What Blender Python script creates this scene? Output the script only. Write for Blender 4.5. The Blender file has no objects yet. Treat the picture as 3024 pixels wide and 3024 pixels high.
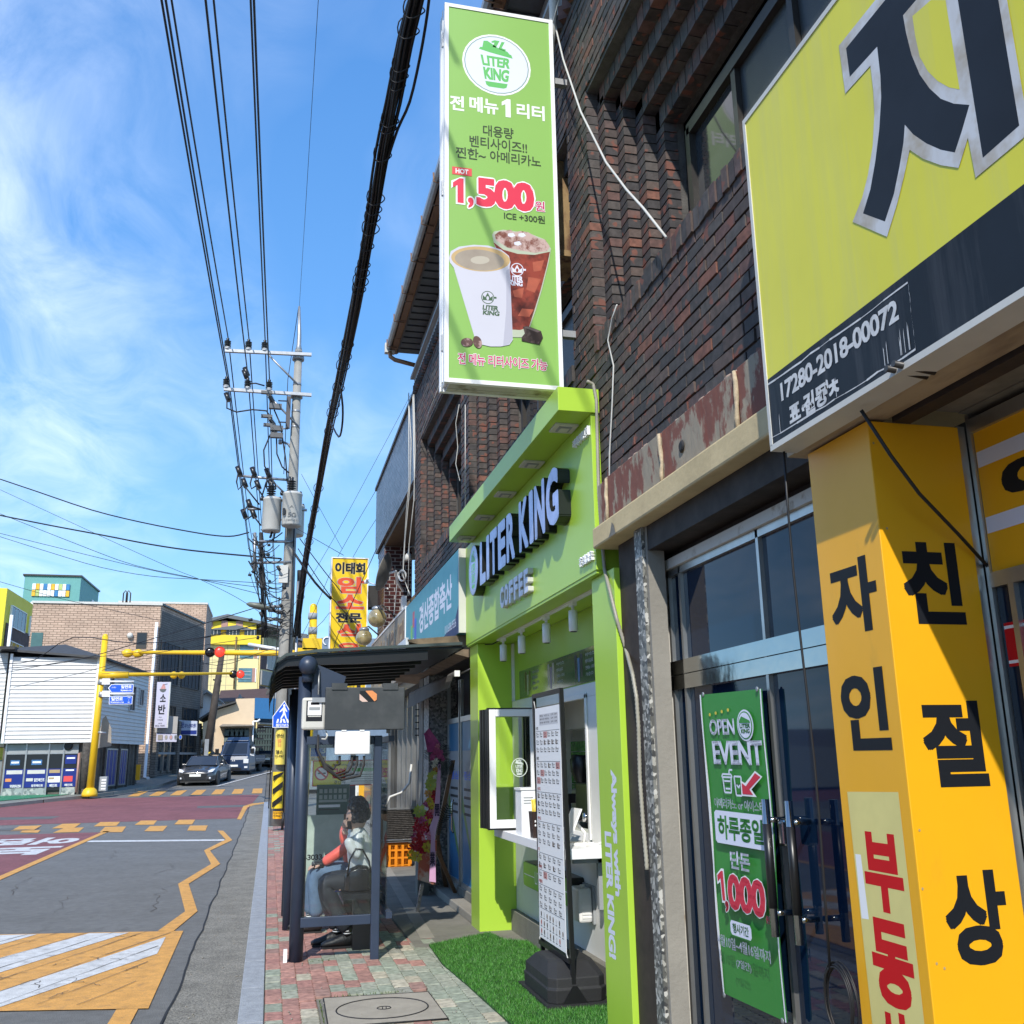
import bpy, bmesh, math, random
import numpy as np
from mathutils import Vector, Matrix
random.seed(7)
C = bpy.context.scene.collection
SC = bpy.context.scene
R_ = math.radians
PI = math.pi

# ---------------------------------------------------------------- camera
YAW, PITCH, ROLL, FPX = R_(13.897), R_(14.182), R_(-0.9517), 2850.555
_f = Vector((math.sin(YAW)*math.cos(PITCH), math.cos(YAW)*math.cos(PITCH), math.sin(PITCH)))
_r = Vector((math.cos(YAW), -math.sin(YAW), 0)); _u = _r.cross(_f)
CR = math.cos(ROLL)*_r + math.sin(ROLL)*_u
CU = -math.sin(ROLL)*_r + math.cos(ROLL)*_u
CF = _f
EYE = Vector((0, 0, 1.6))
cam_d = bpy.data.cameras.new('camera'); cam = bpy.data.objects.new('camera', cam_d); C.objects.link(cam)
cam_d.sensor_width = 36; cam_d.sensor_fit = 'HORIZONTAL'; cam_d.lens = 36*FPX/3024
cam_d.clip_start = 0.05; cam_d.clip_end = 3000
M = Matrix.Identity(4)
for i in range(3):
 M[i][0] = CR[i]; M[i][1] = CU[i]; M[i][2] = -CF[i]; M[i][3] = EYE[i]
cam.matrix_world = M
SC.camera = cam

# ---------------------------------------------------------------- sun and sky
L = Vector((0.42, 1.06, -1.0)).normalized()          # the way the light travels
sun_d = bpy.data.lights.new('sun', 'SUN'); sun = bpy.data.objects.new('sun', sun_d); C.objects.link(sun)
sun_d.energy = 3.65; sun_d.angle = R_(0.53); sun_d.color = (1.0, 0.955, 0.88)
sun.rotation_euler = L.to_track_quat('-Z', 'Y').to_euler(); sun.location = (0, -5, 30)
W = bpy.data.worlds.new('World'); SC.world = W; W.use_nodes = True
nt = W.node_tree; nt.nodes.clear()
def nn(t, tree=None, **k):
 n = (tree or nt).nodes.new(t)
 for a, b in k.items(): setattr(n, a, b)
 return n
def ramp(t, stops, interp='LINEAR'):
 r = t.nodes.new('ShaderNodeValToRGB'); r.color_ramp.interpolation = interp; e = r.color_ramp.elements
 while len(e) < len(stops): e.new(.5)
 for k, (p, c) in zip(e, stops): k.position = p; k.color = (*c, 1)
 return r
sky = nn('ShaderNodeTexSky'); sky.sky_type = 'NISHITA'; sky.sun_disc = False
sky.sun_elevation = math.asin(-L.z); sky.sun_rotation = math.atan2(-L.x, -L.y)
sky.air_density = 1.0; sky.dust_density = 0.6; sky.ozone_density = 1.5; sky.altitude = 50
tc = nn('ShaderNodeTexCoord'); sep = nn('ShaderNodeSeparateXYZ'); nt.links.new(tc.outputs['Generated'], sep.inputs[0])
zz = nn('ShaderNodeMath', operation='ADD'); nt.links.new(sep.outputs[2], zz.inputs[0]); zz.inputs[1].default_value = 0.16
zm = nn('ShaderNodeMath', operation='MAXIMUM'); nt.links.new(zz.outputs[0], zm.inputs[0]); zm.inputs[1].default_value = 0.05
dx = nn('ShaderNodeMath', operation='DIVIDE'); nt.links.new(sep.outputs[0], dx.inputs[0]); nt.links.new(zm.outputs[0], dx.inputs[1])
dy = nn('ShaderNodeMath', operation='DIVIDE'); nt.links.new(sep.outputs[1], dy.inputs[0]); nt.links.new(zm.outputs[0], dy.inputs[1])
cb = nn('ShaderNodeCombineXYZ'); nt.links.new(dx.outputs[0], cb.inputs[0]); nt.links.new(dy.outputs[0], cb.inputs[1])
mp = nn('ShaderNodeMapping'); nt.links.new(cb.outputs[0], mp.inputs[0]); mp.inputs['Rotation'].default_value = (0, 0, 0.6); mp.inputs['Scale'].default_value = (1.0, 0.62, 1)
n1 = nn('ShaderNodeTexNoise'); nt.links.new(mp.outputs[0], n1.inputs['Vector']); n1.inputs['Scale'].default_value = 1.1; n1.inputs['Detail'].default_value = 4; n1.inputs['Distortion'].default_value = .5
n2 = nn('ShaderNodeTexNoise'); nt.links.new(mp.outputs[0], n2.inputs['Vector']); n2.inputs['Scale'].default_value = 5.5; n2.inputs['Detail'].default_value = 8; n2.inputs['Roughness'].default_value = .62; n2.inputs['Distortion'].default_value = .8
r1 = nn('ShaderNodeMapRange'); nt.links.new(n1.outputs['Fac'], r1.inputs[0]); r1.inputs[1].default_value = .42; r1.inputs[2].default_value = .66
r2 = nn('ShaderNodeMapRange'); nt.links.new(n2.outputs['Fac'], r2.inputs[0]); r2.inputs[1].default_value = .3; r2.inputs[2].default_value = .75
mm = nn('ShaderNodeMath', operation='MULTIPLY'); nt.links.new(r1.outputs[0], mm.inputs[0]); nt.links.new(r2.outputs[0], mm.inputs[1])
m3 = nn('ShaderNodeMath', operation='MULTIPLY'); nt.links.new(mm.outputs[0], m3.inputs[0]); m3.inputs[1].default_value = .5
tint = nn('ShaderNodeMix', data_type='RGBA', blend_type='MULTIPLY'); tint.inputs[0].default_value = 1
nt.links.new(sky.outputs[0], tint.inputs[6]); tint.inputs[7].default_value = (0.76, 1.03, 1.24, 1)
el = nn('ShaderNodeMapRange'); nt.links.new(sep.outputs[2], el.inputs[0]); el.inputs[2].default_value = .75
grd = ramp(nt, [(0, (2.5, 4.2, 6.0)), (.22, (1.75, 3.6, 5.9)), (.55, (.80, 2.35, 5.2)), (1, (.42, 1.55, 4.2))]); nt.links.new(el.outputs[0], grd.inputs[0])
mg = nn('ShaderNodeMix', data_type='RGBA'); mg.inputs[0].default_value = .7; nt.links.new(tint.outputs[2], mg.inputs[6]); nt.links.new(grd.outputs[0], mg.inputs[7])
mx = nn('ShaderNodeMix', data_type='RGBA'); nt.links.new(m3.outputs[0], mx.inputs[0]); nt.links.new(mg.outputs[2], mx.inputs[6]); mx.inputs[7].default_value = (7.5, 8.2, 9.2, 1)
bg = nn('ShaderNodeBackground'); nt.links.new(mx.outputs[2], bg.inputs[0]); bg.inputs[1].default_value = 0.15
ow = nn('ShaderNodeOutputWorld'); nt.links.new(bg.outputs[0], ow.inputs[0])
SC.view_settings.view_transform = 'Standard'; SC.view_settings.look = 'None'
SC.view_settings.exposure = 0.43; SC.view_settings.gamma = 1; SC.view_settings.use_curve_mapping = False
SC.cycles.max_bounces = 6; SC.cycles.transparent_max_bounces = 12

# ---------------------------------------------------------------- survey: a sighting (u, v in photo pixels) onto a known plane
def ray(u, v): return CF + CR*((u-1512)/FPX) - CU*((v-1512)/FPX)
def SX(u, v, x): d = ray(u, v); return EYE + d*(x/d.x)
def SY(u, v, y): d = ray(u, v); return EYE + d*(y/d.y)
def SZ(u, v, z=0): d = ray(u, v); return EYE + d*((z-1.6)/d.z)
ZP = [(-60, -.12), (30, -.12), (42, .19), (50, .41), (59, .78), (66, 1.15), (80, 1.9), (110, 3.2), (600, 16)]
def gz(y):
 for (a, b), (c, d) in zip(ZP, ZP[1:]):
  if y <= c: return b + (d-b)*(y-a)/(c-a)
 return ZP[-1][1]
def SR(u, v, up=0.0):                                 # sighting onto the road surface
 d = ray(u, v); t = 1.0
 while t < 900:
  p = EYE + d*t
  if p.z <= gz(p.y)+up: return Vector((p.x, p.y, gz(p.y)+up))
  t *= 1.004
 return p

# ---------------------------------------------------------------- mesh helpers
class MB:
 def __init__(s): s.v = []; s.f = []; s.m = []; s.s = []
 def add(s, vs, fs, m=0, smooth=False):
  o = len(s.v); s.v += [tuple(p) for p in vs]
  for f in fs: s.f.append([i+o for i in f]); s.m.append(m); s.s.append(smooth)
  return s
 def box(s, x0, x1, y0, y1, z0, z1, m=0):
  if x0 > x1: x0, x1 = x1, x0
  if y0 > y1: y0, y1 = y1, y0
  if z0 > z1: z0, z1 = z1, z0
  return s.add([(x0,y0,z0),(x1,y0,z0),(x1,y1,z0),(x0,y1,z0),(x0,y0,z1),(x1,y0,z1),(x1,y1,z1),(x0,y1,z1)],
                     [(0,3,2,1),(4,5,6,7),(0,1,5,4),(1,2,6,5),(2,3,7,6),(3,0,4,7)], m)
 def hexa(s, p, m=0): return s.add(p, [(0,3,2,1),(4,5,6,7),(0,1,5,4),(1,2,6,5),(2,3,7,6),(3,0,4,7)], m)
 def quad(s, *p, m=0): return s.add(p, [tuple(range(len(p)))], m)
 def prism(s, poly, d, m=0, m2=None):
  n = len(poly); d = Vector(d); a = [Vector(p) for p in poly]
  s.add(a+[p+d for p in a], [tuple(reversed(range(n))), tuple(range(n, 2*n))], m)
  o = len(s.v)-2*n
  for i in range(n):
   j = (i+1) % n; s.f.append([o+i, o+j, o+n+j, o+n+i]); s.m.append(m if m2 is None else m2); s.s.append(False)
  return s
 def tube(s, pts, r, n=6, m=0, closed=False, caps=True):
  P = [Vector(p) for p in pts]; k = len(P); rr = r if isinstance(r, (list, tuple)) else [r]*k
  vs = []; up = None
  for i, p in enumerate(P):
   a = P[i-1] if (i or closed) else P[0]; b = P[(i+1) % k] if (i < k-1 or closed) else P[-1]
   t = (b-a).normalized() if (b-a).length > 1e-9 else Vector((0, 0, 1))
   if up is None: up = Vector((0, 0, 1)) if abs(t.z) < .9 else Vector((1, 0, 0))
   x = up - t*up.dot(t)
   if x.length < 1e-6: x = t.orthogonal()
   x.normalize(); y = t.cross(x); up = x
   for j in range(n): c = 2*PI*j/n; vs.append(p + (x*math.cos(c)+y*math.sin(c))*rr[i])
  fs = []
  for i in range(k if closed else k-1):
   q = (i+1) % k
   for j in range(n): fs.append((i*n+j, i*n+(j+1) % n, q*n+(j+1) % n, q*n+j))
  s.add(vs, fs, m, True)
  if caps and not closed:
   o = len(s.v)-k*n
   s.f.append([o+j for j in reversed(range(n))]); s.m.append(m); s.s.append(False)
   s.f.append([o+(k-1)*n+j for j in range(n)]); s.m.append(m); s.s.append(False)
  return s
 def cyl(s, a, b, r, r2=None, n=12, m=0): return s.tube([a, b], [r, r if r2 is None else r2], n, m)
 def lathe(s, prof, c, n=16, m=0, ax=(0, 0, 1), smooth=True):
  ax = Vector(ax).normalized(); x = ax.orthogonal().normalized(); y = ax.cross(x); c = Vector(c); vs = []; fs = []
  for r, h in prof:
   for j in range(n): a = 2*PI*j/n; vs.append(c + ax*h + (x*math.cos(a)+y*math.sin(a))*max(r, 1e-4))
  for i in range(len(prof)-1):
   for j in range(n): fs.append((i*n+j, i*n+(j+1) % n, (i+1)*n+(j+1) % n, (i+1)*n+j))
  s.add(vs, fs, m, smooth)
  o = len(s.v)-len(prof)*n
  s.f.append([o+j for j in reversed(range(n))]); s.m.append(m); s.s.append(False)
  s.f.append([o+(len(prof)-1)*n+j for j in range(n)]); s.m.append(m); s.s.append(False)
  return s
 def ball(s, c, r, n=12, m=0, sz=(1, 1, 1)):
  c = Vector(c); vs = []; fs = []; k = max(4, n//2)
  for i in range(k+1):
   t = PI*i/k
   for j in range(n): a = 2*PI*j/n; vs.append((c.x+r*sz[0]*math.sin(t)*math.cos(a), c.y+r*sz[1]*math.sin(t)*math.sin(a), c.z+r*sz[2]*math.cos(t)))
  for i in range(k):
   for j in range(n): fs.append((i*n+j, (i+1)*n+j, (i+1)*n+(j+1) % n, i*n+(j+1) % n))
  return s.add(vs, fs, m, True)
 def loft(s, secs, m=0, smooth=True, closed=True, caps=True):
  n = len(secs[0]); vs = [p for q in secs for p in q]; fs = []
  for i in range(len(secs)-1):
   for j in range(n if closed else n-1): fs.append((i*n+j, i*n+(j+1) % n, (i+1)*n+(j+1) % n, (i+1)*n+j))
  s.add(vs, fs, m, smooth)
  if caps:
   o = len(s.v)-len(vs)
   s.f.append([o+j for j in reversed(range(n))]); s.m.append(m); s.s.append(False)
   s.f.append([o+(len(secs)-1)*n+j for j in range(n)]); s.m.append(m); s.s.append(False)
  return s
 def build(s, name, mats, parent=None, loc=None, bevel=0, label=None):
  me = bpy.data.meshes.new(name)
  base = wloc(parent) if parent else Vector(loc or (0, 0, 0))
  me.from_pydata([(x-base.x, y-base.y, z-base.z) for x, y, z in s.v], [], s.f)
  if not isinstance(mats, (list, tuple)): mats = [mats]
  for mt in mats: me.materials.append(mt)
  me.polygons.foreach_set('material_index', s.m); me.polygons.foreach_set('use_smooth', s.s)
  me.update()
  o = bpy.data.objects.new(name, me); C.objects.link(o)
  if parent: o.parent = parent
  else: o.location = base
  if bevel:
   b = o.modifiers.new('bevel', 'BEVEL'); b.width = bevel; b.segments = 2; b.limit_method = 'ANGLE'; b.angle_limit = R_(35)
  if label: o['label'] = label
  return o
def wloc(o):
 p = Vector((0, 0, 0))
 while o is not None: p += o.location; o = o.parent
 return p
def thing(name, label, cat, loc=(0, 0, 0), group=None):
 o = bpy.data.objects.new(name, None); C.objects.link(o); o.location = loc; o.empty_display_size = .1
 return tag(o, label, cat, group)
def tag(o, label, cat, group=None):
 o['label'] = label; o['category'] = cat
 if group: o['group'] = group
 return o
def struct(o): o['kind'] = 'structure'; return o
def stuff(o): o['kind'] = 'stuff'; return o
def dup(root, loc, label=None, group=None, rotz=None, scale=None):
 r = root.copy(); C.objects.link(r); r.location = loc
 if rotz is not None: r.rotation_euler = (0, 0, rotz)
 if scale: r.scale = scale
 if label: r['label'] = label
 if group: r['group'] = group
 for ch in list(root.children):
  c = ch.copy(); C.objects.link(c); c.parent = r
  for g in list(ch.children):
   d = g.copy(); C.objects.link(d); d.parent = c
 return r

# ---------------------------------------------------------------- materials
MATS = {}
def mat(name, col, rough=.6, metal=0, var=.12, vs=3.0, bump=0, bs=60, col2=None, edge=(.45, .6), detail=4, spec=None, alpha=None, trans=0, emit=None, es=1, coat=0, ior=None, stretch=(1, 1, 1)):
 m = bpy.data.materials.new(name); m.use_nodes = True; t = m.node_tree; b = t.nodes['Principled BSDF']
 c4 = (*col, 1); b.inputs['Base Color'].default_value = c4; b.inputs['Roughness'].default_value = rough; b.inputs['Metallic'].default_value = metal
 if spec is not None: b.inputs['Specular IOR Level'].default_value = spec
 if trans: b.inputs['Transmission Weight'].default_value = trans
 if ior: b.inputs['IOR'].default_value = ior
 if alpha is not None: b.inputs['Alpha'].default_value = alpha
 if coat: b.inputs['Coat Weight'].default_value = coat; b.inputs['Coat Roughness'].default_value = .06
 if emit: b.inputs['Emission Color'].default_value = (*emit, 1); b.inputs['Emission Strength'].default_value = es
 tcn = t.nodes.new('ShaderNodeTexCoord'); mpn = t.nodes.new('ShaderNodeMapping'); mpn.inputs['Scale'].default_value = stretch
 t.links.new(tcn.outputs['Object'], mpn.inputs[0])
 if var or col2:
  n = t.nodes.new('ShaderNodeTexNoise'); n.inputs['Scale'].default_value = vs; n.inputs['Detail'].default_value = detail; n.inputs['Roughness'].default_value = .65
  t.links.new(mpn.outputs[0], n.inputs['Vector'])
  r = t.nodes.new('ShaderNodeMapRange'); t.links.new(n.outputs['Fac'], r.inputs[0])
  x = t.nodes.new('ShaderNodeMix'); x.data_type = 'RGBA'; x.inputs[6].default_value = c4
  if col2: r.inputs[1].default_value, r.inputs[2].default_value = edge; x.inputs[7].default_value = (*col2, 1)
  else: r.inputs[1].default_value = .3; r.inputs[2].default_value = .75; x.inputs[7].default_value = (*[k*(1-2*var) for k in col], 1)
  t.links.new(r.outputs[0], x.inputs[0]); t.links.new(x.outputs[2], b.inputs['Base Color'])
  if rough > .25:
   rr = t.nodes.new('ShaderNodeMapRange'); t.links.new(n.outputs['Fac'], rr.inputs[0]); rr.inputs[3].default_value = rough*.85; rr.inputs[4].default_value = min(1, rough*1.15)
   t.links.new(rr.outputs[0], b.inputs['Roughness'])
 if bump:
  n = t.nodes.new('ShaderNodeTexNoise'); n.inputs['Scale'].default_value = bs; n.inputs['Detail'].default_value = 3
  t.links.new(mpn.outputs[0], n.inputs['Vector'])
  k = t.nodes.new('ShaderNodeBump'); k.inputs['Strength'].default_value = bump; k.inputs['Distance'].default_value = .01
  t.links.new(n.outputs['Fac'], k.inputs['Height']); t.links.new(k.outputs[0], b.inputs['Normal'])
 MATS[name] = m
 return m
def aggregate(m, sc=170, lo=.6, hi=1.4):
 "crushed stone showing in a surface: fine light and dark grains"
 t = m.node_tree; b = m.node_tree.nodes['Principled BSDF']; g = t.nodes.new('ShaderNodeNewGeometry'); src = b.inputs['Base Color'].links[0].from_socket
 for k, (s_, l_, h_) in enumerate(((sc, lo, hi), (sc/14, .86, 1.12))):
  n = t.nodes.new('ShaderNodeTexNoise'); n.inputs['Scale'].default_value = s_; n.inputs['Detail'].default_value = 2 if not k else 5; t.links.new(g.outputs['Position'], n.inputs['Vector'])
  r = t.nodes.new('ShaderNodeMapRange'); t.links.new(n.outputs['Fac'], r.inputs[0]); r.inputs[1].default_value = .32; r.inputs[2].default_value = .68; r.inputs[3].default_value = l_; r.inputs[4].default_value = h_
  x = t.nodes.new('ShaderNodeMix'); x.data_type = 'RGBA'; x.blend_type = 'MULTIPLY'; x.inputs[0].default_value = 1; t.links.new(src, x.inputs[6]); t.links.new(r.outputs[0], x.inputs[7]); src = x.outputs[2]
 t.links.new(src, b.inputs['Base Color']); return m
def bsdf(m): return m.node_tree.nodes['Principled BSDF']
def speckle(m, scale, stops, bump=0, rnd=1.0):
 "crushed-stone look: one colour for each Voronoi cell"
 t = m.node_tree; b = bsdf(m); tcn = t.nodes.new('ShaderNodeTexCoord'); v = t.nodes.new('ShaderNodeTexVoronoi'); v.inputs['Scale'].default_value = scale; v.inputs['Randomness'].default_value = rnd
 t.links.new(tcn.outputs['Object'], v.inputs['Vector']); s = t.nodes.new('ShaderNodeSeparateColor'); t.links.new(v.outputs['Color'], s.inputs[0])
 r = ramp(t, stops, 'CONSTANT'); t.links.new(s.outputs[0], r.inputs[0]); t.links.new(r.outputs[0], b.inputs['Base Color'])
 if bump:
  k = t.nodes.new('ShaderNodeBump'); k.inputs['Strength'].default_value = bump; k.inputs['Distance'].default_value = .004
  t.links.new(v.outputs['Distance'], k.inputs['Height']); t.links.new(k.outputs[0], b.inputs['Normal'])
 return m
def streaks(m, col, amt=.5, sc=(9, 9, .7), edge=(.5, .75)):
 "rain streaks and grime running down a surface"
 t = m.node_tree; b = bsdf(m); tcn = t.nodes.new('ShaderNodeTexCoord'); mpn = t.nodes.new('ShaderNodeMapping'); mpn.inputs['Scale'].default_value = sc
 t.links.new(tcn.outputs['Object'], mpn.inputs[0]); n = t.nodes.new('ShaderNodeTexNoise'); n.inputs['Scale'].default_value = 1; n.inputs['Detail'].default_value = 6; n.inputs['Roughness'].default_value = .7
 t.links.new(mpn.outputs[0], n.inputs['Vector']); r = t.nodes.new('ShaderNodeMapRange'); t.links.new(n.outputs['Fac'], r.inputs[0]); r.inputs[1].default_value, r.inputs[2].default_value = edge; r.inputs[4].default_value = amt
 x = t.nodes.new('ShaderNodeMix'); x.data_type = 'RGBA'; x.inputs[7].default_value = (*col, 1); t.links.new(r.outputs[0], x.inputs[0])
 src = b.inputs['Base Color'].links[0].from_socket if b.inputs['Base Color'].links else None
 if src: t.links.new(src, x.inputs[6])
 else: x.inputs[6].default_value = b.inputs['Base Color'].default_value
 t.links.new(x.outputs[2], b.inputs['Base Color']); return m
def cellrand(m, stops, patch=None, bump=.25, bs=90):
 "a colour of its own for each brick, paver or tile"
 t = m.node_tree; b = bsdf(m); g = t.nodes.new('ShaderNodeNewGeometry'); oi = t.nodes.new('ShaderNodeObjectInfo')
 a = t.nodes.new('ShaderNodeMath'); a.operation = 'ADD'; t.links.new(g.outputs['Random Per Island'], a.inputs[0]); t.links.new(oi.outputs['Random'], a.inputs[1])
 f = t.nodes.new('ShaderNodeMath'); f.operation = 'FRACT'; t.links.new(a.outputs[0], f.inputs[0])
 r = ramp(t, stops, 'CONSTANT'); t.links.new(f.outputs[0], r.inputs[0])
 tcn = t.nodes.new('ShaderNodeNewGeometry'); n = t.nodes.new('ShaderNodeTexNoise'); n.inputs['Scale'].default_value = 22; n.inputs['Detail'].default_value = 5
 t.links.new(tcn.outputs['Position'], n.inputs['Vector'])
 x = t.nodes.new('ShaderNodeMix'); x.data_type = 'RGBA'; x.blend_type = 'MULTIPLY'; x.inputs[0].default_value = .8
 q = t.nodes.new('ShaderNodeMapRange'); t.links.new(n.outputs['Fac'], q.inputs[0]); q.inputs[1].default_value = .3; q.inputs[2].default_value = .7; q.inputs[3].default_value = .55; q.inputs[4].default_value = 1.35
 t.links.new(r.outputs[0], x.inputs[6]); t.links.new(q.outputs[0], x.inputs[7]); out = x.outputs[2]
 if patch:
  n2 = t.nodes.new('ShaderNodeTexNoise'); n2.inputs['Scale'].default_value = patch[1]; n2.inputs['Detail'].default_value = 1
  t.links.new(tcn.outputs['Position'], n2.inputs['Vector']); k = t.nodes.new('ShaderNodeMapRange'); t.links.new(n2.outputs['Fac'], k.inputs[0]); k.inputs[1].default_value = patch[2]; k.inputs[2].default_value = patch[2]+.05
  y = t.nodes.new('ShaderNodeMix'); y.data_type = 'RGBA'; t.links.new(k.outputs[0], y.inputs[0]); t.links.new(out, y.inputs[6]); y.inputs[7].default_value = (*patch[0], 1); out = y.outputs[2]
 t.links.new(out, b.inputs['Base Color'])
 if bump:
  n3 = t.nodes.new('ShaderNodeTexNoise'); n3.inputs['Scale'].default_value = bs; n3.inputs['Detail'].default_value = 4; t.links.new(tcn.outputs['Position'], n3.inputs['Vector'])
  k = t.nodes.new('ShaderNodeBump'); k.inputs['Strength'].default_value = bump; k.inputs['Distance'].default_value = .006
  t.links.new(n3.outputs['Fac'], k.inputs['Height']); t.links.new(k.outputs[0], b.inputs['Normal'])
 return m

asphalt = mat('asphalt', (.165, .163, .155), .9, var=.1, vs=1.2, bump=.7, bs=110)
speck = mat('asphalt_worn', (.13, .13, .128), .9, var=.2, vs=.6, bump=.5, bs=80)
redroad = mat('red_asphalt', (.235, .083, .088), .85, var=.14, vs=1.3, bump=.5, bs=110)
roadyel = mat('road_paint_yellow', (.66, .33, .07), .7, vs=9, col2=(.42, .23, .08), edge=(.53, .75), bump=.3, bs=60)
roadwht = mat('road_paint_white', (.62, .62, .61), .7, vs=8, col2=(.36, .35, .34), edge=(.53, .7), bump=.3, bs=60)
gutter_m = mat('gutter_concrete', (.24, .225, .19), .9, var=.18, vs=2.5, bump=.8, bs=90)
granite = mat('kerb_granite', (.33, .35, .38), .75, var=.1, vs=30, bump=.3, bs=120)
for q_ in (asphalt, redroad): aggregate(q_, 150)
aggregate(gutter_m, 75, .5, 1.5); aggregate(granite, 160, .8, 1.2); aggregate(roadyel, 110, .82, 1.12); aggregate(roadwht, 110, .8, 1.12)
earth = mat('ground_soil', (.16, .15, .13), .95, var=.2, vs=.4)
concrete = mat('concrete', (.30, .28, .24), .85, var=.15, vs=2, bump=.25, bs=50)
concrete_d = mat('weathered_concrete', (.22, .21, .18), .9, var=.2, vs=3, bump=.35, bs=45)
cream_beam = mat('painted_concrete_beam', (.62, .49, .27), .8, var=.12, vs=4, bump=.2, bs=30)
streaks(cream_beam, (.32, .22, .12), .4, (6, 6, 1.2), (.58, .8))
white = mat('white_paint', (.78, .78, .76), .45, var=.04)
whitem = mat('white_plastic', (.80, .80, .78), .3, var=.03)
offwhite = mat('off_white', (.62, .61, .56), .55, var=.08)
black = mat('black_paint', (.012, .012, .013), .35, var=.1)
blackr = mat('black_rubber', (.022, .022, .023), .65, var=.15, bump=.15, bs=80)
darkin = mat('dark_interior', (.02, .02, .022), .8, var=.2)
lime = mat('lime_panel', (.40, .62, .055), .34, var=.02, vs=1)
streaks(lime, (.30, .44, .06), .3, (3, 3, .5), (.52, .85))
limeshade = mat('lime_shaded', (.36, .56, .05), .42, var=.03, vs=1)  # darker copy of the lime, shade put into its colour
navy = mat('navy_powder_coat', (.032, .048, .085), .42, var=.12, vs=5)
alu = mat('aluminium', (.55, .55, .53), .35, .85, var=.1, vs=6)
steel = mat('stainless', (.62, .61, .58), .14, 1, var=.06, bump=.12, bs=5)
galv = mat('galvanised_steel', (.42, .43, .44), .45, .6, var=.15, vs=8)
rust = mat('rusty_steel', (.30, .20, .09), .85, vs=7, col2=(.10, .045, .025), edge=(.42, .62), bump=.5, bs=30, stretch=(1, 1, .4))
yel = mat('yellow_panel', (.88, .43, .008), .42, var=.04, vs=2)
streaks(yel, (.45, .25, .03), .35, (5, 5, 1.5), (.6, .8))
signyel = mat('yellow_vinyl', (.76, .70, .035), .4, var=.05, vs=1.5)
streaks(signyel, (.52, .50, .22), .45, (4, 7, .35), (.48, .8))
ink = mat('dark_ink', (.018, .020, .025), .5, var=.15, spec=.25)
navyvinyl = mat('navy_vinyl', (.014, .017, .022), .5, var=.2, vs=2, spec=.25); streaks(navyvinyl, (.075, .078, .085), .7, (3, 8, .6), (.48, .75))
stickerw = mat('torn_sticker', (.72, .72, .71), .6, var=.2, vs=20)
redp = mat('red_print', (.60, .012, .015), .5, var=.05, spec=.15)
glass_t = mat('dark_tinted_glass', (.005, .016, .04), .03, var=0, spec=.3)
grime = mat('window_glass', (.03, .035, .04), .05, var=0, spec=.35)
poleconc = mat('pole_concrete', (.34, .33, .30), .85, var=.16, vs=3, bump=.3, bs=40); streaks(poleconc, (.16, .15, .13), .5, (6, 6, .3))
trafyel = mat('traffic_yellow', (.83, .52, .015), .4, var=.06)
cable = mat('black_cable', (.012, .012, .014), .5, var=.2)
wcable = mat('white_cable', (.62, .61, .57), .5, var=.1)
porc = mat('dark_brown_stain', (.045, .028, .02), .75, var=.3, vs=6)
blue = mat('sign_blue', (.01, .10, .62), .4, var=.03)
bluef = mat('film_blue', (.012, .03, .22), .35, var=.08)
def clearglass(name, tint=(.9, .95, .95), a=.16):
 m = bpy.data.materials.new(name); m.use_nodes = True; t = m.node_tree; t.nodes.clear()
 o = t.nodes.new('ShaderNodeOutputMaterial'); mx = t.nodes.new('ShaderNodeMixShader'); tr = t.nodes.new('ShaderNodeBsdfTransparent'); gl = t.nodes.new('ShaderNodeBsdfGlossy')
 tr.inputs[0].default_value = (*tint, 1); gl.inputs['Roughness'].default_value = .03
 lw = t.nodes.new('ShaderNodeLayerWeight'); lw.inputs[0].default_value = .35; mr = t.nodes.new('ShaderNodeMapRange'); t.links.new(lw.outputs['Facing'], mr.inputs[0]); mr.inputs[3].default_value = a*.4; mr.inputs[4].default_value = .8
 nz = t.nodes.new('ShaderNodeTexNoise'); nz.inputs['Scale'].default_value = 3; tn = t.nodes.new('ShaderNodeTexCoord'); t.links.new(tn.outputs['Object'], nz.inputs['Vector'])
 bp = t.nodes.new('ShaderNodeBump'); bp.inputs['Strength'].default_value = .04; t.links.new(nz.outputs['Fac'], bp.inputs['Height']); t.links.new(bp.outputs[0], gl.inputs['Normal'])
 t.links.new(mr.outputs[0], mx.inputs[0]); t.links.new(tr.outputs[0], mx.inputs[1]); t.links.new(gl.outputs[0], mx.inputs[2]); t.links.new(mx.outputs[0], o.inputs[0]); return m
glass_c = clearglass('clear_glass', (.96, .98, .98), .12)
glass_w = clearglass('wavy_polycarbonate', (.45, .55, .52), .3)

# ---------------------------------------------------------------- lettering and flat print
_tc = {}
def glyphs(body, bold=0.0, ext=0.0, res=3):
 k = (body, bold, ext, res)
 if k not in _tc:
  bold = min(bold, .014)
  cu = bpy.data.curves.new('t', 'FONT'); cu.body = body; cu.offset = bold; cu.extrude = ext; cu.resolution_u = res; cu.space_character = .95; cu.align_x = 'CENTER'
  o = bpy.data.objects.new('t', cu); me = bpy.data.meshes.new_from_object(o)
  _tc[k] = ([v.co.copy() for v in me.vertices], [list(p.vertices) for p in me.polygons])
  bpy.data.objects.remove(o); bpy.data.curves.remove(cu); bpy.data.meshes.remove(me)
 return _tc[k]
def shifts(r, n=8):
 "a heavier weight: the same outline laid down again at small offsets"
 if n == 8 and r > .004: return [(0, 0), (r, r), (-r, r), (-r, -r), (r, -r), (r, 0), (-r, 0), (0, r), (0, -r)]
 return [(0, 0)] + ([(r*math.cos(2*PI*i/n), r*math.sin(2*PI*i/n)) for i in range(n)] if r > .004 else [])
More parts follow.
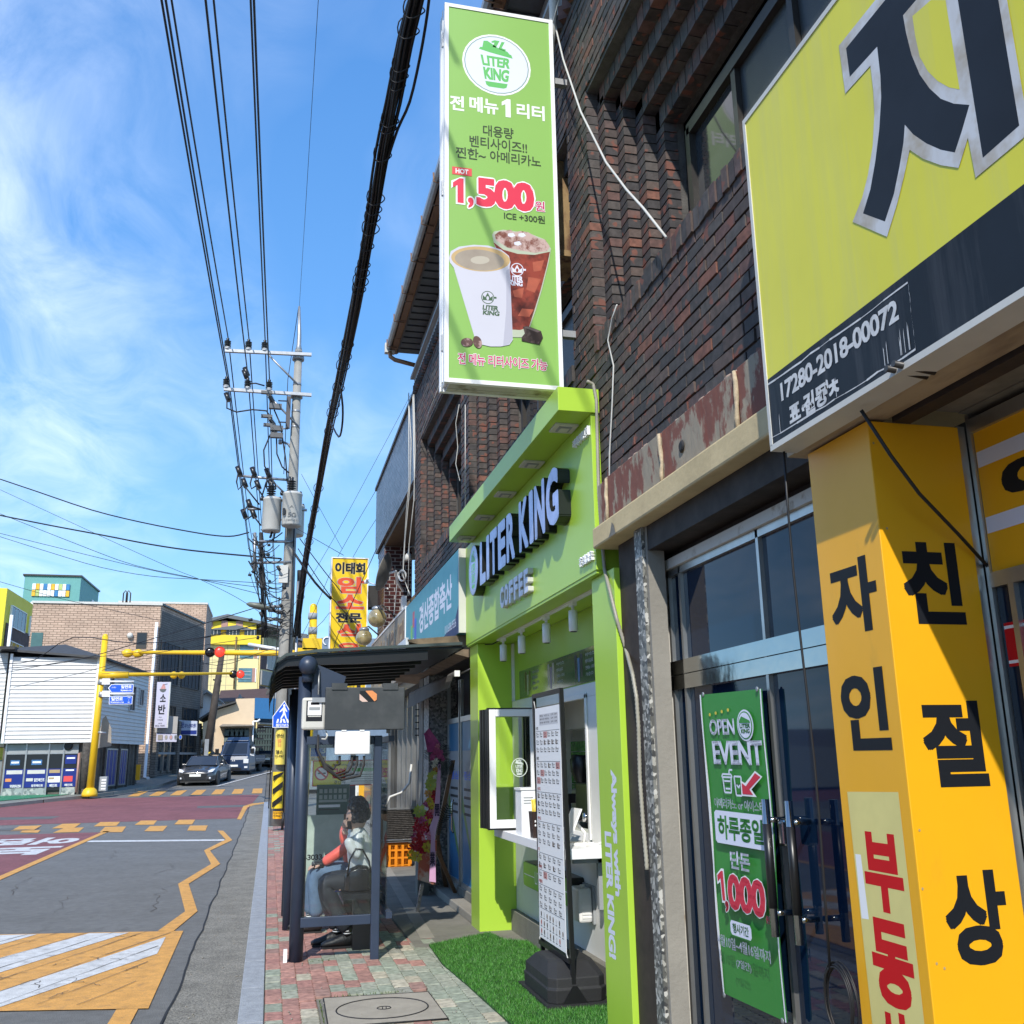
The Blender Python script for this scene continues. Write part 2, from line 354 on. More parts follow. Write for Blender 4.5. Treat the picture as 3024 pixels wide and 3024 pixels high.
def bbox(vs): return min(v.x for v in vs), max(v.x for v in vs), min(v.y for v in vs), max(v.y for v in vs)
class Art:
 "flat print on a plane: o = lower left corner, r and u = unit vectors, each new layer a hair above the last"
 def __init__(s, o, r, u, step=.0001, start=.0008):
  s.o, s.r, s.u = Vector(o), Vector(r).normalized(), Vector(u).normalized(); s.n = s.r.cross(s.u); s.k = start; s.st = step; s.mb = MB(); s.mats = []
 def mi(s, m):
  if m not in s.mats: s.mats.append(m)
  return s.mats.index(m)
 def p(s, x, y, h=0): return s.o + s.r*x + s.u*y + s.n*(s.k+h)
 def up(s): s.k += s.st
 def poly(s, pts, m, lift=True):
  s.mb.add([s.p(x, y) for x, y in pts], [tuple(range(len(pts)))], s.mi(m))
  if lift: s.up()
  return s
 def rect(s, x0, x1, y0, y1, m, lift=True): return s.poly([(x0, y0), (x1, y0), (x1, y1), (x0, y1)], m, lift)
 def ell(s, cx, cy, rx, ry, m, n=28, lift=True): return s.poly([(cx+rx*math.cos(2*PI*i/n), cy+ry*math.sin(2*PI*i/n)) for i in range(n)], m, lift)
 def one(s, x0, x1, y0, y1, m, rim=None, w=.02):
  "the figure 1 with its flag"
  P = [(.42, 0), (1, 0), (1, 1), (.62, 1), (0, .80), (0, .60), (.42, .70)]; f = lambda e: [(x0+(x1-x0)*x+e*(-1 if x < .5 else 1), y0+(y1-y0)*y+e*(-1 if y < .65 else 1)) for x, y in P]
  if rim: s.poly(f(w), rim)
  return s.poly(f(0), m)
 def text(s, body, x0, x1, y0, y1, m, bold=.02, lift=True, outline=None, res=3, rot=0, warp=None, shear=0):
  base, fs = glyphs(body, bold, 0, res); a, b, c, d = bbox(base)
  ex = max(0, bold-.014); a -= ex; b += ex; c -= ex; d += ex
  def put(r, n, m):
   for i, (sx, sy) in enumerate(shifts(r, n)):
    out = []
    for v in base:
     X = (v.x+sx-a)/(b-a); Y = (v.y+sy-c)/(d-c)
     if rot == 90: X, Y = Y, 1-X          # reads downwards
     if rot == 180: X, Y = 1-X, 1-Y
     if warp: X, Y = warp(X, Y)
     out.append(s.p(x0+(x1-x0)*X+shear*Y, y0+(y1-y0)*Y, .000008*i))
    s.mb.add(out, fs, s.mi(m))
  if outline:
   put(ex+outline[1], 14, outline[0]); s.up()
  put(ex, 8, m)
  if lift: s.up()
  return s
 def build(s, name, parent=None, **k): return s.mb.build(name, s.mats, parent, **k)
def letter(body, o, r, u, w, h, d, mats, parent, name='letter', bold=.02, res=3):
 "a solid letter: front face mats[0], sides mats[1]"
 vs, fs = glyphs(body, bold, .05, res); a, b, c, e = bbox(vs); o, r, u = Vector(o), Vector(r), Vector(u); n = r.cross(u); mb = MB()
 x = max(0, bold-.014); a -= x; b += x; c -= x; e += x
 for k, (sx, sy) in enumerate(shifts(x, 9)):
  sx, sy = sx*(1-.017*k), sy*(1-.013*k)
  P = [o + r*((v.x+sx-a)/(b-a)*w) + u*((v.y+sy-c)/(e-c)*h) + n*((v.z+.05)/.1*d-.0001*k) for v in vs]
  for f in fs: mb.add([P[i] for i in f], [tuple(range(len(f)))], 0 if min(vs[i].z for i in f) > .04 else 1)
 return mb.build(name, mats, parent)
RY, UZ = Vector((0, -1, 0)), Vector((0, 0, 1)); RX = Vector((1, 0, 0))
DSLANT = 0
# ================================================================ GROUND, ROADS, PAVEMENTS
def sheet(name, x0, x1, y0, y1, off, m, mb=None, nx=1):
 b = mb or MB(); ys = sorted({y0, y1} | {k for k, _ in ZP if y0 < k < y1})
 for a, c in zip(ys, ys[1:]): b.quad((x0, a, gz(a)+off), (x1, a, gz(a)+off), (x1, c, gz(c)+off), (x0, c, gz(c)+off))
 return b if mb else struct(b.build(name, m, loc=(x0, y0, gz(y0)+off)))
def flat(name, polys, off, m, st=True):
 b = MB()
 for P in polys: b.quad(*[(p[0], p[1], gz(p[1])+off) for p in P])
 o = b.build(name, m, loc=(polys[0][0][0], polys[0][0][1], gz(polys[0][0][1]))); return struct(o) if st else o
def z5(u, v): p = SR(u/2.415, 2300+v/2.415, .008); return (p.x, p.y)
sheet('ground', -400, 400, -60, 600, -.05, earth)
sheet('road', -8.6, -.13, -50, 160, 0, asphalt)
sheet('side_road', -60, -8.6, 27, 42.5, .0, asphalt)
sheet('gutter', -.62, -.13, -20, 37.5, .004, gutter_m)
flat('red_crossing_zone', [[(-30, 31.6), (-.8, 31.4), (-.35, 42.9), (-30, 43.2)]], .004, redroad)
flat('red_lane', [[(-7.6, -5), (-4.02, -5), (-4.02, 27.6), (-7.6, 27.9)]], .004, redroad)
# worn darker repair patches in the asphalt
flat('road_patch', [[(-2.35, 36.1), (-.75, 36.0), (-.72, 37.0), (-2.4, 37.1)], [(-9, 33.5), (-6.4, 33.2), (-6.3, 34.2), (-9, 34.5)]], .0065, speck)
Y5 = [[(75,372),(240,366),(298,334),(140,337)], [(370,355),(525,352),(578,319),(445,321)], [(668,340),(830,335),(855,308),(715,310)], [(960,330),(1095,327),(1120,297),(1005,298)], [(1243,325),(1370,325),(1392,293),(1275,294)],
      [(140,384),(270,384),(290,365),(160,372)], [(378,385),(560,380),(600,348),(460,350)], [(710,382),(870,380),(900,340),(750,342)], [(1028,374),(1160,374),(1195,335),(1070,337)], [(1335,370),(1465,370),(1482,333),(1355,334)]]
flat('speed_hump_marking', [[z5(*p) for p in q] for q in Y5], .008, roadyel)
flat('centre_line', [[(-4.08, -5), (-3.93, -5), (-3.93, 27.9), (-4.08, 27.9)]], .008, roadyel)
flat('stop_line', [[z5(615, 452), z5(1600, 443), z5(1600, 433), z5(640, 441)]], .008, roadwht)
lz = [(1550,370),(1610,435),(1455,512),(1505,608),(1270,750),(1320,945),(1125,1088)]; rz = [(1592,370),(1657,437),(1497,512),(1570,607),(1345,748),(1408,945),(1235,1088)]
flat('zigzag_line', [[z5(*lz[i]), z5(*rz[i]), z5(*rz[i+1]), z5(*lz[i+1])] for i in range(6)], .008, roadyel)
lk = [(1690,290),(1735,195),(1795,176),(1905,165)]; rk = [(1718,291),(1765,205),(1812,188),(1910,172)]
flat('kerb_line', [[z5(*lk[i]), z5(*rk[i]), z5(*rk[i+1]), z5(*lk[i+1])] for i in range(3)], .008, roadyel)
flat('hump_box', [[(-3.9, 8.75), (-.77, 7.99), (-.80, 11.34), (-3.9, 12.04)], [(-.99, 5.2), (-.84, 5.2), (-.84, 8.005), (-.99, 8.03)]], .008, roadyel)
flat('hump_stripes', [[(-1.83, 8.35), (-.93, 10.1), (-.94, 11.0), (-2.2, 8.42)], [(-2.68, 8.52), (-1.34, 11.40), (-1.74, 11.50), (-3.17, 8.66)], [(-3.5, 8.73), (-2.26, 11.62), (-2.65, 11.70), (-3.85, 8.98)]], .0115, roadwht)
crk = MB()
crack_m = mat('crack_dirt', (.10, .085, .07), .9)
def crack(pts, w=.007, z=.0145):
 for (a, b) in zip(pts, pts[1:]):
  d = Vector((b[0]-a[0], b[1]-a[1], 0)).normalized(); n = Vector((-d.y, d.x, 0))*w*random.uniform(.3, .9)
  crk.quad((a[0]-n.x, a[1]-n.y, gz(a[1])+z), (a[0]+n.x, a[1]+n.y, gz(a[1])+z), (b[0]+n.x, b[1]+n.y, gz(b[1])+z), (b[0]-n.x, b[1]-n.y, gz(b[1])+z))
for i in range(10):
 x = -3.6+i*.29; n = 9; y0 = 8.1+.1*random.random()+(-.77-x)*.24
 top = 11.3+(-.8-x)*.22
 pts = [(x+(top-y0)*t/n*.44+random.uniform(-.012, .012), y0+(top-y0)*t/n) for t in range(n+1)]
 pts = [p for p in pts if p[0] < -.86]
 if len(pts) > 1: crack(pts)
for i in range(22):
 x, y = random.uniform(-2.6, -.95), random.uniform(8.4, 11.2); pts = [(x, y)]
 for k in range(5): x += random.uniform(-.06, .05); y += random.uniform(-.02, .09); pts.append((min(x, -.86), min(y, 11.2)))
 crack(pts, .005)
for (x, y, n) in ((-1.3, 9.9+3, 14), (-2.4, 13.2, 10), (-3.3, 15, 12), (-1.7, 17, 12), (-2.8, 20, 10), (-1.2, 5.8, 6)):
 pts = [(x, y)]
 for k in range(n): x += random.uniform(-.10, .10); y += random.uniform(.08, .28); pts.append((x, y))
 crack(pts, .006, .006)
struct(crk.build('paint_cracks', crack_m, loc=(-2, 8, -.12)))
seam = MB()
pts = [(-.62+.012*math.sin(y*2.3)+random.uniform(-.008, .008), y) for y in [4+.35*i for i in range(94)]]
for a, b in zip(pts, pts[1:]): seam.quad((a[0]-.008, a[1], gz(a[1])+.009), (a[0]+.009, a[1], gz(a[1])+.009), (b[0]+.009, b[1], gz(b[1])+.009), (b[0]-.008, b[1], gz(b[1])+.009))
struct(seam.build('gutter_seam', darkin, loc=(-.62, 4, -.11)))
# far zebra, centre line going up the hill
flat('zebra_crossing', [[(x, 43.7), (x+.42, 43.7), (x+.42, 47.3), (x, 47.3)] for x in [-5.6+.82*i for i in range(7)]], .010, roadyel)
p1, p2 = SR(640, 2322, .01), SR(810, 2277, .01)
flat('hill_lane_line', [[(p1.x-.07, p1.y), (p1.x+.07, p1.y), (p2.x+.08, p2.y), (p2.x-.08, p2.y)]], .010, roadwht)
a = Art((-7.1, 20.2, gz(20)+.006), (1, 0, 0), (0, 1, 0))
a.text('보호', .1, 2.9, 1.2, 3.3, roadwht, .05, rot=180); a.text('어린이', .1, 2.9, 3.9, 6.0, roadwht, .05, rot=180); struct(a.build('road_lettering', loc=(-7, 22, -.12)))
mh = MB(); cx, cy = -6.6, 29.9
mh.lathe([(.55, 0), (.55, .012), (.47, .012)], (cx, cy, gz(cy)+.002), 32); tag(mh.build('drain_cover', speck, loc=(cx, cy, gz(cy))), 'round iron drain cover in the road left of the yellow squares', 'manhole cover')
# kerb of single granite stones on the near side
kerb = struct(MB().box(-.128, .028, -5, 37.4, -.2, -.012).build('kerb', concrete, loc=(-.05, 0, -.2)))
km = None
for i in range(43):
 y = -5+i*.99
 def kb(ya, yb):
  b = MB(); zt0, zt1 = gz(ya)+.122, gz(yb)+.122
  b.hexa([(-.135, ya, -.2), (.032, ya, -.2), (.032, yb, -.2), (-.135, yb, -.2), (-.128, ya, zt0), (.032, ya, zt0), (.032, yb, zt1), (-.128, yb, zt1)]); return b
 if y+.985 > 37: break
 o = kb(y, y+.984).build('kerb_stone', granite, kerb, bevel=.006)
# near pavement: base sheet, zigzag pavers, concrete apron
pav = struct(sheet('_', .032, 30, -12, 37.4, .103, None, mb=MB()).build('pavement', concrete_d, loc=(.03, 0, 0)))
pv = {'red': cellrand(mat('paver_red', (.36, .17, .13), .9), [(0, (.36, .18, .15)), (.3, (.32, .17, .14)), (.6, (.40, .21, .17)), (.85, (.30, .18, .15))]),
      'green': cellrand(mat('paver_green', (.27, .3, .22), .9), [(0, (.28, .31, .24)), (.3, (.26, .28, .22)), (.6, (.32, .33, .26)), (.85, (.28, .275, .23))]),
      'cream': cellrand(mat('paver_cream', (.4, .37, .28), .9), [(0, (.40, .36, .27)), (.4, (.34, .32, .25)), (.7, (.44, .40, .31))])}
PW, PL = .1125, .225
def paver_shape():
 a = .011; g = .0025; pts = []
 k = 8
 for i in range(k+1): pts.append((-PW/2+g+(a if i % 2 else 0), -PL/2+g+(PL-2*g)*i/k))
 for i in range(k, -1, -1): pts.append((PW/2-g+(a if i % 2 else 0), -PL/2+g+(PL-2*g)*i/k))
 return pts
PSH = paver_shape()
pmesh = {}
for k, m in pv.items():
 b = MB(); ins = [(x*.94, y*.965, .0) for x, y in PSH]; out = [(x, y, -.004) for x, y in PSH]; low = [(x, y, -.03) for x, y in PSH]; n = len(PSH)
 b.add(ins+out+low, [list(reversed(range(n)))] + [[i, (i+1) % n, n+(i+1) % n, n+i] for i in range(n)] + [[n+i, n+(i+1) % n, 2*n+(i+1) % n, 2*n+i] for i in range(n)])
 o = b.build('tmp', m); me = o.data; bpy.data.objects.remove(o); me.flip_normals(); me.name = 'paver_'+k; pmesh[k] = me
plist = []
for c in range(20):
 x = .035+PW*(c+.5)
 for r in range(96):
  y = 5.2+PL*(r+.5*(c % 2))
  if y > 9.5 and x > 1.3: continue
  if y < 9.6 and x > 2.25: continue
  if x > 1.5 and y < 9.2: continue                       # under the mat
  if y > 26: continue
  if .40 < x < 1.18 and 6.56 < y < 7.40: continue        # inspection slab
  q = random.random(); t = (x-.1)/1.1
  if x < .26: k = 'red' if q < .8 else 'green'
  elif y > 9.2: k = 'red' if q < .8-.6*max(0, t-.35) else 'green'
  else: k = 'green' if q < .12+.72*t else ('cream' if q > .9-.08*t else 'red')
  if x > 1.0 and q > .9: k = 'red' if random.random() < .4 else 'cream'
  if x < .6 and y < 6.9 and k == 'red' and random.random() < .35: k = 'cream'
  plist.append((y-6.0 if y > 5.9 else 90+y, x, y, k))
plist.sort(key=lambda t: t[0])
for d, x, y, k in plist[:300]:
 o = bpy.data.objects.new('paver', pmesh[k]); C.objects.link(o); o.parent = pav
 o.location = (x-.03, y, random.uniform(-.0025, .0025)+.001); o.rotation_euler = (random.uniform(-.012, .012), random.uniform(-.015, .015), random.uniform(-.015, .015))
rest = MB(); sm = list(pmesh)
for d, x, y, k in plist[300:]:
 me = pmesh[k]; dz = random.uniform(-.002, .002)+gz(y)+.12
 rest.add([(v.co.x+x, v.co.y+y, v.co.z+dz) for v in me.vertices], [list(p.vertices) for p in me.polygons], sm.index(k))
stuff(rest.build('paver', [pv[k] for k in sm], pav))
ap = MB(); ap.box(1.3, 2.6, 9.55, 30, -.05, .0035); ap.box(1.3, 2.6, 9.0, 9.55, -.05, .0025)
apo = ap.build('concrete_apron', concrete_d, pav)
MB().prism([(1.40, 9.4, .004), (1.53, 9.4, .004), (1.86, 16, .004), (1.73, 16, .004)], (0, 0, .004)).build('drain_strip', concrete, pav)
sl = thing('inspection_slab', 'square concrete slab with a round cover, set in the zigzag paving in front', 'manhole cover', (.79, 6.95, 0))
slab_m = mat('slab_concrete', (.37, .33, .27), .85, var=.15, vs=5, bump=.3, bs=90)
MB().prism([(.42, 6.60, -.03), (1.16, 6.585, -.03), (1.15, 7.325, -.03), (.43, 7.365, -.03)], (0, 0, .036)).build('slab', slab_m, sl)
fr = MB()
for a_, b_ in (((.42, 6.60), (1.16, 6.585)), ((1.16, 6.585), (1.15, 7.325)), ((1.15, 7.325), (.43, 7.365)), ((.43, 7.365), (.42, 6.60))): fr.tube([(a_[0], a_[1], .003), (b_[0], b_[1], .003)], .006, 4)
fr.build('edge_frame', darkin, sl)
MB().tube([(.79+.30*math.cos(t*PI/24), 6.965+.27*math.sin(t*PI/24), .0055) for t in range(48)], .006, 4, closed=True).build('cover_ring', darkin, sl)
cc = MB(); cc.tube([(.80+.045*math.cos(t*PI/12), 6.965+.038*math.sin(t*PI/12), .0065) for t in range(24)], .004, 4, closed=True)
for k in (-.012, .012): cc.tube([(.80+k, 6.945, .007), (.80+k+.004, 6.985, .007)], .003, 4)
cc.build('lifting_eye', darkin, sl)
wd = MB()
for i in range(70):
 x, y = random.choice([(random.uniform(.5, 1.0), 7.395), (.40, random.uniform(6.7, 7.3)), (random.uniform(.36, .55), 8.66)]); h = random.uniform(.01, .028); wd.add([(x-.003, y, 0), (x+.003, y, 0), (x+random.uniform(-.012, .012), y+random.uniform(-.012, .012), h)], [(0, 1, 2)])
tag(wd.build('weeds', mat('weed_green', (.09, .14, .03), .7, var=.3, vs=40), loc=(.7, 7.4, 0)), 'tiny weeds growing in the joints round the inspection slab', 'weeds')['kind'] = 'stuff'
pbm = MB()
for i in range(60):
 x, y, r = random.uniform(.05, 1.25), random.uniform(6.3, 9.2), random.uniform(.003, .008); pbm.ball((x, y, r*.6+.002), r, 5, 0, (1, 1, .6))
for i in range(120):
 r = random.uniform(.003, .009); y = random.uniform(6, 14); pbm.ball((random.uniform(-.6, -.15), y, gz(y)+r), r, 5, 0, (1, 1, .7))
tag(pbm.build('grit', concrete, loc=(.5, 7.5, 0)), 'scattered grit and small stones on the paving and gutter', 'grit')['kind'] = 'stuff'
# left side pavement by the white house: kerb follows the corner
kp = [SR(u, v) for u, v in ((-260, 2412), (0, 2386), (130, 2371), (264, 2357), (400, 2338), (470, 2326), (528, 2306), (575, 2288))]
kp.append(Vector((kp[-1].x-.1, 70, gz(70)))); kp.append(Vector((kp[-2].x-1.5, 150, gz(150))))
lp = MB()
for a_, b_ in zip(kp, kp[1:]):
 lp.quad((a_.x, a_.y, gz(a_.y)+.12), (b_.x, b_.y, gz(b_.y)+.12), (b_.x-40, b_.y+4, gz(b_.y+4)+.12), (a_.x-40, a_.y+4, gz(a_.y+4)+.12))
lpav_m = mat('far_pavement', (.22, .23, .20), .9, var=.15, vs=3); left_pav = struct(lp.build('far_pavement', lpav_m, loc=kp[2]))
fk = struct(MB().box(0, .01, 0, .01, -.3, -.2).build('far_kerb', concrete, loc=kp[2]))
for a_, b_ in zip(kp, kp[1:8]):
 n = max(1, int((b_-a_).length/1.5))
 for i in range(n):
  p, q = a_.lerp(b_, i/n), a_.lerp(b_, (i+.97)/n)
  d = (q-p).normalized(); s = Vector((-d.y, d.x, 0))*.16; h = Vector((0, 0, .125))
  MB().hexa([p-Vector((0, 0, .1)), q-Vector((0, 0, .1)), q+s-Vector((0, 0, .1)), p+s-Vector((0, 0, .1)), p+h, q+h, q+s+h, p+s+h]).build('kerb_stone', concrete, fk)
sheet('far_right_pavement', .25, 14, 43.5, 160, .12, lpav_m)
gl = [SR(u, v, .13) for u, v in ((-200, 2388), (0, 2366), (150, 2353), (235, 2343))]; gh = [SR(u, v, .13) for u, v in ((-200, 2350), (0, 2345), (150, 2341), (235, 2336))]
grn = mat('green_paint', (.015, .22, .10), .6)
b = MB()
for i in range(3): b.quad(gl[i]+Vector((0, 0, .01)), gl[i+1]+Vector((0, 0, .01)), gh[i+1]+Vector((0, 0, .01)), gh[i]+Vector((0, 0, .01)))
struct(b.build('green_strip', grn, loc=gl[1]))
# ================================================================ THE BRICK BUILDING (upper wall, window niches, beam, roof)
brick_m = cellrand(mat('brick', (.06, .05, .05), .75), [(0, (.056, .048, .046)), (.2, (.078, .066, .060)), (.4, (.044, .039, .040)), (.55, (.095, .066, .055)), (.72, (.064, .047, .042)), (.84, (.115, .060, .050)), (.91, (.09, .058, .052)), (.97, (.18, .075, .05))], patch=((.165, .062, .043), 12, .62))
mortar = mat('mortar', (.11, .103, .095), .95, var=.25, vs=9, bump=.6, bs=60)
bb = thing('brick_building', 'dark burnt-brick two-storey building with stepped window niches above the green cafe', 'building', (2.3, 8, 0))
XF = 2.0
bricks = []     # x0,x1,y0,y1,z0,z1
niches = [(1.75, 5.69), (6.15, 10.03), (10.49, 13.70)]
NZ0, NZ1 = 4.32, 6.22
Y0W, Y1W, ZB, ZT = 0.9, 14.25, 3.29, 7.30
CH = .0705
def solid(y, z):
 if z < NZ0 or z > NZ1: return True
 return not any(a < y < b for a, b in niches)
nc = int((ZT-ZB)/CH)
for c in range(nc):
 z0 = ZB+c*CH; z1 = z0+.058; zc = (z0+z1)/2
 y = Y0W-(.105 if c % 2 else 0)
 segs = [(Y0W, Y1W)]
 if NZ0-.02 < zc < NZ1: segs = [(Y0W, niches[0][0]), (niches[0][1], niches[1][0]), (niches[1][1], niches[2][0]), (niches[2][1], Y1W)]
 elif NZ0-.125 < zc <= NZ0: segs = [(Y0W, niches[0][0]), (niches[0][1], niches[1][0]), (niches[1][1], niches[2][0]), (niches[2][1], Y1W)]
 for a, b in segs:
  y = a-(.1 if c % 2 else 0)
  while y < b-.02:
   ya, yb = max(y, a), min(y+.202, b)
   if yb-ya > .03: j = random.uniform(-.004, .004); bricks.append((XF+j, XF+.1, ya, yb-.001, z0, z1))
   y += .213
for a, b in niches:
 # stepped jambs
 for k in range(5):
  x0 = XF+.085*k; x1 = x0+.083
  z = NZ0-.02
  c = 0
  while z < NZ1-.146*k:
   if k > 0:
    bricks.append((x0+.002, x1+.01, b-.140*k, b-.140*(k-1)-.004, z, z+.058))
    bricks.append((x0+.002, x1+.01, a+.140*(k-1)+.004, a+.140*k, z, z+.058))
   z += CH; c += 1
  if k > 0:                                         # stepped head: courses of brick on end
   y = a+.14*k
   while y < b-.14*k-.02:
    bricks.append((x0+.002, x1+.01, y, y+.098, NZ1-.146*k+.003, NZ1-.146*(k-1)-.003)); y += .107
 y = a+.01
 while y < b-.05:                                      # rowlock sill
  j = random.uniform(-.006, .006); bricks.append((XF-.012+j, XF+.30, y, y+.058, NZ0-.13, NZ0-.01+random.uniform(-.004, .004))); y += .0685
def seen(bk):
 c = Vector(((bk[0]), (bk[2]+bk[3])/2, (bk[4]+bk[5])/2)); d = c-EYE; w = d.dot(CF)
 if w < .5: return 0
 u, v = d.dot(CR)/w*FPX+1512, 1512-d.dot(CU)/w*FPX
 if not (0 < u < 3024 and 0 < v < 3024): return 0
 if u > 2195+max(0, (v-366))*.08 and v > 366-(u-2190)*1.33 and v < 1330-(u-2279)*.61: return 0   # behind the yellow sign
 if 1309 < u < 1655 and 25 < v < 1160: return 0
 return 1/w
bricks.sort(key=lambda k: -seen(k))
um = MB(); um.box(-.5, .5, -.5, .5, -.5, .5)
variants = []
for k in range(5):
 o = um.build('tmp', brick_m); me = o.data.copy(); bpy.data.objects.remove(o)
 for v in me.vertices: v.co += Vector((0, random.uniform(-.012, .012), random.uniform(-.04, .04)))
 me.name = 'brick'; variants.append(me)
bw = MB()    # mortar backing with the niche openings
bw.box(XF+.012, XF+.28, Y0W, Y1W, ZB-.02, NZ0-.02); bw.box(XF+.012, XF+.28, Y0W, Y1W, NZ1+.002, ZT)
prev = Y0W
for a, b in niches+[(Y1W, Y1W)]:
 bw.box(XF+.012, XF+.09, prev, a-.004, NZ0-.02, NZ1+.002); prev = b+.004
for a, b in niches:
 for k in range(1, 5):
  x0 = XF+.085*k+.012; x1 = x0+.085
  bw.box(x0, x1+.05, b-.14*k+.008, b+.25 if b < 14 else b+.4, NZ0-.02, NZ1); bw.box(x0, x1+.05, a-.22, a+.14*k-.008, NZ0-.02, NZ1)
  bw.box(x0, x1+.05, a, b, NZ1-.146*k+.008, NZ1+.01)
 bw.box(XF+.1, XF+.5, a, b, NZ0-.1, NZ0-.06)
bw.build('wall', mortar, bb)
wl = wloc(bb)
for k in bricks[:300]:
 o = bpy.data.objects.new('brick', random.choice(variants)); C.objects.link(o); o.parent = bb
 o.location = Vector(((k[0]+k[1])/2, (k[2]+k[3])/2, (k[4]+k[5])/2))-wl; o.scale = (k[1]-k[0], k[3]-k[2], k[5]-k[4])
 o.rotation_euler = (random.uniform(-.012, .012), 0, random.uniform(-.01, .01))
rb = MB()
for k in bricks[300:]: rb.box(*k)
stuff(rb.build('brick', brick_m, bb))
# windows set back in each niche
frm = mat('dark_bronze_frame', (.055, .05, .045), .4, .3); film = mat('frosted_film', (.045, .047, .045), .35, bump=.3, bs=140)
for i, (a, b) in enumerate(niches):
 ya, yb, za, zb, x = a+.7, b-.7, NZ0-.04, NZ1-.73, XF+.46
 w = MB().box(x-.03, x+.05, ya-.02, ya+.04, za, zb).box(x-.03, x+.05, yb-.04, yb+.02, za, zb).box(x-.03, x+.05, ya, yb, zb-.05, zb+.03).box(x-.03, x+.05, ya, yb, za, za+.05)
 n = 4; st = (yb-ya)/n
 for q in range(1, n): w.box(x-.022, x+.04, ya+st*q-.025, ya+st*q+.025, za, zb)
 w = w.build('window', frm, bb)
 for q in range(n): MB().box(x+.012, x+.02, ya+st*q+.03, ya+st*(q+1)-.03, za+.05, zb-.05).build('pane', grime if q == n-1 else film, w)
# rooms behind, roof, soffit, gutter
MB().box(2.62, 9.5, .9, 14.2, 3.2, 7.8).box(2.3, 2.6, Y0W, Y1W, 2.95, 4.2).box(9.4, 9.5, -4, 14.2, 0, 3.2).build('rear_mass', darkin, bb)
MB().box(3.4, 9.5, 9.95, 14.2, 0, 3.2).build('rear_mass', darkin, bb)
# dentil course and pale boards at the head of the wall
dm = MB(); y = 1.0
while y < 14.2:
 dm.add([(XF-.002, y, 7.16), (XF-.06, y+.045, 7.16), (XF-.002, y+.09, 7.16), (XF-.002, y, 7.285), (XF-.06, y+.045, 7.285), (XF-.002, y+.09, 7.285)], [(0, 2, 1), (3, 4, 5), (0, 1, 4, 3), (1, 2, 5, 4)]); y += .107
dm.build('dentil_course', brick_m, bb)
greym = mat('painted_board', (.33, .35, .36), .6, var=.1)
MB().box(XF-.03, XF+.1, Y0W, 14.27, 7.30, 7.42).box(XF+.05, XF+.12, Y0W, 14.2, 7.42, 7.98).box(XF-.09, XF+.06, Y0W, 14.3, 7.42, 7.46).build('fascia_board', greym, bb)
sof = mat('corrugated_roof', (.13, .14, .145), .5, .3, var=.2)
rf = MB(); y = -2.0
while y < 14.6:
 rf.box(1.72, 4.5, y, y+.16, 8.02, 8.06); rf.box(1.72, 4.5, y+.16, y+.22, 8.045, 8.075); y += .22
roof = rf.build('roof', sof, bb)
brn = mat('brown_tin', (.24, .13, .07), .5, var=.15)
y = -2.0
while y < 14.5:
 MB().box(1.60, 1.73, y, y+.62, 7.97, 8.005).build('soffit_plate', brn, roof); y += .64
MB().box(1.715, 1.735, -2, 14.5, 7.93, 8.0).build('trim', frm, roof)
gt = MB(); sec = [(-.06, .07), (-.06, 0), (-.03, -.03), (.02, -.03), (.05, .0), (.05, .07)]
gt.loft([[(1.60+a_, y, 8.0+b_) for a_, b_ in sec] for y in (-2, 14.5)], smooth=False)
gut = gt.build('gutter', galv, roof)
y = -1.5
while y < 14.4:
 MB().tube([(1.53, y, 8.08), (1.535, y, 7.965), (1.60, y, 7.955), (1.69, y, 7.955)], .009, 5).build('gutter_hook', brn, gut); y += .93
MB().box(1.52, 1.68, 14.46, 14.56, 7.93, 8.09).build('end_cap', offwhite, gut)
MB().tube([(1.60, 14.48, 7.95), (1.61, 14.48, 7.86), (1.68, 14.45, 7.80), (2.05, 14.35, 7.68)], .035, 8).build('outlet_pipe', brn, gut)
# concrete beam and peeling render panels over the estate office
peel = mat('peeling_red_render', (.30, .255, .19), .9, vs=4.2, col2=(.19, .072, .052), edge=(.46, .50), bump=.8, bs=14, detail=8, stretch=(1, 1, .55)); streaks(peel, (.20, .06, .04), .6, (10, 10, 1), (.55, .6))
MB().box(1.90, 2.6, -4, 5.60, 2.84, 2.97).build('beam', cream_beam, bb, bevel=.012)
for a_, b_ in ((5.45, 5.62), (4.575, 5.43), (3.695, 4.555), (2.79, 3.675), (1.9, 2.77), (1.0, 1.88)):
 MB().box(1.955, 2.3, a_, b_, 2.971, 3.262+random.uniform(-.01, .005)).build('render_panel', peel, bb, bevel=.004)
bat = mat('old_joint_strip', (.62, .50, .33), .8, var=.3, vs=20)
for y in (5.44, 4.565, 3.685, 2.78):
 b = MB(); b.tube([(1.948+random.uniform(-.003, .003), y+random.uniform(-.006, .006), 2.98+.055*i) for i in range(6)], [.011, .013, .010, .014, .012, .009], 6); b.build('joint_strip', bat, bb)
lum = MB(); y = 1.2
while y < 5.6: lum.ball((1.985, y, 3.268+random.uniform(-.01, .01)), random.uniform(.016, .03), 6, 0, (.6, 1.8, .7)); y += random.uniform(.03, .06)
stuff(lum.build('broken_mortar', mat('pink_mortar', (.42, .30, .24), .95, var=.3, vs=30, bump=.8), bb))
hole = MB(); hole.lathe([(.028, 0), (.034, .004), (.02, .012)], (1.954, 4.3, 3.10), 9, ax=(-1, 0, 0)); hole.build('hole', darkin, bb)
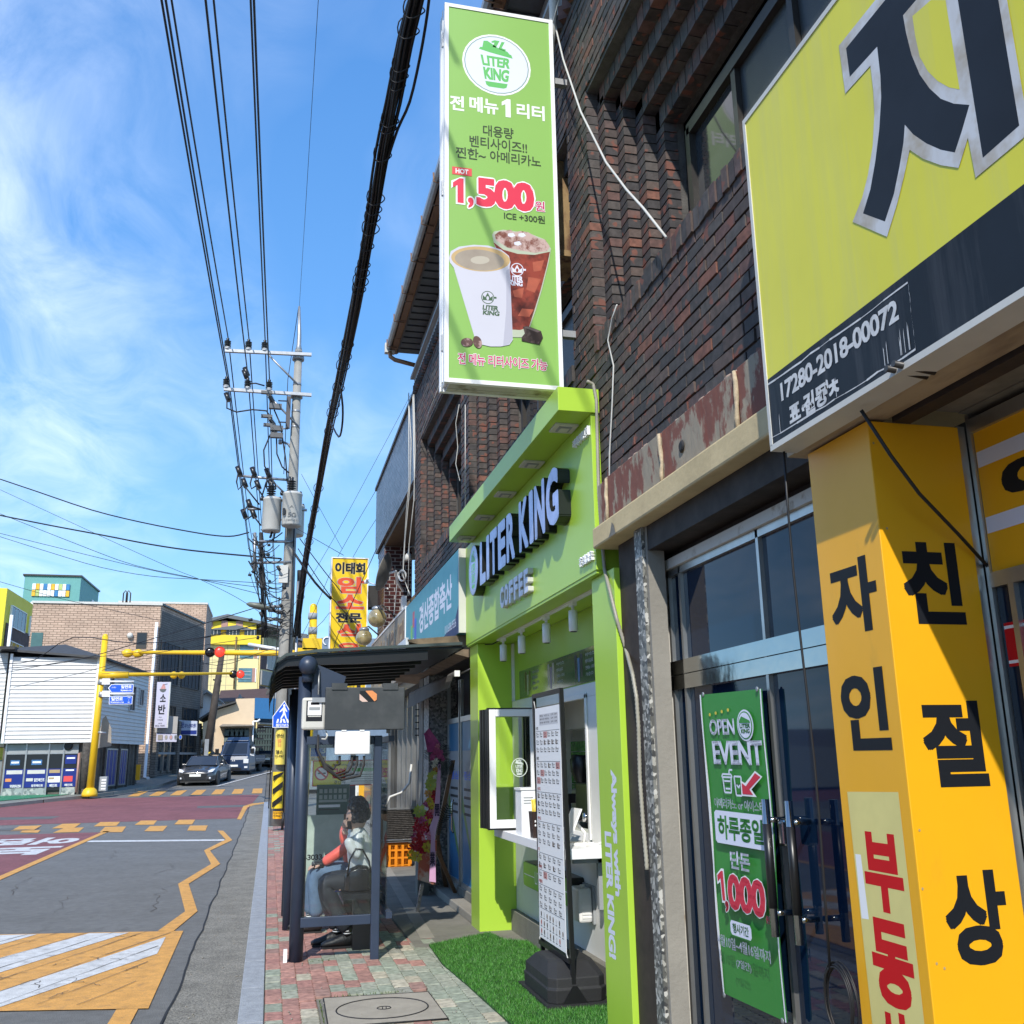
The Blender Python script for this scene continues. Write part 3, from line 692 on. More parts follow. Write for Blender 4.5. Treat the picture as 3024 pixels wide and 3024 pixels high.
sp = MB(); sp.add([(1.897, 5.30, 2.845), (1.897, 5.17, 2.845), (1.896, 5.19, 2.90), (1.896, 5.225, 2.925), (1.896, 5.26, 2.87)], [(0, 1, 2, 3, 4)]); sp.build('spall', concrete_d, bb)
# rusty bracket box behind the tower sign
rt = MB().box(2.03, 2.2, 6.52, 6.9, 5.37, 6.37).build('rusty_box', rust, loc=(2.1, 6.6, 5.37)); tag(rt, 'rusty steel box fixed high on the brick wall behind the tall green sign', 'metal box')
mbx = MB().box(2.19, 2.235, 6.47, 6.52, 5.37, 6.37).box(2.02, 2.235, 6.46, 6.53, 5.35, 5.40).box(2.02, 2.235, 6.46, 6.53, 6.35, 6.39).build('flange', rust, rt)
# ================================================================ NEXT HOUSE ALONG, TILED UPPER BOX
tile_d = cellrand(mat('grey_glazed_brick', (.09, .1, .12), .3), [(0, (.085, .095, .12)), (.3, (.11, .12, .15)), (.6, (.07, .08, .10)), (.8, (.13, .14, .17))], bump=0)
nb = thing('tiled_house', 'dark grey glazed-tile upper storey overhanging a red brick porch beyond the brick building', 'house', (2.4, 17, 0))
MB().box(2.03, 5, 14.3, 20.2, 5.8, 7.2).box(4.9, 5.0, 14.3, 20.2, 2.5, 5.8).box(4.0, 4.9, 19.8, 20.2, 2.5, 5.8).build('upper_wall', mortar, nb)
MB().box(1.96, 5, 14.28, 20.25, 7.2, 7.26).build('coping', frm, nb)
t = MB(); r = 0; z = 5.8; ind = []
while z < 7.17:
 y = 14.3-(.11 if r % 2 else 0)
 while y < 20.18:
  a_, b_ = max(y, 14.3), min(y+.225, 20.2)
  if b_-a_ > .03: t.box(1.99, 2.035, a_, b_-.006, z, z+.062)
  y += .232
 z += .068; r += 1
stuff(t.build('tile', tile_d, nb))
redb = cellrand(mat('oxblood_brick', (.05, .012, .01), .3), [(0, (.05, .013, .012)), (.4, (.07, .018, .015)), (.7, (.035, .012, .012))], bump=0)
lm = mat('light_mortar', (.38, .35, .33), .9)
def pier(x0, x1, y0, y1, z0, z1, name='pier'):
 p = MB().box(x0, x1, y0, y1, z0, z1).build(name, lm, nb); b = MB(); z = z0; r = 0
 while z < z1-.05:
  x = x0-(.1 if r % 2 else 0)
  while x < x1: 
   a_, c_ = max(x, x0), min(x+.2, x1)
   if c_-a_ > .02: b.box(a_+.006, c_-.006, y0-.008, y0+.02, z, z+.06)
   x += .21
  y = y0-(.1 if r % 2 else 0)
  while y < y1:
   a_, c_ = max(y, y0), min(y+.2, y1)
   if c_-a_ > .02: b.box(x0-.008, x0+.02, a_+.006, c_-.006, z, z+.06)
   y += .21
  z += .075; r += 1
 stuff(b.build('brick', redb, p)); return p
pier(2.05, 2.6, 18.9, 20.0, 3.6, 5.8); pier(2.35, 2.75, 15.3, 15.7, 3.6, 5.8)
MB().box(2.05, 5, 14.3, 20.2, 5.70, 5.80).build('porch_ceiling', mat('timber_lining', (.13, .09, .06), .6, var=.3, vs=6, stretch=(1, 8, 1)), nb)
brnb = mat('tan_block', (.30, .21, .11), .85, var=.25, vs=8, bump=.4)
par = MB().box(2.02, 2.2, 14.3, 20.2, 3.4, 3.98).build('parapet', lm, nb); b = MB(); z = 3.78; r = 0
while z < 3.98:
 y = 14.32-(.1 if r % 2 else 0)
 while y < 20.2:
  a_ = max(y, 14.32); c_ = min(y+.2, 20.2)
  if c_-a_ > .03: b.box(2.0, 2.03, a_, c_-.01, z, z+.058)
  y += .21
 z += .067; r += 1
stuff(b.build('brick', brnb, par))
MB().box(2.34, 5, 14.28, 20.2, 0, 3.6).build('lower_mass', darkin, nb)
MB().box(2.31, 5, 14.265, 14.295, 3.0, 7.19).build('party_wall', mortar, nb)
lampo = MB().tube([(2.5, 17.3, 5.2), (2.4, 17.2, 5.35), (2.3, 17.1, 5.3), (2.28, 17.08, 5.2)], .015, 6).lathe([(.02, 0), (.06, -.05), (.075, -.14), (.0, -.14)], (2.28, 17.08, 5.2), 10).build('porch_lamp', offwhite, loc=(2.5, 17.3, 5.2)); tag(lampo, 'small white bell-shaped porch lamp under the tiled overhang', 'lamp')
# ================================================================ THE GREEN CAFE FRONT
greenp = mat('print_green', (.30, .56, .17), .4, var=.02); logog = mat('logo_green', (.13, .50, .13), .4, var=0)
pale = mat('print_white', (.72, .74, .86), .4, var=.02); wht = mat('bright_white', (.85, .85, .85), .4, var=0)
def cup_logo(a, cx, cy, rx, ry, disc=None, ring=None, ink_=None, rim=None):
 "round badge: takeaway cup with a tilted lid, LITER over KING"
 if rim: a.ell(cx, cy, rx*1.06, ry*1.06, rim)
 if ring: a.ell(cx, cy, rx*1.0, ry*1.0, ring)
 if disc: a.ell(cx, cy, rx*.97, ry*.97, disc)
 k = ink_
 def q(pts, **o): a.poly([(cx+x*rx, cy+y*ry) for x, y in pts], k, **o)
 q([(-.55, .47), (-.50, .55), (-.44, .55), (-.40, .78), (-.28, .80), (.05, .60), (.34, .52), (.40, .44), (.46, .42), (.50, .30), (-.20, .40)], lift=False)
 q([(-.12, .62), (-.02, .60), (.10, .86), (-.06, .86), (-.16, .80), (-.14, .75), (-.06, .77)], lift=False); q([(.06, .58), (.26, .52), (.30, .58), (.16, .62), (.26, .84), (.16, .84)], lift=False)
 def taper(X, Y): return .5+(X-.5)*(.86+.14*Y), Y
 a.text('LITER', cx-.50*rx, cx+.46*rx, cy-.08*ry, cy+.28*ry, k, .04, lift=False, warp=taper)
 a.text('KING', cx-.43*rx, cx+.40*rx, cy-.56*ry, cy-.13*ry, k, .045, lift=False, warp=taper)
 q([(-.36, -.62), (.33, -.62), (.29, -.76), (.2, -.80), (-.25, -.80), (-.33, -.74)]); a.up()
cf = thing('cafe_front', 'lime green takeaway coffee shop front with black-sided letters and a serving window', 'shop front', (2.1, 7.8, 0))
FX = 1.94; XI = 2.35
MB().box(FX, 1.998, 5.66, 9.93, 2.725, 3.76).build('fascia', lime, cf, bevel=.003)
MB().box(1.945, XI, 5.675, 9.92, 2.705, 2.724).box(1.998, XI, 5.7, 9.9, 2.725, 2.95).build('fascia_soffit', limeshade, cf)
ev = MB().box(1.715, 1.995, 5.64, 9.66, 3.762, 3.925).build('eave', lime, cf, bevel=.003)
for i, (u, v) in enumerate([(1658.7, 1262), (1566, 1369), (1486.6, 1458), (1426.8, 1527), (1378, 1588)]):
 p = SZ(u, v, 3.76); y = p.y
 d = MB().box(1.765, 1.925, y-.085, y+.085, 3.748, 3.7605).build('downlight', offwhite, ev)
 b = MB(); b.box(1.80, 1.89, y-.05, y+.05, 3.742, 3.7475); b.box(1.815, 1.875, y-.035, y+.035, 3.738, 3.7415, 1); b.build('diffuser', [greym, offwhite], d)
for (a_, b_) in ((5.47, 5.90), (9.56, 9.95)):
 MB().box(1.985, 2.08 if a_ < 6 else XI, a_, b_, -.02, 2.703).build('pillar', lime, cf, bevel=.003)
MB().box(2.082, XI+.05, 5.60, 5.90, -.02, 2.703).build('return_panel', lime, cf)
# inner face: lime above, glazed menu strip, white window frame, white wall, grey plinth
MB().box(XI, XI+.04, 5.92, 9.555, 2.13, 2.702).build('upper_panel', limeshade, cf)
MB().box(XI-.005, XI+.03, 5.915, 9.55, .19, .93).build('lower_wall', white, cf)
MB().box(XI-.06, XI+.03, 5.925, 9.55, -.02, .19).build('plinth', concrete_d, cf, bevel=.004)
wf = MB().box(XI-.02, XI+.05, 5.92, 9.55, 2.03, 2.128).box(XI-.02, XI+.05, 5.92, 7.13, .97, 2.029).box(XI-.02, XI+.05, 9.30, 9.55, .97, 2.029).box(XI-.02, XI+.02, 9.50, 9.555, 2.13, 2.70).box(XI-.02, XI+.05, 5.92, 9.55, .93, .969)
wf.box(XI-.035, XI-.02, 7.13, 7.17, .99, 2.05).box(XI-.035, XI-.02, 7.13, 9.3, 2.02, 2.06); wf = wf.build('window_frame', white, cf, bevel=.003)
# menu strip above the window
mg = mat('menu_film_green', (.10, .17, .06), .12, var=.1, spec=.8)
ms = MB().box(XI-.008, XI-.001, 5.93, 9.28, 2.14, 2.40).build('menu_strip', mg, cf)
a = Art((XI-.008, 9.28, 2.14), RY, UZ)
drinks = [(.55, .22, .12, .10), (.25, .12, .35, .02), (.10, .25, .45, .02), (.55, .04, .05, .02), (.45, .5, .08, .03), (.03, .03, .03, 0)]
dm_ = [mat('drink_%s' % n, c, .3, var=.3, vs=30) for n, c in (('cola', (.10, .04, .02)), ('violet', (.22, .14, .38)), ('blue', (.08, .22, .48)), ('berry', (.50, .05, .05)), ('lemon', (.62, .52, .12)), ('dark', (.03, .03, .04)), ('milk', (.5, .45, .42)))]
gcream = mat('faint_print', (.38, .40, .36), .5, var=.1)
for i, cols in enumerate([(0, 6, 0), (6, 1, 6), (5, 2, 5), (3, 4, 5)]):
 cx = .25+.80*i
 for j, c in enumerate(cols):
  x = cx+j*.075
  a.poly([(x-.03, .235-.03*(j == 1)), (x+.03, .235-.03*(j == 1)), (x+.022, .05-.03*(j == 1)), (x-.022, .05-.03*(j == 1))], dm_[c], lift=False)
 a.up()
 for j, s in enumerate(('아이스', '벤티음료', '전메뉴 1리터', '가능합니다')): a.text(s, cx+.25, cx+.48-.04*(j % 2), .195-.05*j, .225-.05*j, gcream, .02, lift=False, res=1)
a.build('menu_print', ms)
# track with four spotlights
tr = MB().box(2.10, 2.135, 6.0, 9.2, 2.688, 2.704).build('light_track', white, cf)
for (u, v) in ((1487, 1955), (1541, 1916), (1614, 1877), (1693, 1840)):
 p = SX(u, v, 2.118); y = p.y
 h = MB().box(2.10, 2.135, y-.045, y+.045, 2.66, 2.688).cyl((2.118, y, 2.66), (2.118, y, 2.63), .012).build('spotlight', whitem, tr)
 MB().lathe([(.028, 0), (.034, .005), (.034, .15), (.028, .155)], (2.118, y, 2.475), 16).build('spot_body', whitem, h)
 MB().lathe([(.026, 0), (.022, .004)], (2.118, y, 2.472), 16).build('spot_lens', darkin, h)
cbk = MB().tube([(2.118, 9.2, 2.69), (2.10, 9.4, 2.68), (2.05, 9.62, 2.70)], .006, 5).build('feed_cable', cable, tr)
# counter
ctz = .97
MB().box(2.0, XI+.25, 6.72, 8.95, ctz-.068, ctz).build('counter', wht, cf, bevel=.003)
MB().box(2.28, XI-.006, 6.86, 6.90, .55, .90).box(2.10, XI-.006, 6.86, 6.90, .86, .90).build('bracket', greym, cf)
# interior
tg = cellrand(mat('green_tile', (.03, .16, .02), .15), [(0, (.11, .42, .05)), (.5, (.09, .37, .045)), (.8, (.13, .48, .06))], bump=0)
inr = MB().box(3.05, 3.4, 5.7, 9.9, 0, 2.72).box(XI+.05, 3.4, 5.65, 5.72, 0, 2.72).box(XI+.05, 3.4, 9.87, 9.94, 0, 2.72).box(XI+.05, 3.4, 5.7, 9.9, 2.71, 2.8).box(XI+.05, 3.4, 5.7, 9.9, -.02, .02)
inr.build('interior', whitem, cf)
gr = MB().box(3.035, 3.049, 5.75, 9.85, 1.0, 1.78).build('tile_grout', white, cf)
tb = MB(); z = 1.005; r = 0
tiles = []
while z < 1.77:
 y = 5.78
 while y < 9.8: tiles.append((y, z)); y += .105
 z += .105
um = MB().box(0, .009, 0, .098, 0, .098).build('tmp', tg); tme = um.data; bpy.data.objects.remove(um); tme.name = 'tile'
for y, z in tiles[:300]:
 o = bpy.data.objects.new('tile', tme); C.objects.link(o); o.parent = gr; o.location = Vector((3.027, y, z))-wloc(gr)
MB().box(2.80, 3.03, 6.2, 9.4, 1.84, 2.5).box(2.785, 2.8, 6.22, 7.3, 1.86, 2.48).box(2.785, 2.8, 7.32, 8.4, 1.86, 2.48).build('wall_cupboard', whitem, cf)
MB().box(2.55, 3.0, 6.1, 9.5, .55, .95).build('back_counter', steel, cf)
p = SX(1718, 2290, 2.78)
gd = thing('coffee_grinder', 'black and silver coffee grinder with a dark bean hopper inside the serving window', 'coffee grinder', (2.78, p.y, .95))
MB().box(2.70, 2.86, p.y-.09, p.y+.09, .95, 1.30).build('body', alu, gd, bevel=.02)
MB().lathe([(.03, 1.30), (.05, 1.34), (.10, 1.45), (.105, 1.56), (.09, 1.58), (.09, 1.60)], (2.78, p.y, 0), 20).build('hopper', black, gd)
MB().box(2.63, 2.72, p.y-.05, p.y+.05, 1.18, 1.26).cyl((2.65, p.y, 1.18), (2.65, p.y, 1.08), .02).build('spout', black, gd)
em = thing('espresso_machine', 'dark espresso machine at the edge of the serving window beside the grinder', 'coffee machine', (2.85, p.y-.42, .95))
MB().box(2.65, 3.1, p.y-.7, p.y-.2, 1.03, 1.36).build('body', black, em, bevel=.02); MB().box(2.6, 3.1, p.y-.7, p.y-.2, .95, 1.0).build('drip_tray', steel, em)
g = MB(); [g.cyl((2.63, p.y-q, 1.12), (2.63, p.y-q, 1.05), .03) for q in (.33, .55)]; g.build('group_head', steel, em)
# folding window swung out at right angles, the other leaves stacked behind
fw = thing('folding_window', 'white framed folding window swung open at a right angle with the round cup badge on its glass', 'window', (2.1, 8.6, .99))
MB().box(1.885, 1.945, 8.60, 8.635, .99, 2.01).box(2.265, 2.325, 8.60, 8.635, .99, 2.01).box(1.946, 2.264, 8.60, 8.635, .99, 1.06).box(1.946, 2.264, 8.60, 8.635, 1.945, 2.01).build('leaf_frame', wht, fw, bevel=.003)
MB().box(1.945, 2.265, 8.615, 8.621, 1.06, 1.945).build('pane', glass_c, fw)
MB().box(1.87, 1.883, 8.595, 8.64, .985, 2.015).box(1.87, 2.33, 8.595, 8.64, 2.0105, 2.02).box(2.225, 2.262, 8.622, 8.632, 1.06, 1.945).box(1.87, 2.33, 8.595, 8.64, .978, .989).build('gasket', black, fw)
for k in range(3):
 y = 8.65+.06*k; x = 1.865-.012*k
 MB().box(x, x+.05, y, y+.045, .985, 2.01).box(x+.4, x+.45, y, y+.045, .985, 2.01).box(x+.05, x+.4, y, y+.045, .985, 1.05).box(x+.05, x+.4, y, y+.045, 1.945, 2.01).build('stacked_leaf', black, fw)
a = Art((1.945, 8.6135, 1.06), RX, UZ)
lw_ = mat('etched_white', (.6, .66, .6), .4, var=0)
ring = [(.215+.075*math.cos(t*PI/16), .44+.082*math.sin(t*PI/16)) for t in range(33)]; ri = [(.215+.068*math.cos(t*PI/16), .44+.075*math.sin(t*PI/16)) for t in range(33)]
for i in range(32): a.poly([ring[i], ring[i+1], ri[i+1], ri[i]], lw_, lift=False)
cup_logo(a, .215, .44, .075, .08, ink_=lw_)
a.build('glass_badge', fw)
# things on the counter
wb = MB().prism([(2.03, 8.05, ctz+.002), (2.155, 8.05, ctz+.002), (2.155, 8.25, ctz+.002), (2.03, 8.25, ctz+.002)], (0, 0, .36)).box(2.022, 2.163, 8.042, 8.258, 1.325, 1.342)
wb = wb.build('napkin_dispenser', wht, loc=(2.09, 8.1, ctz)); tag(wb, 'tall white paper-lined bin standing on the counter left of the menu banner', 'container')
a = Art((2.03, 8.049, 1.2), RX, UZ)
for i in range(3): a.rect(.02, .10-.02*(i == 2), .06-.022*i, .068-.022*i, greym, lift=False)
a.build('small_print', wb)
st = thing('straw_cup', 'dark brown square cup full of yellow straws on the serving counter', 'cup', (2.1, 7.85, ctz))
dbr = mat('dark_brown_card', (.035, .018, .014), .5); straw = mat('yellow_straw', (.8, .62, .08), .35)
MB().hexa([(2.04, 7.72, ctz+.002), (2.13, 7.72, ctz+.002), (2.13, 7.81, ctz+.002), (2.04, 7.81, ctz+.002), (2.03, 7.71, ctz+.20), (2.14, 7.71, ctz+.20), (2.14, 7.82, ctz+.20), (2.03, 7.82, ctz+.20)]).build('cup', dbr, st)
for i in range(16):
 x, y = 2.05+.016*(i % 5), 7.73+.02*(i//5); MB().cyl((x, y, ctz+.1), (x+random.uniform(-.02, .02), y+random.uniform(-.02, .02), ctz+.29+random.uniform(-.01, .01)), .005, n=6).build('straw', straw, st)
a = Art((2.03, 7.709, ctz), RX, UZ); a.rect(.02, .06, .12, .135, wht, lift=False); a.rect(.02, .055, .09, .105, wht); a.build('cup_mark', st)
tb_ = thing('order_tablet', 'white tablet tilted on its stand on the counter right of the menu banner', 'tablet', (2.2, 7.0, ctz))
MB().hexa([(2.10, 6.98, ctz+.03), (2.112, 6.97, ctz+.03), (2.112, 7.2, ctz+.03), (2.10, 7.2, ctz+.03), (2.20, 6.98, ctz+.25), (2.212, 6.97, ctz+.25), (2.212, 7.2, ctz+.25), (2.20, 7.2, ctz+.25)]).build('screen', wht, tb_)
MB().tube([(2.2, 7.08, ctz+.14), (2.26, 7.08, ctz+.08), (2.25, 7.08, ctz+.01)], .012).box(2.12, 2.30, 7.0, 7.18, ctz+.001, ctz+.014).build('stand', whitem, tb_)
ca = MB(); ca.tube([(2.25, 6.98, ctz+.01), (2.20, 6.86, ctz+.008), (2.30, 6.80, ctz+.03), (2.38, 6.88, ctz+.008), (2.45, 6.8, ctz+.02), (2.52, 6.95, ctz+.01)], .004, 5); ca = ca.build('charging_cable', whitem, loc=(2.25, 6.9, ctz)); tag(ca, 'loose white cable curling across the counter by the tablet', 'cable')
ms_ = MB().ball((2.47, 6.83, ctz+.018), .03, 12, 0, (1.4, 1, .6)).build('computer_mouse', black, loc=(2.47, 6.83, ctz)); tag(ms_, 'small black computer mouse at the near end of the counter', 'mouse')
# light box under the counter, dispenser
lb = thing('counter_light_box', 'green light box with a black back fixed to the white wall under the counter', 'sign', (2.3, 7.8, .5))
bgm = mat('light_box_green', (.10, .42, .02), .3, var=.03)
poly = []; y0, y1, z0, z1, r = 7.40, 8.79, .492, .70, .03
for (cy, cz, t0) in ((y1-r, z1-r, 0), (y0+r, z1-r, 90), (y0+r, z0+r, 180), (y1-r, z0+r, 270)):
 for q in range(5): t = R_(t0+22.5*q); poly.append((2.235, cy+r*math.cos(t), cz+r*math.sin(t)))
MB().prism(poly, (.11, 0, 0), 0).build('case', black, lb)
MB().prism([(x-.012, 8.095+(y-8.095)*.99, .6075+(z-.6075)*.93) for x, y, z in poly], (.011, 0, 0)).build('face', bgm, lb)
a = Art((2.223, 8.79, .492), RY, UZ); a.rect(.03, .38, .10, .108, wht, False); a.rect(1.08, 1.36, .10, .108, wht, False); a.text('LITER KING', .40, 1.04, .055, .155, wht, .0, res=2); a.build('lettering', lb)
dp = thing('soap_dispenser', 'white ribbed plastic dispenser box on the wall below the counter end', 'dispenser', (2.24, 7.12, .55))
dn_, df_ = SX(1713, 2680, 2.23).y, SX(1688, 2660, 2.23).y; MB().box(2.22, 2.325, dn_, df_, .42, .655).build('case', whitem, dp, bevel=.018)
rb_ = MB()
for i in range(7): rb_.box(2.245, 2.315, dn_-.005, dn_+.01, .45+.025*i, .462+.025*i)
rb_.build('ribs', whitem, dp); MB().box(2.325, XI-.007, dn_-.015, df_+.02, .41, .67).build('back_plate', greym, dp); MB().cyl((2.27, dn_+.06, .65), (2.27, dn_+.06, .675), .018).build('cap', whitem, dp)
ba = MB().box(2.325, 2.343, 6.93, 6.97, .70, .86).build('door_sensor', mat('pale_blue_plastic', (.35, .45, .5), .4), loc=(2.33, 6.95, .78)); tag(ba, 'small pale blue sensor strip on the white wall just under the counter', 'sensor')
# big black-sided letters
LTX = 1.85
yL = SX(1300+322/2.76, 1150+1420/2.76, LTX).y; yR = SX(1300+605/2.76, 1150+1150/2.76, LTX).y; yK = SX(1300+640/2.76, 1150+1100/2.76, LTX).y; yG = SX(1300+962/2.76, 1150+860/2.76, LTX).y
zt = (SX(1300+330/2.76, 1150+1238/2.76, LTX).z+SX(1300+940/2.76, 1150+625/2.76, LTX).z)/2; zb = (SX(1300+330/2.76, 1150+1590/2.76, LTX).z+SX(1300+925/2.76, 1150+1120/2.76, LTX).z)/2
blk_side = mat('letter_side', (.014, .016, .016), .3, var=.05)
mirror = mat('letter_mirror_face', (.46, .50, .80), .22, var=.25, vs=5, metal=.35)
def word(s, ya, yb, z0, z1, mats, d, x, bold, gap=.06, widths=None):
 ws = [(widths or {}).get(c, 1) for c in s]; tot = ya-yb; g = tot*gap/len(s); u = (tot-g*(len(s)-1))/sum(ws); y = ya
 for c, w in zip(s, ws): letter(c, (x+d, y, z0), RY, UZ, u*w, z1-z0, d, mats, cf, bold=bold); y -= u*w+g
word('LITER', yL, yR, zb, zt, [mirror, blk_side], .09, LTX, .05, .12, {'I': .42, 'L': .9})
word('KING', yK, yG, zb, zt, [mirror, blk_side], .09, LTX, .05, .12, {'I': .42, 'G': 1.1})
mb = MB(); cy, cz = SX(1300+270/2.76, 1150+1475/2.76, LTX).y, SX(1300+270/2.76, 1150+1475/2.76, LTX).z
ry = abs(SX(1300+233/2.76, 1150+1475/2.76, LTX).y-SX(1300+308/2.76, 1150+1475/2.76, LTX).y)/2; rz = (SX(1300+270/2.76, 1150+1270/2.76, LTX).z-SX(1300+270/2.76, 1150+1680/2.76, LTX).z)/2
bd = MB().prism([(LTX, cy+ry*math.cos(t*PI/20), cz+rz*math.sin(t*PI/20)) for t in range(40)], (.09, 0, 0), 0).build('round_badge', blk_side, cf)
a = Art((LTX, cy+ry, cz-rz), RY, UZ); a.ell(ry, rz, ry*.97, rz*.97, mirror); cup_logo(a, ry, rz, ry*.9, rz*.9, ink_=logog); a.build('badge_face', bd)
# COFFEE and the two small Korean lines
cx_ = 1.895
c0, c1 = SX(1300+486/2.76, 1150+1700/2.76, cx_), SX(1300+715/2.76, 1150+1560/2.76, cx_)
word('COFFEE', c0.y, c1.y, SX(1300+500/2.76, 1150+1788/2.76, cx_).z, SX(1300+500/2.76, 1150+1610/2.76, cx_).z, [mat('letter_pale_face', (.62, .65, .82), .3, var=.1), offwhite], .045, cx_, .05, .18)
def tiny(s, P0, P1, hz, x=1.918):
 p, q = SX(*P0, x), SX(*P1, x); n = len(s); w = (p.y-q.y)/n
 for i, c in enumerate(s): letter(c, (x+.022, p.y-i*w, p.z), RY, UZ, w*.9, hz, .02, [wht, wht], cf, bold=.02, res=1)
tiny('리터킹자인점', (1300+1075/2.76, 1150+492/2.76), (1300+1200/2.76, 1150+390/2.76), .062)
tiny('휴일없음', (1300+1127/2.76, 1150+1452/2.76), (1300+1236/2.76, 1150+1395/2.76), .062)
# writing down the near pillar
a = Art((1.985, 5.90, 0), RY, UZ)
vt, vb_ = SX(1350+1290/2.76, 1800+1305/2.76, 1.985).z, SX(1350+1530/3.096, 2400+790/3.096, 1.985).z
a.text('Always with', .20, .325, vb_, vt, pale, .04, rot=90)
vt, vb_ = SX(1350+1250/2.76, 1800+1815/2.76, 1.985).z, SX(1350+1460/3.096, 2400+1355/3.096, 1.985).z
a.text('LITER KING!', .075, .195, vb_, vt, pale, .04, rot=90); a.build('pillar_lettering', cf)
# flexible conduit down the side
cp = [(1718+15, 1125, 1.98), (1752, 1135, 1.97), (1761, 1180, 1.955), (1764, 1300, 1.955), (1768, 1450, 1.955), (1778, 1600, 1.955), (1785, 1680, 1.95), (1800, 1740, 1.95), (1822, 1830, 1.955), (1848, 1915, 1.96), (1868, 1990, 1.965), (1880, 2060, 1.985), (1886, 2150, 2.0), (1890, 2300, 2.0), (1900, 2440, 2.0), (1909, 2540, 2.0), (1911, 2575, 2.01)]
P = [SX(u, v, 1.955) if i > 9 else SY(u, v, 5.632 if i < 7 else (5.50 if i == 7 else 5.445)) for i, (u, v, x) in enumerate(cp)]
Q = []
for p, q in zip(P, P[1:]):
 n = max(1, int((q-p).length/.011))
 Q += [p.lerp(q, t/n) for t in range(n)]
co = MB().tube(Q, [.0125 if i % 2 else .0098 for i in range(len(Q))], 8).build('flexible_conduit', mat('conduit_grey', (.36, .34, .27), .45, var=.15), loc=Q[-1]); tag(co, 'ribbed grey flexible conduit snaking down the near edge of the green cafe front', 'conduit')
# artificial grass mat
mg_ = mat('grass_mat_backing', (.02, .09, .012), .95, var=.3, vs=20)
gp = [(1.42, 9.02), (2.05, 9.44), (2.10, 9.05), (2.28, 8.9), (2.28, 5.4), (1.60, 5.4), (1.50, 6.36), (1.45, 7.4), (1.40, 8.2)]
mt_ = MB().prism([(x, y, .001) for x, y in gp], (0, 0, .011)).build('grass_mat', mg_, loc=(1.8, 7.5, 0)); tag(mt_, 'bright green artificial grass mat laid on the pavement before the serving window', 'grass mat')
def inpoly(x, y):
 c = False; n = len(gp)
 for i in range(n):
  x1, y1 = gp[i]; x2, y2 = gp[(i+1) % n]
  if (y1 > y) != (y2 > y) and x < (x2-x1)*(y-y1)/(y2-y1)+x1: c = not c
 return c
rs = np.random.RandomState(3); N = 64000; X = rs.uniform(1.37, 2.3, N); Yy = 5.4+4.1*rs.rand(N); keep = np.array([inpoly(a_, b_) for a_, b_ in zip(X, Yy)]); X, Yy = X[keep], Yy[keep]; n = len(X)
an = rs.uniform(0, 6.28, n); h = rs.uniform(.014, .028, n); w = .0022; lx = rs.normal(0, .010, n); ly = rs.normal(.002, .010, n)
V_ = np.zeros((n, 3, 3)); V_[:, 0] = np.c_[X-w*np.cos(an), Yy-w*np.sin(an), np.full(n, .011)]; V_[:, 1] = np.c_[X+w*np.cos(an), Yy+w*np.sin(an), np.full(n, .011)]; V_[:, 2] = np.c_[X+lx, Yy+ly, .011+h]
me = bpy.data.meshes.new('blades'); me.from_pydata((V_.reshape(-1, 3)-np.array([1.8, 7.5, 0])).tolist(), [], np.arange(n*3).reshape(-1, 3).tolist())
gm = cellrand(mat('grass_blade', (.05, .2, .02), .55), [(0, (.04, .17, .015)), (.3, (.06, .23, .025)), (.6, (.025, .11, .012)), (.85, (.11, .28, .05))], bump=0); me.materials.append(gm)
o = bpy.data.objects.new('blades', me); C.objects.link(o); o.parent = mt_; stuff(o)
# roll-up menu banner on a weighted base
sb = thing('menu_banner_stand', 'tall black-framed banner stand printed with the long price list, on a black weighted base', 'banner stand', (2.0, 6.95, 0))
XB = 1.975
def bar(mb, a_, b_, r=.014): mb.hexa([(a_[0]-r, a_[1]-r, a_[2]), (a_[0]+r, a_[1]-r, a_[2]), (a_[0]+r, a_[1]+r, a_[2]), (a_[0]-r, a_[1]+r, a_[2]), (b_[0]-r, b_[1]-r, b_[2]), (b_[0]+r, b_[1]-r, b_[2]), (b_[0]+r, b_[1]+r, b_[2]), (b_[0]-r, b_[1]+r, b_[2])])
f = MB(); bar(f, (XB+.02, 6.60, .1), (XB, 6.63, 2.05)); bar(f, (XB+.02, 7.34, .1), (XB, 7.37, 2.05)); f.box(XB-.014, XB+.014, 6.62, 7.38, 2.03, 2.06).box(XB-.01, XB+.03, 6.60, 7.35, .27, .30)
f.build('frame', black, sb)
bn = MB().box(XB-.004, XB-.001, 6.665, 7.335, .32, 1.95).build('banner', wht, sb)
tiet = MB()
for (y, z, y2, z2) in ((6.67, 1.95, 6.63, 2.03), (7.33, 1.95, 7.37, 2.03), (6.67, .32, 6.61, .285), (7.33, .32, 7.35, .285)): tiet.tube([(XB-.003, y, z), (XB-.005, y2, z2)], .004, 5)
tiet.build('tie', wcable, sb)
pk = mat('print_black', (.05, .045, .045), .5, var=.3, vs=40); pkr = mat('print_red', (.45, .06, .05), .5); pkp = mat('print_pink', (.62, .30, .28), .5); pkb = mat('print_brown', (.22, .13, .08), .5, var=.4, vs=60); pkg = mat('print_grey', (.62, .62, .64), .5, var=.05)
a = Art((XB-.004, 7.335, .32), RY, UZ)
bwid, bh = .67, 1.63; rr = random.Random(5)
a.rect(.12, .62, 1.50, 1.58, pkg)
for i, s in enumerate(('메뉴  ICE 1L', '벤티사이즈 아메리카노', '전 메뉴 테이크아웃')): a.text(s, .14, .40, 1.56-.025*i, 1.575-.025*i, pk, .02, lift=False, res=1)
for i in range(3): a.text('2,500   3,000', .44, .60, 1.56-.025*i, 1.575-.025*i, pk, .02, lift=False, res=1)
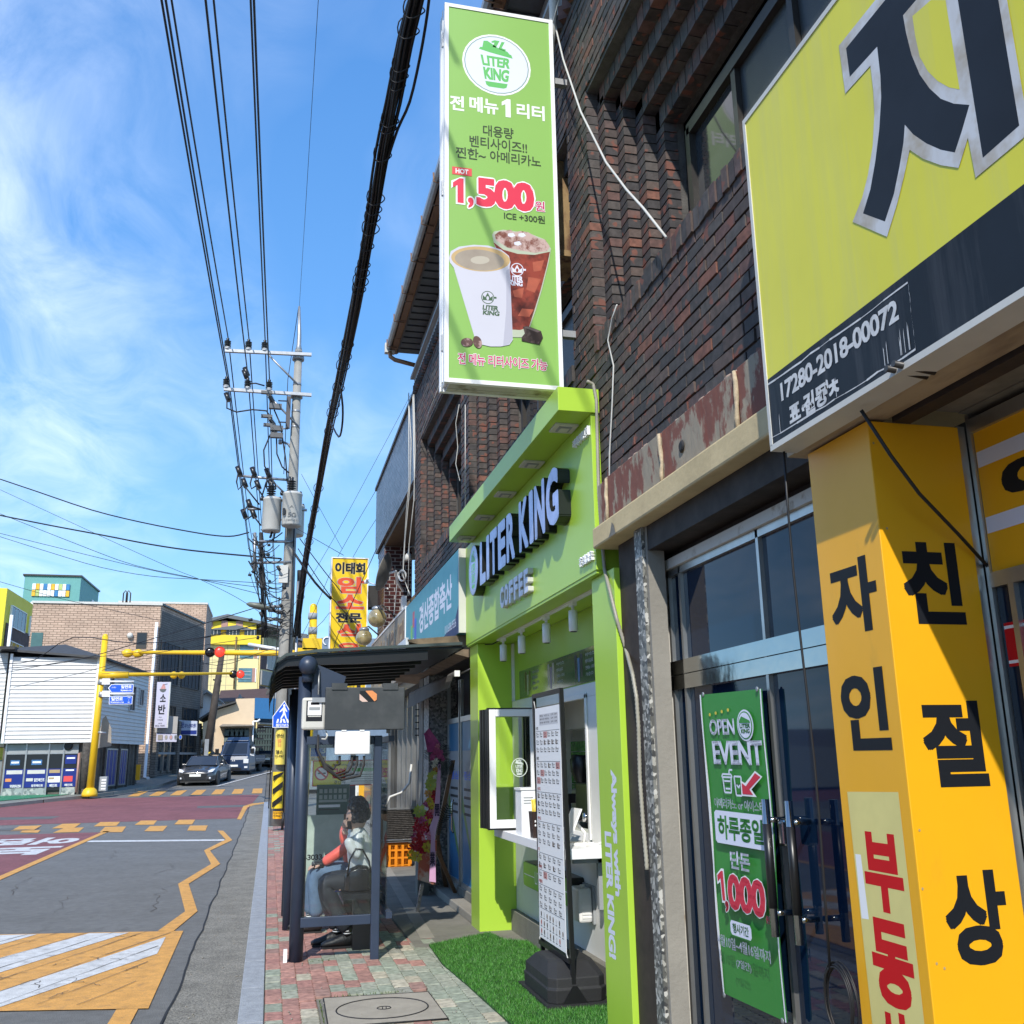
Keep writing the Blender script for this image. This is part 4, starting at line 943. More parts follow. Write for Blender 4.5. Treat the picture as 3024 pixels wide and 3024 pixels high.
secs = [('커피', 1.47, 3, 6, 0), ('라떼', 1.25, 3, 6, 0), ('스무디', 1.03, 3, 6, 1), ('에이드', .82, 3, 5, 1), ('티', .60, 2, 5, 1), ('디저트', .48, 1, 5, 1), ('버블티', .38, 3, 5, 1)]
names = '라떼 모카 녹차 유자 콜드 바닐라 딸기 망고 청포도 자몽 레몬 복숭아'.split()
for s, z, rows, cols, red in secs:
 a.text(s, .02, .02+.05*len(s)*.6, z-.005, z+.022, pkr if red else pk, .02, lift=False, res=1); a.rect(.02, .65, z-.014, z-.0115, pk, False)
 for r in range(rows):
  zz_ = z-.022-.055*r
  if zz_ < .18: break
  for c in range(cols):
   x = .03+.62*c/cols; m_ = pkp if rr.random() < .05 else None
   if m_: a.rect(x-.01, x+.09, zz_-.042, zz_+.004, m_)
   a.rect(x, x+.006, zz_-.035, zz_, pk, False); a.rect(x, x+.03, zz_-.004, zz_-.001, pk, False)
   if rr.random() < .18: a.rect(x+.008, x+.026, zz_-.036, zz_-.006, pkb, False)
   a.text(rr.choice(names), x+.012, x+.07, zz_-.020, zz_-.007, pk, .01, lift=False, res=1)
   a.rect(x+.02, x+.06, zz_-.034, zz_-.027, pk, False)
a.rect(.02, .65, .205, .2075, pk, False)
for r in range(3):
 for c in range(7+(r == 1)):
  x = .06+.078*c; z = .165-.058*r
  a.ell(x, z, .013, .019, rr.choice([pkb, pk, pkr, pkg, pkb]), 10, False); a.rect(x-.02, x+.02, z-.028, z-.023, pk, False)
a.build('menu_print', bn)
bs_ = thing('x', 'x', 'x'); bpy.data.objects.remove(bs_)
b = MB(); b.box(1.80, 2.25, 6.55, 7.32, .008, .035); b.build('base_plate', blackr, sb)
def ring_(x0, x1, y0, y1, z, c=.05): return [(x0+c, y0, z), (x1-c, y0, z), (x1, y0+c, z), (x1, y1-c, z), (x1-c, y1, z), (x0+c, y1, z), (x0, y1-c, z), (x0, y0+c, z)]
b = MB(); b.loft([ring_(1.825, 2.225, 6.58, 7.28, .035), ring_(1.82, 2.23, 6.575, 7.285, .12), ring_(1.83, 2.22, 6.585, 7.275, .125), ring_(1.83, 2.22, 6.59, 7.27, .185), ring_(1.87, 2.18, 6.72, 7.14, .26), ring_(1.88, 2.17, 6.76, 7.10, .268)], smooth=False); b.build('weight', blackr, sb, bevel=.012)
b = MB()
for y in (6.565, 7.295): b.prism([(XB-.07, y, .03), (XB+.11, y, .03), (XB+.035, y, .14), (XB+.005, y, .14)], (0, .008, 0))
b.build('side_plate', black, sb)
# ================================================================ TALL GREEN PROJECTING SIGN
ts = thing('projecting_sign', 'tall light green projecting sign with two coffee cups and the price 1,500', 'sign', (1.5, 6.1, 4.0))
X0, X1, YS, YE, Z0, Z1 = 1.035, 1.875, 6.02, 6.24, 4.055, 7.10
MB().box(X0+.02, X1-.02, YS+.012, YE-.012, Z0+.03, Z1-.02).build('cabinet', white, ts)
bx = MB(); bx.box(X0, X0+.03, YS, YS+.035, Z0, Z1).box(X1-.03, X1, YS, YS+.035, Z0, Z1).box(X0+.03, X1-.03, YS, YS+.035, Z0, Z0+.03).box(X0+.03, X1-.03, YS, YS+.035, Z1-.03, Z1)
bx.box(X0, X0+.03, YE-.035, YE, Z0, Z1).box(X1-.03, X1, YE-.035, YE, Z0, Z1).box(X0+.03, X1-.03, YE-.035, YE, Z0, Z0+.03).box(X0-.006, X0, YS+.06, YS+.09, Z0+.02, Z1-.02).box(X0-.004, X0, YS+.13, YS+.15, Z0+.02, Z1-.02)
bx.build('edge_frame', wht, ts)
for k in range(4): MB().box(X0+.04, X1-.04, YS+.038+.044*k, YS+.080+.044*k, Z0+.002+.003*(k % 2), Z0+.02).build('bottom_plank', mat('weathered_white', (.50, .49, .42), .7, vs=8, col2=(.25, .22, .15), edge=(.5, .7)) if k == 0 else MATS['weathered_white'], ts)
for z in (4.3, 5.5, 6.75): MB().box(X0-.012, X0-.001, YS+.05, YS+.07, z, z+.12).build('hinge', galv, ts)
MB().box(X1, 2.05, YS+.08, YS+.13, 6.6, 6.65).box(X1, 2.05, YS+.08, YS+.13, 4.5, 4.55).build('bracket', galv, ts)
gp_ = mat('sign_face_green', (.27, .50, .115), .38, var=.03, vs=.8)
signg = MB().box(X0+.03, X1-.03, YS+.006, YS+.02, Z0+.03, Z1-.03).build('face_panel', gp_, ts)
WW, HH = X1-X0-.06, Z1-Z0-.06
a = Art((X0+.03, YS+.006, Z0+.03), RX, UZ)
def U(px): return (px-215)/(1180-215)*WW            # horizontal on the flattened sign
# rectified positions: fraction of the sign face measured along its own axes
def pz(u, v): p = SY(u, v, YS); return (p.x-X0-.03, p.z-Z0-.03)
gy = mat('grey_green_ring', (.20, .33, .30), .4, var=0); darkg = mat('print_dark_green', (.03, .055, .02), .45, var=0)
c = pz(1250+700/3.22, 612/3.22); e = pz(1250+1022/3.22, 612/3.22); t = pz(1250+700/3.22, 328/3.22)
cup_logo(a, c[0], c[1], (e[0]-c[0])/1.06, (t[1]-c[1])/1.06*1.0, disc=pale, ring=gy, ink_=logog, rim=wht)
def T(s, l, r, t_, b_, m, bold, **k):
 "text box from sightings: left point, right point, top and bottom at the middle"
 pl, pr = pz(*l), pz(*r); pt, pb = pz(*t_), pz(*b_); a.text(s, pl[0], pr[0], pb[1], pt[1], m, bold, **k)
q1 = lambda x, y: (1250+x/3.22, y/3.22); q2 = lambda x, y: (1250+x/3.22, 600+y/3.22)
T('전', q1(255, 970), q1(390, 985), q1(325, 905), q1(325, 1045), wht, .028)
T('메뉴', q1(440, 990), q1(715, 1010), q1(580, 925), q1(580, 1072), wht, .028)
l, r, t_, b_ = pz(*q1(748, 1020)), pz(*q1(832, 1030)), pz(*q1(800, 938)), pz(*q1(800, 1110)); a.one(l[0], r[0], b_[1], t_[1], wht)
T('리터', q1(890, 1050), q1(1155, 1070), q1(1020, 990), q1(1020, 1130), wht, .028)
T('대용량', q1(568, 1240), q1(860, 1260), q1(714, 1198), q1(714, 1306), darkg, .018)
T('벤티사이즈!!', q1(440, 1345), q1(988, 1380), q1(714, 1315), q1(714, 1425), darkg, .018)
T('찐한~', q1(308, 1450), q1(595, 1465), q1(450, 1405), q1(450, 1510), darkg, .018)
T('아메리카노', q1(635, 1495), q1(1120, 1520), q1(877, 1455), q1(877, 1560), darkg, .018)
l, r, t_, b_ = pz(*q1(275, 1620)), pz(*q1(463, 1635)), pz(*q1(370, 1590)), pz(*q1(370, 1663))
orr = mat('tag_red', (.72, .08, .08), .4, var=0); crm = mat('print_crimson', (.72, .035, .08), .4, var=0); mag = mat('print_magenta', (.55, .03, .14), .4, var=0)
a.rect(l[0], r[0], b_[1], t_[1], orr); T('HOT', q1(308, 1620), q1(430, 1635), q1(370, 1603), q1(370, 1650), wht, .03)
l, r, t_, b_ = pz(*q1(283, 1800)), pz(*q1(385, 1810)), pz(*q1(340, 1690)), pz(*q1(340, 1925)); a.one(l[0], r[0], b_[1], t_[1], crm, wht, .012)
T('500', q1(505, 1800), (1250+1055/3.22, 565), q1(780, 1712), q2(780, 55), crm, .05, outline=(wht, .04)); l, r, t_, b_ = pz(*q1(425, 1900)), pz(*q1(480, 1900)), pz(*q1(450, 1875)), pz(*q2(450, 45)); a.text(',', l[0], r[0], b_[1], t_[1], crm, .02, outline=(wht, .04))
T('원', q2(1063, 20), q2(1155, 25), q2(1110, -20), q2(1110, 75), mag, .02, outline=(wht, .04))
T('ICE +300원', q2(768, 120), q2(1157, 150), q2(960, 98), q2(960, 170), darkg, .012)
T('전 메뉴 리터사이즈 가능', q2(330, 1485), q2(1180, 1530), q2(755, 1452), q2(755, 1560), mag, .02, outline=(wht, .04))
def pp(pts, m, q=q2, lift=True): a.poly([pz(*q(x, y)) for x, y in pts], m, lift)
# iced glass
ice = mat('iced_coffee_print', (.30, .055, .035), .35, vs=9, col2=(.10, .02, .015), edge=(.4, .62)); icec = mat('ice_print', (.55, .40, .36), .3, vs=16, col2=(.20, .07, .05), edge=(.45, .6)); gls = mat('glass_print', (.50, .55, .42), .3, var=.05)
pp([(655, 300), (672, 268), (760, 250), (850, 262), (1010, 285), (1150, 340), (1215, 430), (1195, 560), (1130, 820), (1070, 1020), (1010, 1190), (960, 1275), (820, 1272), (800, 900), (700, 500)], gls)
pp([(668, 370), (760, 440), (900, 480), (1060, 490), (1205, 460), (1180, 580), (1115, 830), (1050, 1040), (1005, 1180), (920, 1205), (845, 1200), (820, 800), (720, 480)], ice)
pp([(680, 300), (720, 268), (835, 250), (860, 275), (930, 262), (1000, 275), (1090, 330), (1160, 345), (1205, 410), (1180, 455), (1060, 470), (930, 450), (800, 420), (690, 350)], icec)
for (x, y, r_) in ((840, 300, 40), (940, 300, 40), (780, 340, 35), (1030, 370, 45), (900, 380, 40), (1120, 400, 35), (1000, 430, 25)):
 pp([(x+r_*math.cos(t), y+r_*.55*math.sin(t)) for t in [.4, 1.5, 2.6, 3.7, 5.1]], pale if r_ == 40 else icec, lift=False)
a.up()
warmr = mat('amber_print', (.48, .12, .07), .35, vs=12)
for pts in ([(940, 1000), (1050, 1010), (1010, 1080), (900, 1070)], [(850, 830), (960, 800), (940, 900), (870, 890)], [(1000, 700), (1120, 720), (1060, 850), (980, 820)], [(1040, 560), (1150, 540), (1120, 640), (1050, 650)]): pp(pts, warmr, lift=False)
a.up()
def crest(cx, cy, s, m, bgm_):
 P = lambda x, y: (cx+x*s, cy+y*s+.08*x*s)
 pp([P(1.0*math.cos(t*PI/12), 1.0*math.sin(t*PI/12)) for t in range(24)], m); pp([P(.88*math.cos(t*PI/12), .88*math.sin(t*PI/12)) for t in range(24)], bgm_)
 pp([P(-.75, .45), (P(-.78, -.35)), P(-.4, 0), P(0, -.75), P(.4, 0), P(.78, -.3), P(.75, .45)], m, lift=False); pp([P(.9, -.18), P(1.35, -.2), P(1.35, .1), P(.9, .08)], m)
 pp([P(.2*math.cos(t*PI/8), .1+.3*math.sin(t*PI/8)) for t in range(16)], bgm_)
crest(893, 630, 62, pale, ice)
T('LITER', q2(820, 715), q2(948, 730), q2(885, 690), q2(885, 745), pale, .04, lift=False); T('KING', q2(820, 760), q2(945, 775), q2(885, 742), q2(885, 785), pale, .04)
# paper cup
cupw = mat('cup_print_white', (.60, .60, .68), .4, var=.02); cupsh = mat('cup_print_shade', (.47, .47, .56), .4, var=.02); crema = mat('crema_print', (.40, .34, .27), .4, vs=3, col2=(.30, .25, .20), edge=(.4, .7)); cream2 = mat('crema_ring', (.62, .43, .20), .4, var=.1)
pp([(244, 520), (262, 455), (340, 412), (480, 394), (620, 402), (740, 440), (815, 500), (830, 560), (822, 600), (852, 1300), (820, 1345), (740, 1362), (640, 1362), (540, 1340), (490, 1280), (290, 610), (255, 565)], cupw)
pp([(790, 640), (820, 620), (850, 1290), (815, 1340), (760, 1355), (790, 1000)], cupsh)
pp([(265+280*1+280*math.cos(t*PI/16), 530+118*math.sin(t*PI/16)+.06*280*math.cos(t*PI/16)) for t in range(32)], cream2)
pp([(535+235*math.cos(t*PI/16), 540+100*math.sin(t*PI/16)+.08*235*math.cos(t*PI/16)) for t in range(32)], crema)
pp([(540+90*math.cos(t*PI/12), 540+38*math.sin(t*PI/12)) for t in range(24)], mat('crema_light', (.52, .47, .38), .4, var=.05))
dgp = mat('logo_dark_green', (.06, .12, .06), .4, var=0)
crest(613, 896, 62, dgp, cupw)
T('LITER', q2(563, 995), q2(712, 1000), q2(640, 972), q2(640, 1018), dgp, .04, lift=False, shear=.004); T('KING', q2(565, 1045), q2(722, 1045), q2(640, 1022), q2(640, 1066), dgp, .04, shear=.004)
bean = mat('bean_print', (.12, .06, .05), .4, vs=14, col2=(.42, .28, .26), edge=(.5, .6)); choc = mat('chocolate_print', (.035, .022, .018), .4, vs=12, col2=(.10, .07, .06), edge=(.5, .62))
pp([(415+58*math.cos(t*PI/10), 1322+42*math.sin(t*PI/10)) for t in range(20)], bean); pp([(515+42*math.cos(t*PI/10)+.2*58*math.sin(t*PI/10), 1320+58*math.sin(t*PI/10)) for t in range(20)], bean)
pp([(948, 1175), (990, 1168), (1120, 1215), (1138, 1275), (1105, 1345), (935, 1308), (935, 1275), (965, 1240)], choc)
pp([(960, 1180), (990, 1172), (1118, 1218), (1085, 1228)], mat('chocolate_light', (.16, .12, .11), .4), lift=False)
a.build('printed_face', ts)

# ================================================================ BIG YELLOW FASCIA SIGN (near right)
XS = 1.79
bs = thing('estate_office_sign', 'huge weathered yellow sign box with a black-blue Korean letter, over the yellow pillar', 'sign', (1.77, 1.2, 3.2))
MB().box(XS+.012, 1.897, -1.5, 3.13, 2.722, 4.115).build('box', offwhite, bs)
MB().box(XS, 1.899, -1.5, 3.149, 2.70, 2.722).box(XS, 1.95, -1.5, 3.149, 4.113, 4.135).box(XS, 1.898, 3.131, 3.150, 2.72, 4.114).build('edge_trim', offwhite, bs)
MB().box(XS+.004, XS+.013, -1.5, 3.131, 2.984, 4.113).build('yellow_panel', signyel, bs)
MB().box(XS+.003, XS+.013, -1.5, 3.131, 2.722, 2.983).build('dark_panel', navyvinyl, bs)
a = Art((XS+.0028, 3.131, 2.722), RY, UZ)
def ps(u, v): p = SX(u, v, XS+.003); return (3.131-p.y, p.z-2.722)
zq = lambda x, y: ps(2100+x/2.091, y/2.091)
cream_o = mat('letter_outline', (.60, .60, .60), .45, vs=5, col2=(.42, .36, .27), edge=(.45, .65)); streaks(cream_o, (.40, .33, .24), .4, (5, 7, .8)); ltr = mat('letter_dark', (.018, .021, .027), .5, var=.1, spec=.2)
tipz = zq(790, 285); 
zo1 = zq(835, 298)[1]; barb = zq(1187, 95)[1]
out = [zq(*p) for p in [(790, 285), (830, 578), (985, 405), (1003, 560), (1010, 700), (1000, 900), (970, 1080), (935, 1220), (875, 1370), (1088, 1462), (1150, 1260), (1190, 1100), (1228, 925), (1310, 980), (1420, 1020), (1530, 1037), (1588, 850), (1635, 1098), (1932, 850)]]
xe = out[-1][0]; xr = zq(1765, 0)[0]
out = [(x, y) for x, y in out] + [(xr+.62*0+.05, out[-1][1]+.03), (xr+.05, 1.24), (out[0][0], 1.24)]
# clip the drawn letter to the panel and finish its upper bar level, as printed
out[0] = (out[0][0], out[0][1]); a.poly(out[:19]+[(xe+.02, out[18][1]+.02), (xe+.02, 1.385), (xe-.36, 1.385), (xe-.36, zo1+.04), (out[0][0], zo1+.04)], cream_o)
J = [zq(*p) for p in [(835, 298), (858, 475), (1027, 288), (1047, 470), (1052, 600), (1040, 800), (1015, 1000), (985, 1170), (940, 1318), (1075, 1368), (1130, 1200), (1165, 1030), (1190, 880), (1198, 770), (1250, 830), (1330, 885), (1420, 925), (1507, 942), (1550, 810), (1597, 648), (1500, 640), (1420, 610), (1350, 545), (1290, 460), (1240, 340), (1205, 200), (1187, 95)]]
a.poly(J+[(J[-1][0]+.24, J[-1][1]), (J[-1][0]+.24, zo1), ], ltr)
I_ = [zq(*p) for p in [(1520, 0), (1680, 975), (1905, 775), (1765, 0)]]
a.poly([(I_[1][0]-.004, 1.37), I_[1], I_[2], (I_[2][0]+.0, 1.37)], ltr)
cnt = [zq(*p) for p in [(1245, 100), (1262, 220), (1290, 350), (1340, 440), (1400, 500), (1470, 540), (1537, 553), (1450, 0), (1360, 0)]]
a.poly(cnt, signyel)
# torn permit sticker
za = lambda x, y: ps(2150+x/2.2105, 700+y/2.2105)
c4 = [za(262, 968), za(1178, 300), za(1225, 735), za(290, 1312)]
for p, q in zip(c4, c4[1:]+c4[:1]):
 n = 14; L_ = [(p[0]+(q[0]-p[0])*i/n+random.uniform(-.002, .002), p[1]+(q[1]-p[1])*i/n+random.uniform(-.003, .003)) for i in range(n+1)]
 for s, e in zip(L_, L_[1:]):
  w = random.uniform(.001, .004); a.poly([(s[0], s[1]-w), (e[0], e[1]-w), (e[0], e[1]+w), (s[0], s[1]+w)], stickerw, False)
a.up()
l, r = za(345, 1000), za(1115, 500); ht = .072
a.text('17280-2018-00072', l[0], r[0], (l[1]+r[1])/2-ht*.45, (l[1]+r[1])/2+ht*.55, stickerw, .03)
l, r = za(400, 1150), za(725, 960); a.text('표 길동ㅊ', l[0], r[0], (l[1]+r[1])/2-.045, (l[1]+r[1])/2+.035, stickerw, .04)
for i in range(16):
 p = za(random.uniform(310, 560), 0); x = p[0]; y = random.uniform(c4[3][1]+.01, c4[3][1]+.05); w, h = random.uniform(.006, .022), random.uniform(.008, .03)
 a.poly([(x, y), (x+w, y+random.uniform(-.006, .006)), (x+w*.9, y+h), (x+w*.3, y+h*1.2), (x-w*.2, y+h*.6)], stickerw, False)
for i in range(9):
 x = random.uniform(c4[0][0], c4[1][0]); y = c4[3][1]; a.poly([(x, y), (x+.003, y), (x+.004, y+random.uniform(.03, .1)), (x+.001, y+.06)], stickerw, False)
a.build('printed_face', bs)
# worn plywood and boards underneath, round stay
ply = mat('worn_plywood', (.42, .32, .20), .8, vs=6, col2=(.20, .14, .09), edge=(.45, .7), bump=.3, bs=20, stretch=(1, .3, 1))
MB().box(1.90, 2.02, -1.5, 3.22, 2.705, 2.838).build('plywood_soffit', ply, bb)
MB().box(2.03, 2.10, -1.5, 2.74, 2.69, 2.80).build('dark_batten', porc, bb)
for i in range(4): MB().box(2.101+.2*i, 2.298+.2*i, -1.5, 2.74, 2.745-.004*(i % 2), 2.80).build('soffit_board', mat('soffit_board', (.24, .22, .18), .8, var=.2, vs=5) if i == 0 else MATS['soffit_board'], bb)
p = SX(2150+1150/2.21, 700+860/2.21, 1.81); b = MB()
for k in (-.018, .018): b.cyl((1.76, p.y+k, p.z+.005), (1.90, p.y+k, p.z-.01), .011, n=8)
o = b.build('sign_stay', frm, bs)
# cables: one hanging to a coil, one slung across to the window
p, q = SX(2315, 1334, 1.84), SX(2456, 2868, 1.86); pts = [p.lerp(q, t/8)+Vector((0, .012*math.sin(t*.9), 0)) for t in range(9)]
cbd = thing('hanging_cable', 'thin dark cable hanging from the yellow sign down to a coil by the yellow pillar', 'cable', p)
MB().tube(pts, .005, 6).build('cable', cable, cbd)
c = SX(2472, 2955, 1.86)
for k in range(5):
 ph = random.uniform(-.01, .01); MB().tube([(c.x+.01*k*.5, c.y+ph+(.078+.004*k)*math.cos(t*PI/12), c.z+ph+(.105+.003*k)*math.sin(t*PI/12)) for t in range(24)], .0035, 5, closed=True).build('coil_turn', cable, cbd)
p, q, mdd = SX(2543, 1211, 1.84), SX(2942, 1700, 2.38), SX(2715, 1458, 2.02)
cbd = MB().tube([p, p.lerp(mdd, .5)-Vector((0, 0, .012)), mdd, mdd.lerp(q, .5)-Vector((0, 0, -.004)), q], .0065, 6).build('slung_cable', cable, loc=p); tag(cbd, 'black cable slung diagonally across the front of the yellow pillar', 'cable')

# ================================================================ YELLOW PILLAR
yp = thing('yellow_pillar', 'square yellow clad pillar with vertical black Korean words on two faces', 'pillar', (2.12, 2.95, 0))
MB().box(1.94, 2.30, 2.752, 3.14, 0, 2.695).build('cladding', yel, yp, bevel=.003)
MB().box(2.301, 2.33, 2.757, 2.80, 0, 2.70).build('corner_trim', alu, yp)
a = Art((1.94, 3.14, 0), RY, UZ)
def col(s, L_, R2, T_, B_, m, bold=.036):
 g = lambda P_: SX(*P_, 1.938); a.text(s, 3.14-g(L_).y, 3.14-g(R2).y, g(B_).z, g(T_).z, m, bold)
dk = mat('sticker_ink', (.014, .016, .02), .5, var=.05, spec=.15)
col('자', (2447, 1720), (2588, 1740), (2555, 1637), (2520, 1872), dk); col('인', (2485, 2090), (2635, 2210), (2590, 1969), (2560, 2216), dk)
pt = [SX(*p, 1.938) for p in ((2501, 2338), (2652, 2339), (2731, 3040), (2577, 3040))]
lem = mat('pale_yellow_sticker', (.76, .66, .24), .5, var=.08, vs=3)
a.poly([(3.14-p.y, p.z) for p in pt], lem)
tw = [SX(*p, 1.938) for p in ((2525, 2522), (2541, 2524), (2565, 2715), (2544, 2712))]; a.poly([(3.14-p.y, p.z) for p in tw], wht)
col('부', (2543, 2480), (2671, 2640), (2610, 2461), (2610, 2694), redp, .042); col('동', (2567, 2740), (2701, 2900), (2630, 2720), (2640, 2975), redp, .042)
z = SX(2650, 2990, 1.938).z; g0 = 3.14-SX(2590, 2990, 1.938).y; a.text('산', g0, g0+.17, z-.2, z, redp, .042)
a.build('street_face_lettering', yp)
a = Art((1.94, 2.752, 0), RX, UZ)
def colf(s, L_, R2, T_, B_):
 g = lambda P_: SY(*P_, 2.75); a.text(s, g(L_).x-1.94, g(R2).x-1.94, g(B_).z, g(T_).z, dk, .038)
colf('친', (2664, 1680), (2851, 1800), (2757, 1601), (2757, 1843)); colf('절', (2723, 2150), (2918, 2260), (2820, 2069), (2820, 2324)); colf('상', (2792, 2700), (2984, 2760), (2885, 2570), (2885, 2852))
dn = mat('scuff', (.45, .33, .16), .7)
for (u, v) in ((2767, 2846), (2620, 1560), (2580, 1308), (2725, 2625), (2790, 2860), (2716, 2452)):
 p = SY(u, v, 2.75); a.ell(p.x-1.94, p.z, .004, .0045, dn, 8, False)
a.build('near_face_lettering', yp)
# ================================================================ ESTATE OFFICE GLASS FRONT
eo = thing('office_glass_front', 'dark tinted glass shop front with chrome frame between the speckled column and yellow pillar', 'shop front', (2.15, 4.1, 0))
XG = 2.15
terr = speckle(mat('terrazzo', (.2, .2, .18), .5, var=0), 48, [(0, (.10, .10, .09)), (.35, (.20, .20, .18)), (.6, (.36, .35, .31)), (.78, (.05, .05, .05)), (.9, (.50, .49, .45))])
cl = thing('speckled_column', 'column with a coarse speckled terrazzo face and a smooth concrete side, right of the cafe', 'column', (2.05, 5.25, 0))
MB().box(1.975, 1.995, 4.97, 5.08, -.02, 2.838).build('terrazzo_face', terr, cl)
MB().box(1.996, 2.095, 4.94, 5.10, -.02, 2.838).build('concrete_core', concrete, cl)
MB().box(2.02, 2.3, 5.125, 5.465, -.02, 2.838).build('dark_strip', porc, cl)
post = mat('worn_white_post', (.55, .53, .48), .6, vs=9, col2=(.30, .24, .17), edge=(.55, .7))
MB().box(XG-.02, XG+.05, 5.06, 5.10, 0, 2.63).build('side_post', post, eo)
MB().box(XG-.03, XG+.1, 3.15, 5.12, 2.60, 2.655).build('header_rail', post, eo)
MB().box(2.0, 2.3, 3.15, 5.12, 2.70, 2.838).box(XG+.02, XG+.2, 3.15, 5.12, 2.655, 2.70).build('header_board', mat('dark_timber', (.035, .024, .018), .7, var=.3, vs=8), bb)
zt0, zt1 = SX(2066, 2030, XG).z, SX(2126, 1922, XG).z; zt0b, zt1b = SX(2435, 1960, XG).z, SX(2431, 1849, XG).z
zt0 = (zt0+zt0b)/2; zt1 = (zt1+zt1b)/2
chrm = mat('chrome_trim', (.46, .46, .44), .10, 1, var=.05, bump=.35, bs=4)
fr_ = MB(); 
for y in (5.02, 4.86, 3.96, 3.17): fr_.box(XG-.01, XG+.05, y-.012, y+.012, 0, 2.598)
fr_.box(XG-.01, XG+.05, 3.15, 5.06, 2.56, 2.598); fr_.build('mullion', alu, eo)
MB().box(XG-.016, XG+.04, 3.15, 5.03, zt1-.075, zt1).build('upper_transom', chrm, eo); MB().box(XG-.016, XG+.04, 3.15, 5.03, zt0, zt0+.075).build('lower_transom', chrm, eo)
MB().box(XG-.012, XG+.04, 3.15, 5.03, zt0+.077, zt1-.077).build('transom_gap', black, eo)
for (a_, b_) in ((4.87, 5.01), (3.97, 4.85), (3.18, 3.95)):
 MB().box(XG+.012, XG+.02, a_, b_, zt1, 2.56).build('pane', glass_t, eo); MB().box(XG+.012, XG+.02, a_, b_, .03, zt0).build('door_pane', glass_t, eo)
MB().box(XG+.12, XG+.16, 3.15, 5.1, 0, 2.6).build('curtain', darkin, eo)
for (u0, v0, u1, v1) in ((2262, 2360, 2287, 2765), (2329, 2365, 2362, 2790)):
 p, q = SX(u0, v0, 2.06), SX(u1, v1, 2.06); y = (p.y+q.y)/2; h = MB().cyl((2.06, y, q.z), (2.06, y, p.z), .017, n=14).build('door_handle', chrm, eo)
 MB().cyl((2.06, y, q.z+.11), (2.06, y, p.z-.10), .0185, n=14).build('grip', black, h)
 MB().cyl((2.06, y, p.z-.085), (XG, y, p.z-.085), .012).cyl((2.06, y, q.z+.09), (XG, y, q.z+.09), .012).build('fixing', chrm, h)
p = SX(2345, 2460, 2.12); MB().box(2.085, XG-.012, p.y+.01, p.y+.075, p.z-.055, p.z+.055).build('lock_case', chrm, eo, bevel=.012)
# street banner on the glass
bn = thing('open_event_banner', 'long green OPEN EVENT fabric banner hung over the dark glass door', 'banner', (2.12, 4.5, 1))
XN = 2.115
tl, tr_, bl_, br_ = SX(2076, 2052, XN), SX(2253, 2034, XN), SX(2138, 2934, XN), SX(2330, 3020, XN)
ban = mat('banner_green', (.035, .25, .035), .5, var=.04, vs=2); bm = MB(); nx, ny = 10, 24; grid = []
def wob(s, t): return .005*math.sin(9*t+1)+.016*(t-.5)*(s-.5)
for j in range(ny+1):
 for i in range(nx+1):
  s, t = i/nx, j/ny; p = tl.lerp(tr_, s).lerp(bl_.lerp(br_, s), t); grid.append((p.x-wob(s, t)-.004, p.y, p.z))
bm.add(grid, [(j*(nx+1)+i, (j+1)*(nx+1)+i, (j+1)*(nx+1)+i+1, j*(nx+1)+i+1) for j in range(ny) for i in range(nx)], 0, True)
bm.build('cloth', ban, bn)
class Warp(Art):
 def p(s, x, y, h=0):
  q = tl.lerp(tr_, x).lerp(bl_.lerp(br_, x), y); return Vector((q.x-wob(x, y)-.0085-s.k*2, q.y, q.z))
a = Warp((0, 0, 0), RY, UZ, step=.0006)
def tx(s, x0, x1, y0, y1, m, bold=.03, **k):
 # the text is cut finely enough to follow the cloth
 a.text(s, x0, x1, y1, y0, m, bold, **k)
bedge = wht
a.poly([(0, 0), (.02, 0), (.02, 1), (0, 1)], bedge, False)
for j in range(24): a.poly([(0, j/24), (.022, j/24), (.022, (j+1)/24), (0, (j+1)/24)], bedge, False); a.poly([(.982, j/24), (1, j/24), (1, (j+1)/24), (.982, (j+1)/24)], bedge, False)
yd = mat('banner_dot_yellow', (.75, .60, .05), .5)
for i in range(4): a.ell(.16+.105*i, .073-.004*i, .018, .006, yd, 10, False)
a.up()
tx('OPEN', .14, .56, .09, .145, pale, .025); tx('EVENT', .16, .96, .165, .245, pale, .03)
a.ell(.74, .115, .125, .052, pale); a.ell(.74, .115, .11, .046, ban); a.ell(.74, .115, .10, .042, pale)
a.poly([(.66, .10), (.70, .085), (.82, .10), (.83, .108), (.66, .107)], ban, False); tx('LITER', .665, .825, .110, .124, ban, .03, lift=False); tx('KING', .68, .81, .127, .141, ban, .03)
def ln(pts, w=.009):
 for (xa, ya), (xb, yb) in zip(pts, pts[1:]):
  dx_, dy_ = xb-xa, (yb-ya)*3; L_ = math.hypot(dx_, dy_) or 1; nx_, ny_ = -dy_/L_*w, dx_/L_*w/3; a.poly([(xa-nx_, ya-ny_), (xa+nx_, ya+ny_), (xb+nx_, yb+ny_), (xb-nx_, yb-ny_)], pale, False)
ln([(.31, .287), (.32, .338), (.43, .338), (.45, .287)]); ln([(.295, .287), (.465, .287), (.455, .277), (.31, .277), (.295, .287)]); ln([(.33, .30), (.43, .30)]); ln([(.34, .325), (.42, .325)]); ln([(.42, .277), (.43, .262), (.48, .262)]); ln([(.50, .283), (.51, .345), (.60, .345), (.61, .283), (.50, .283)]); ln([(.53, .31), (.56, .32), (.58, .31)])
a.up(); crb = mat('banner_red', (.62, .02, .05), .5, var=0)
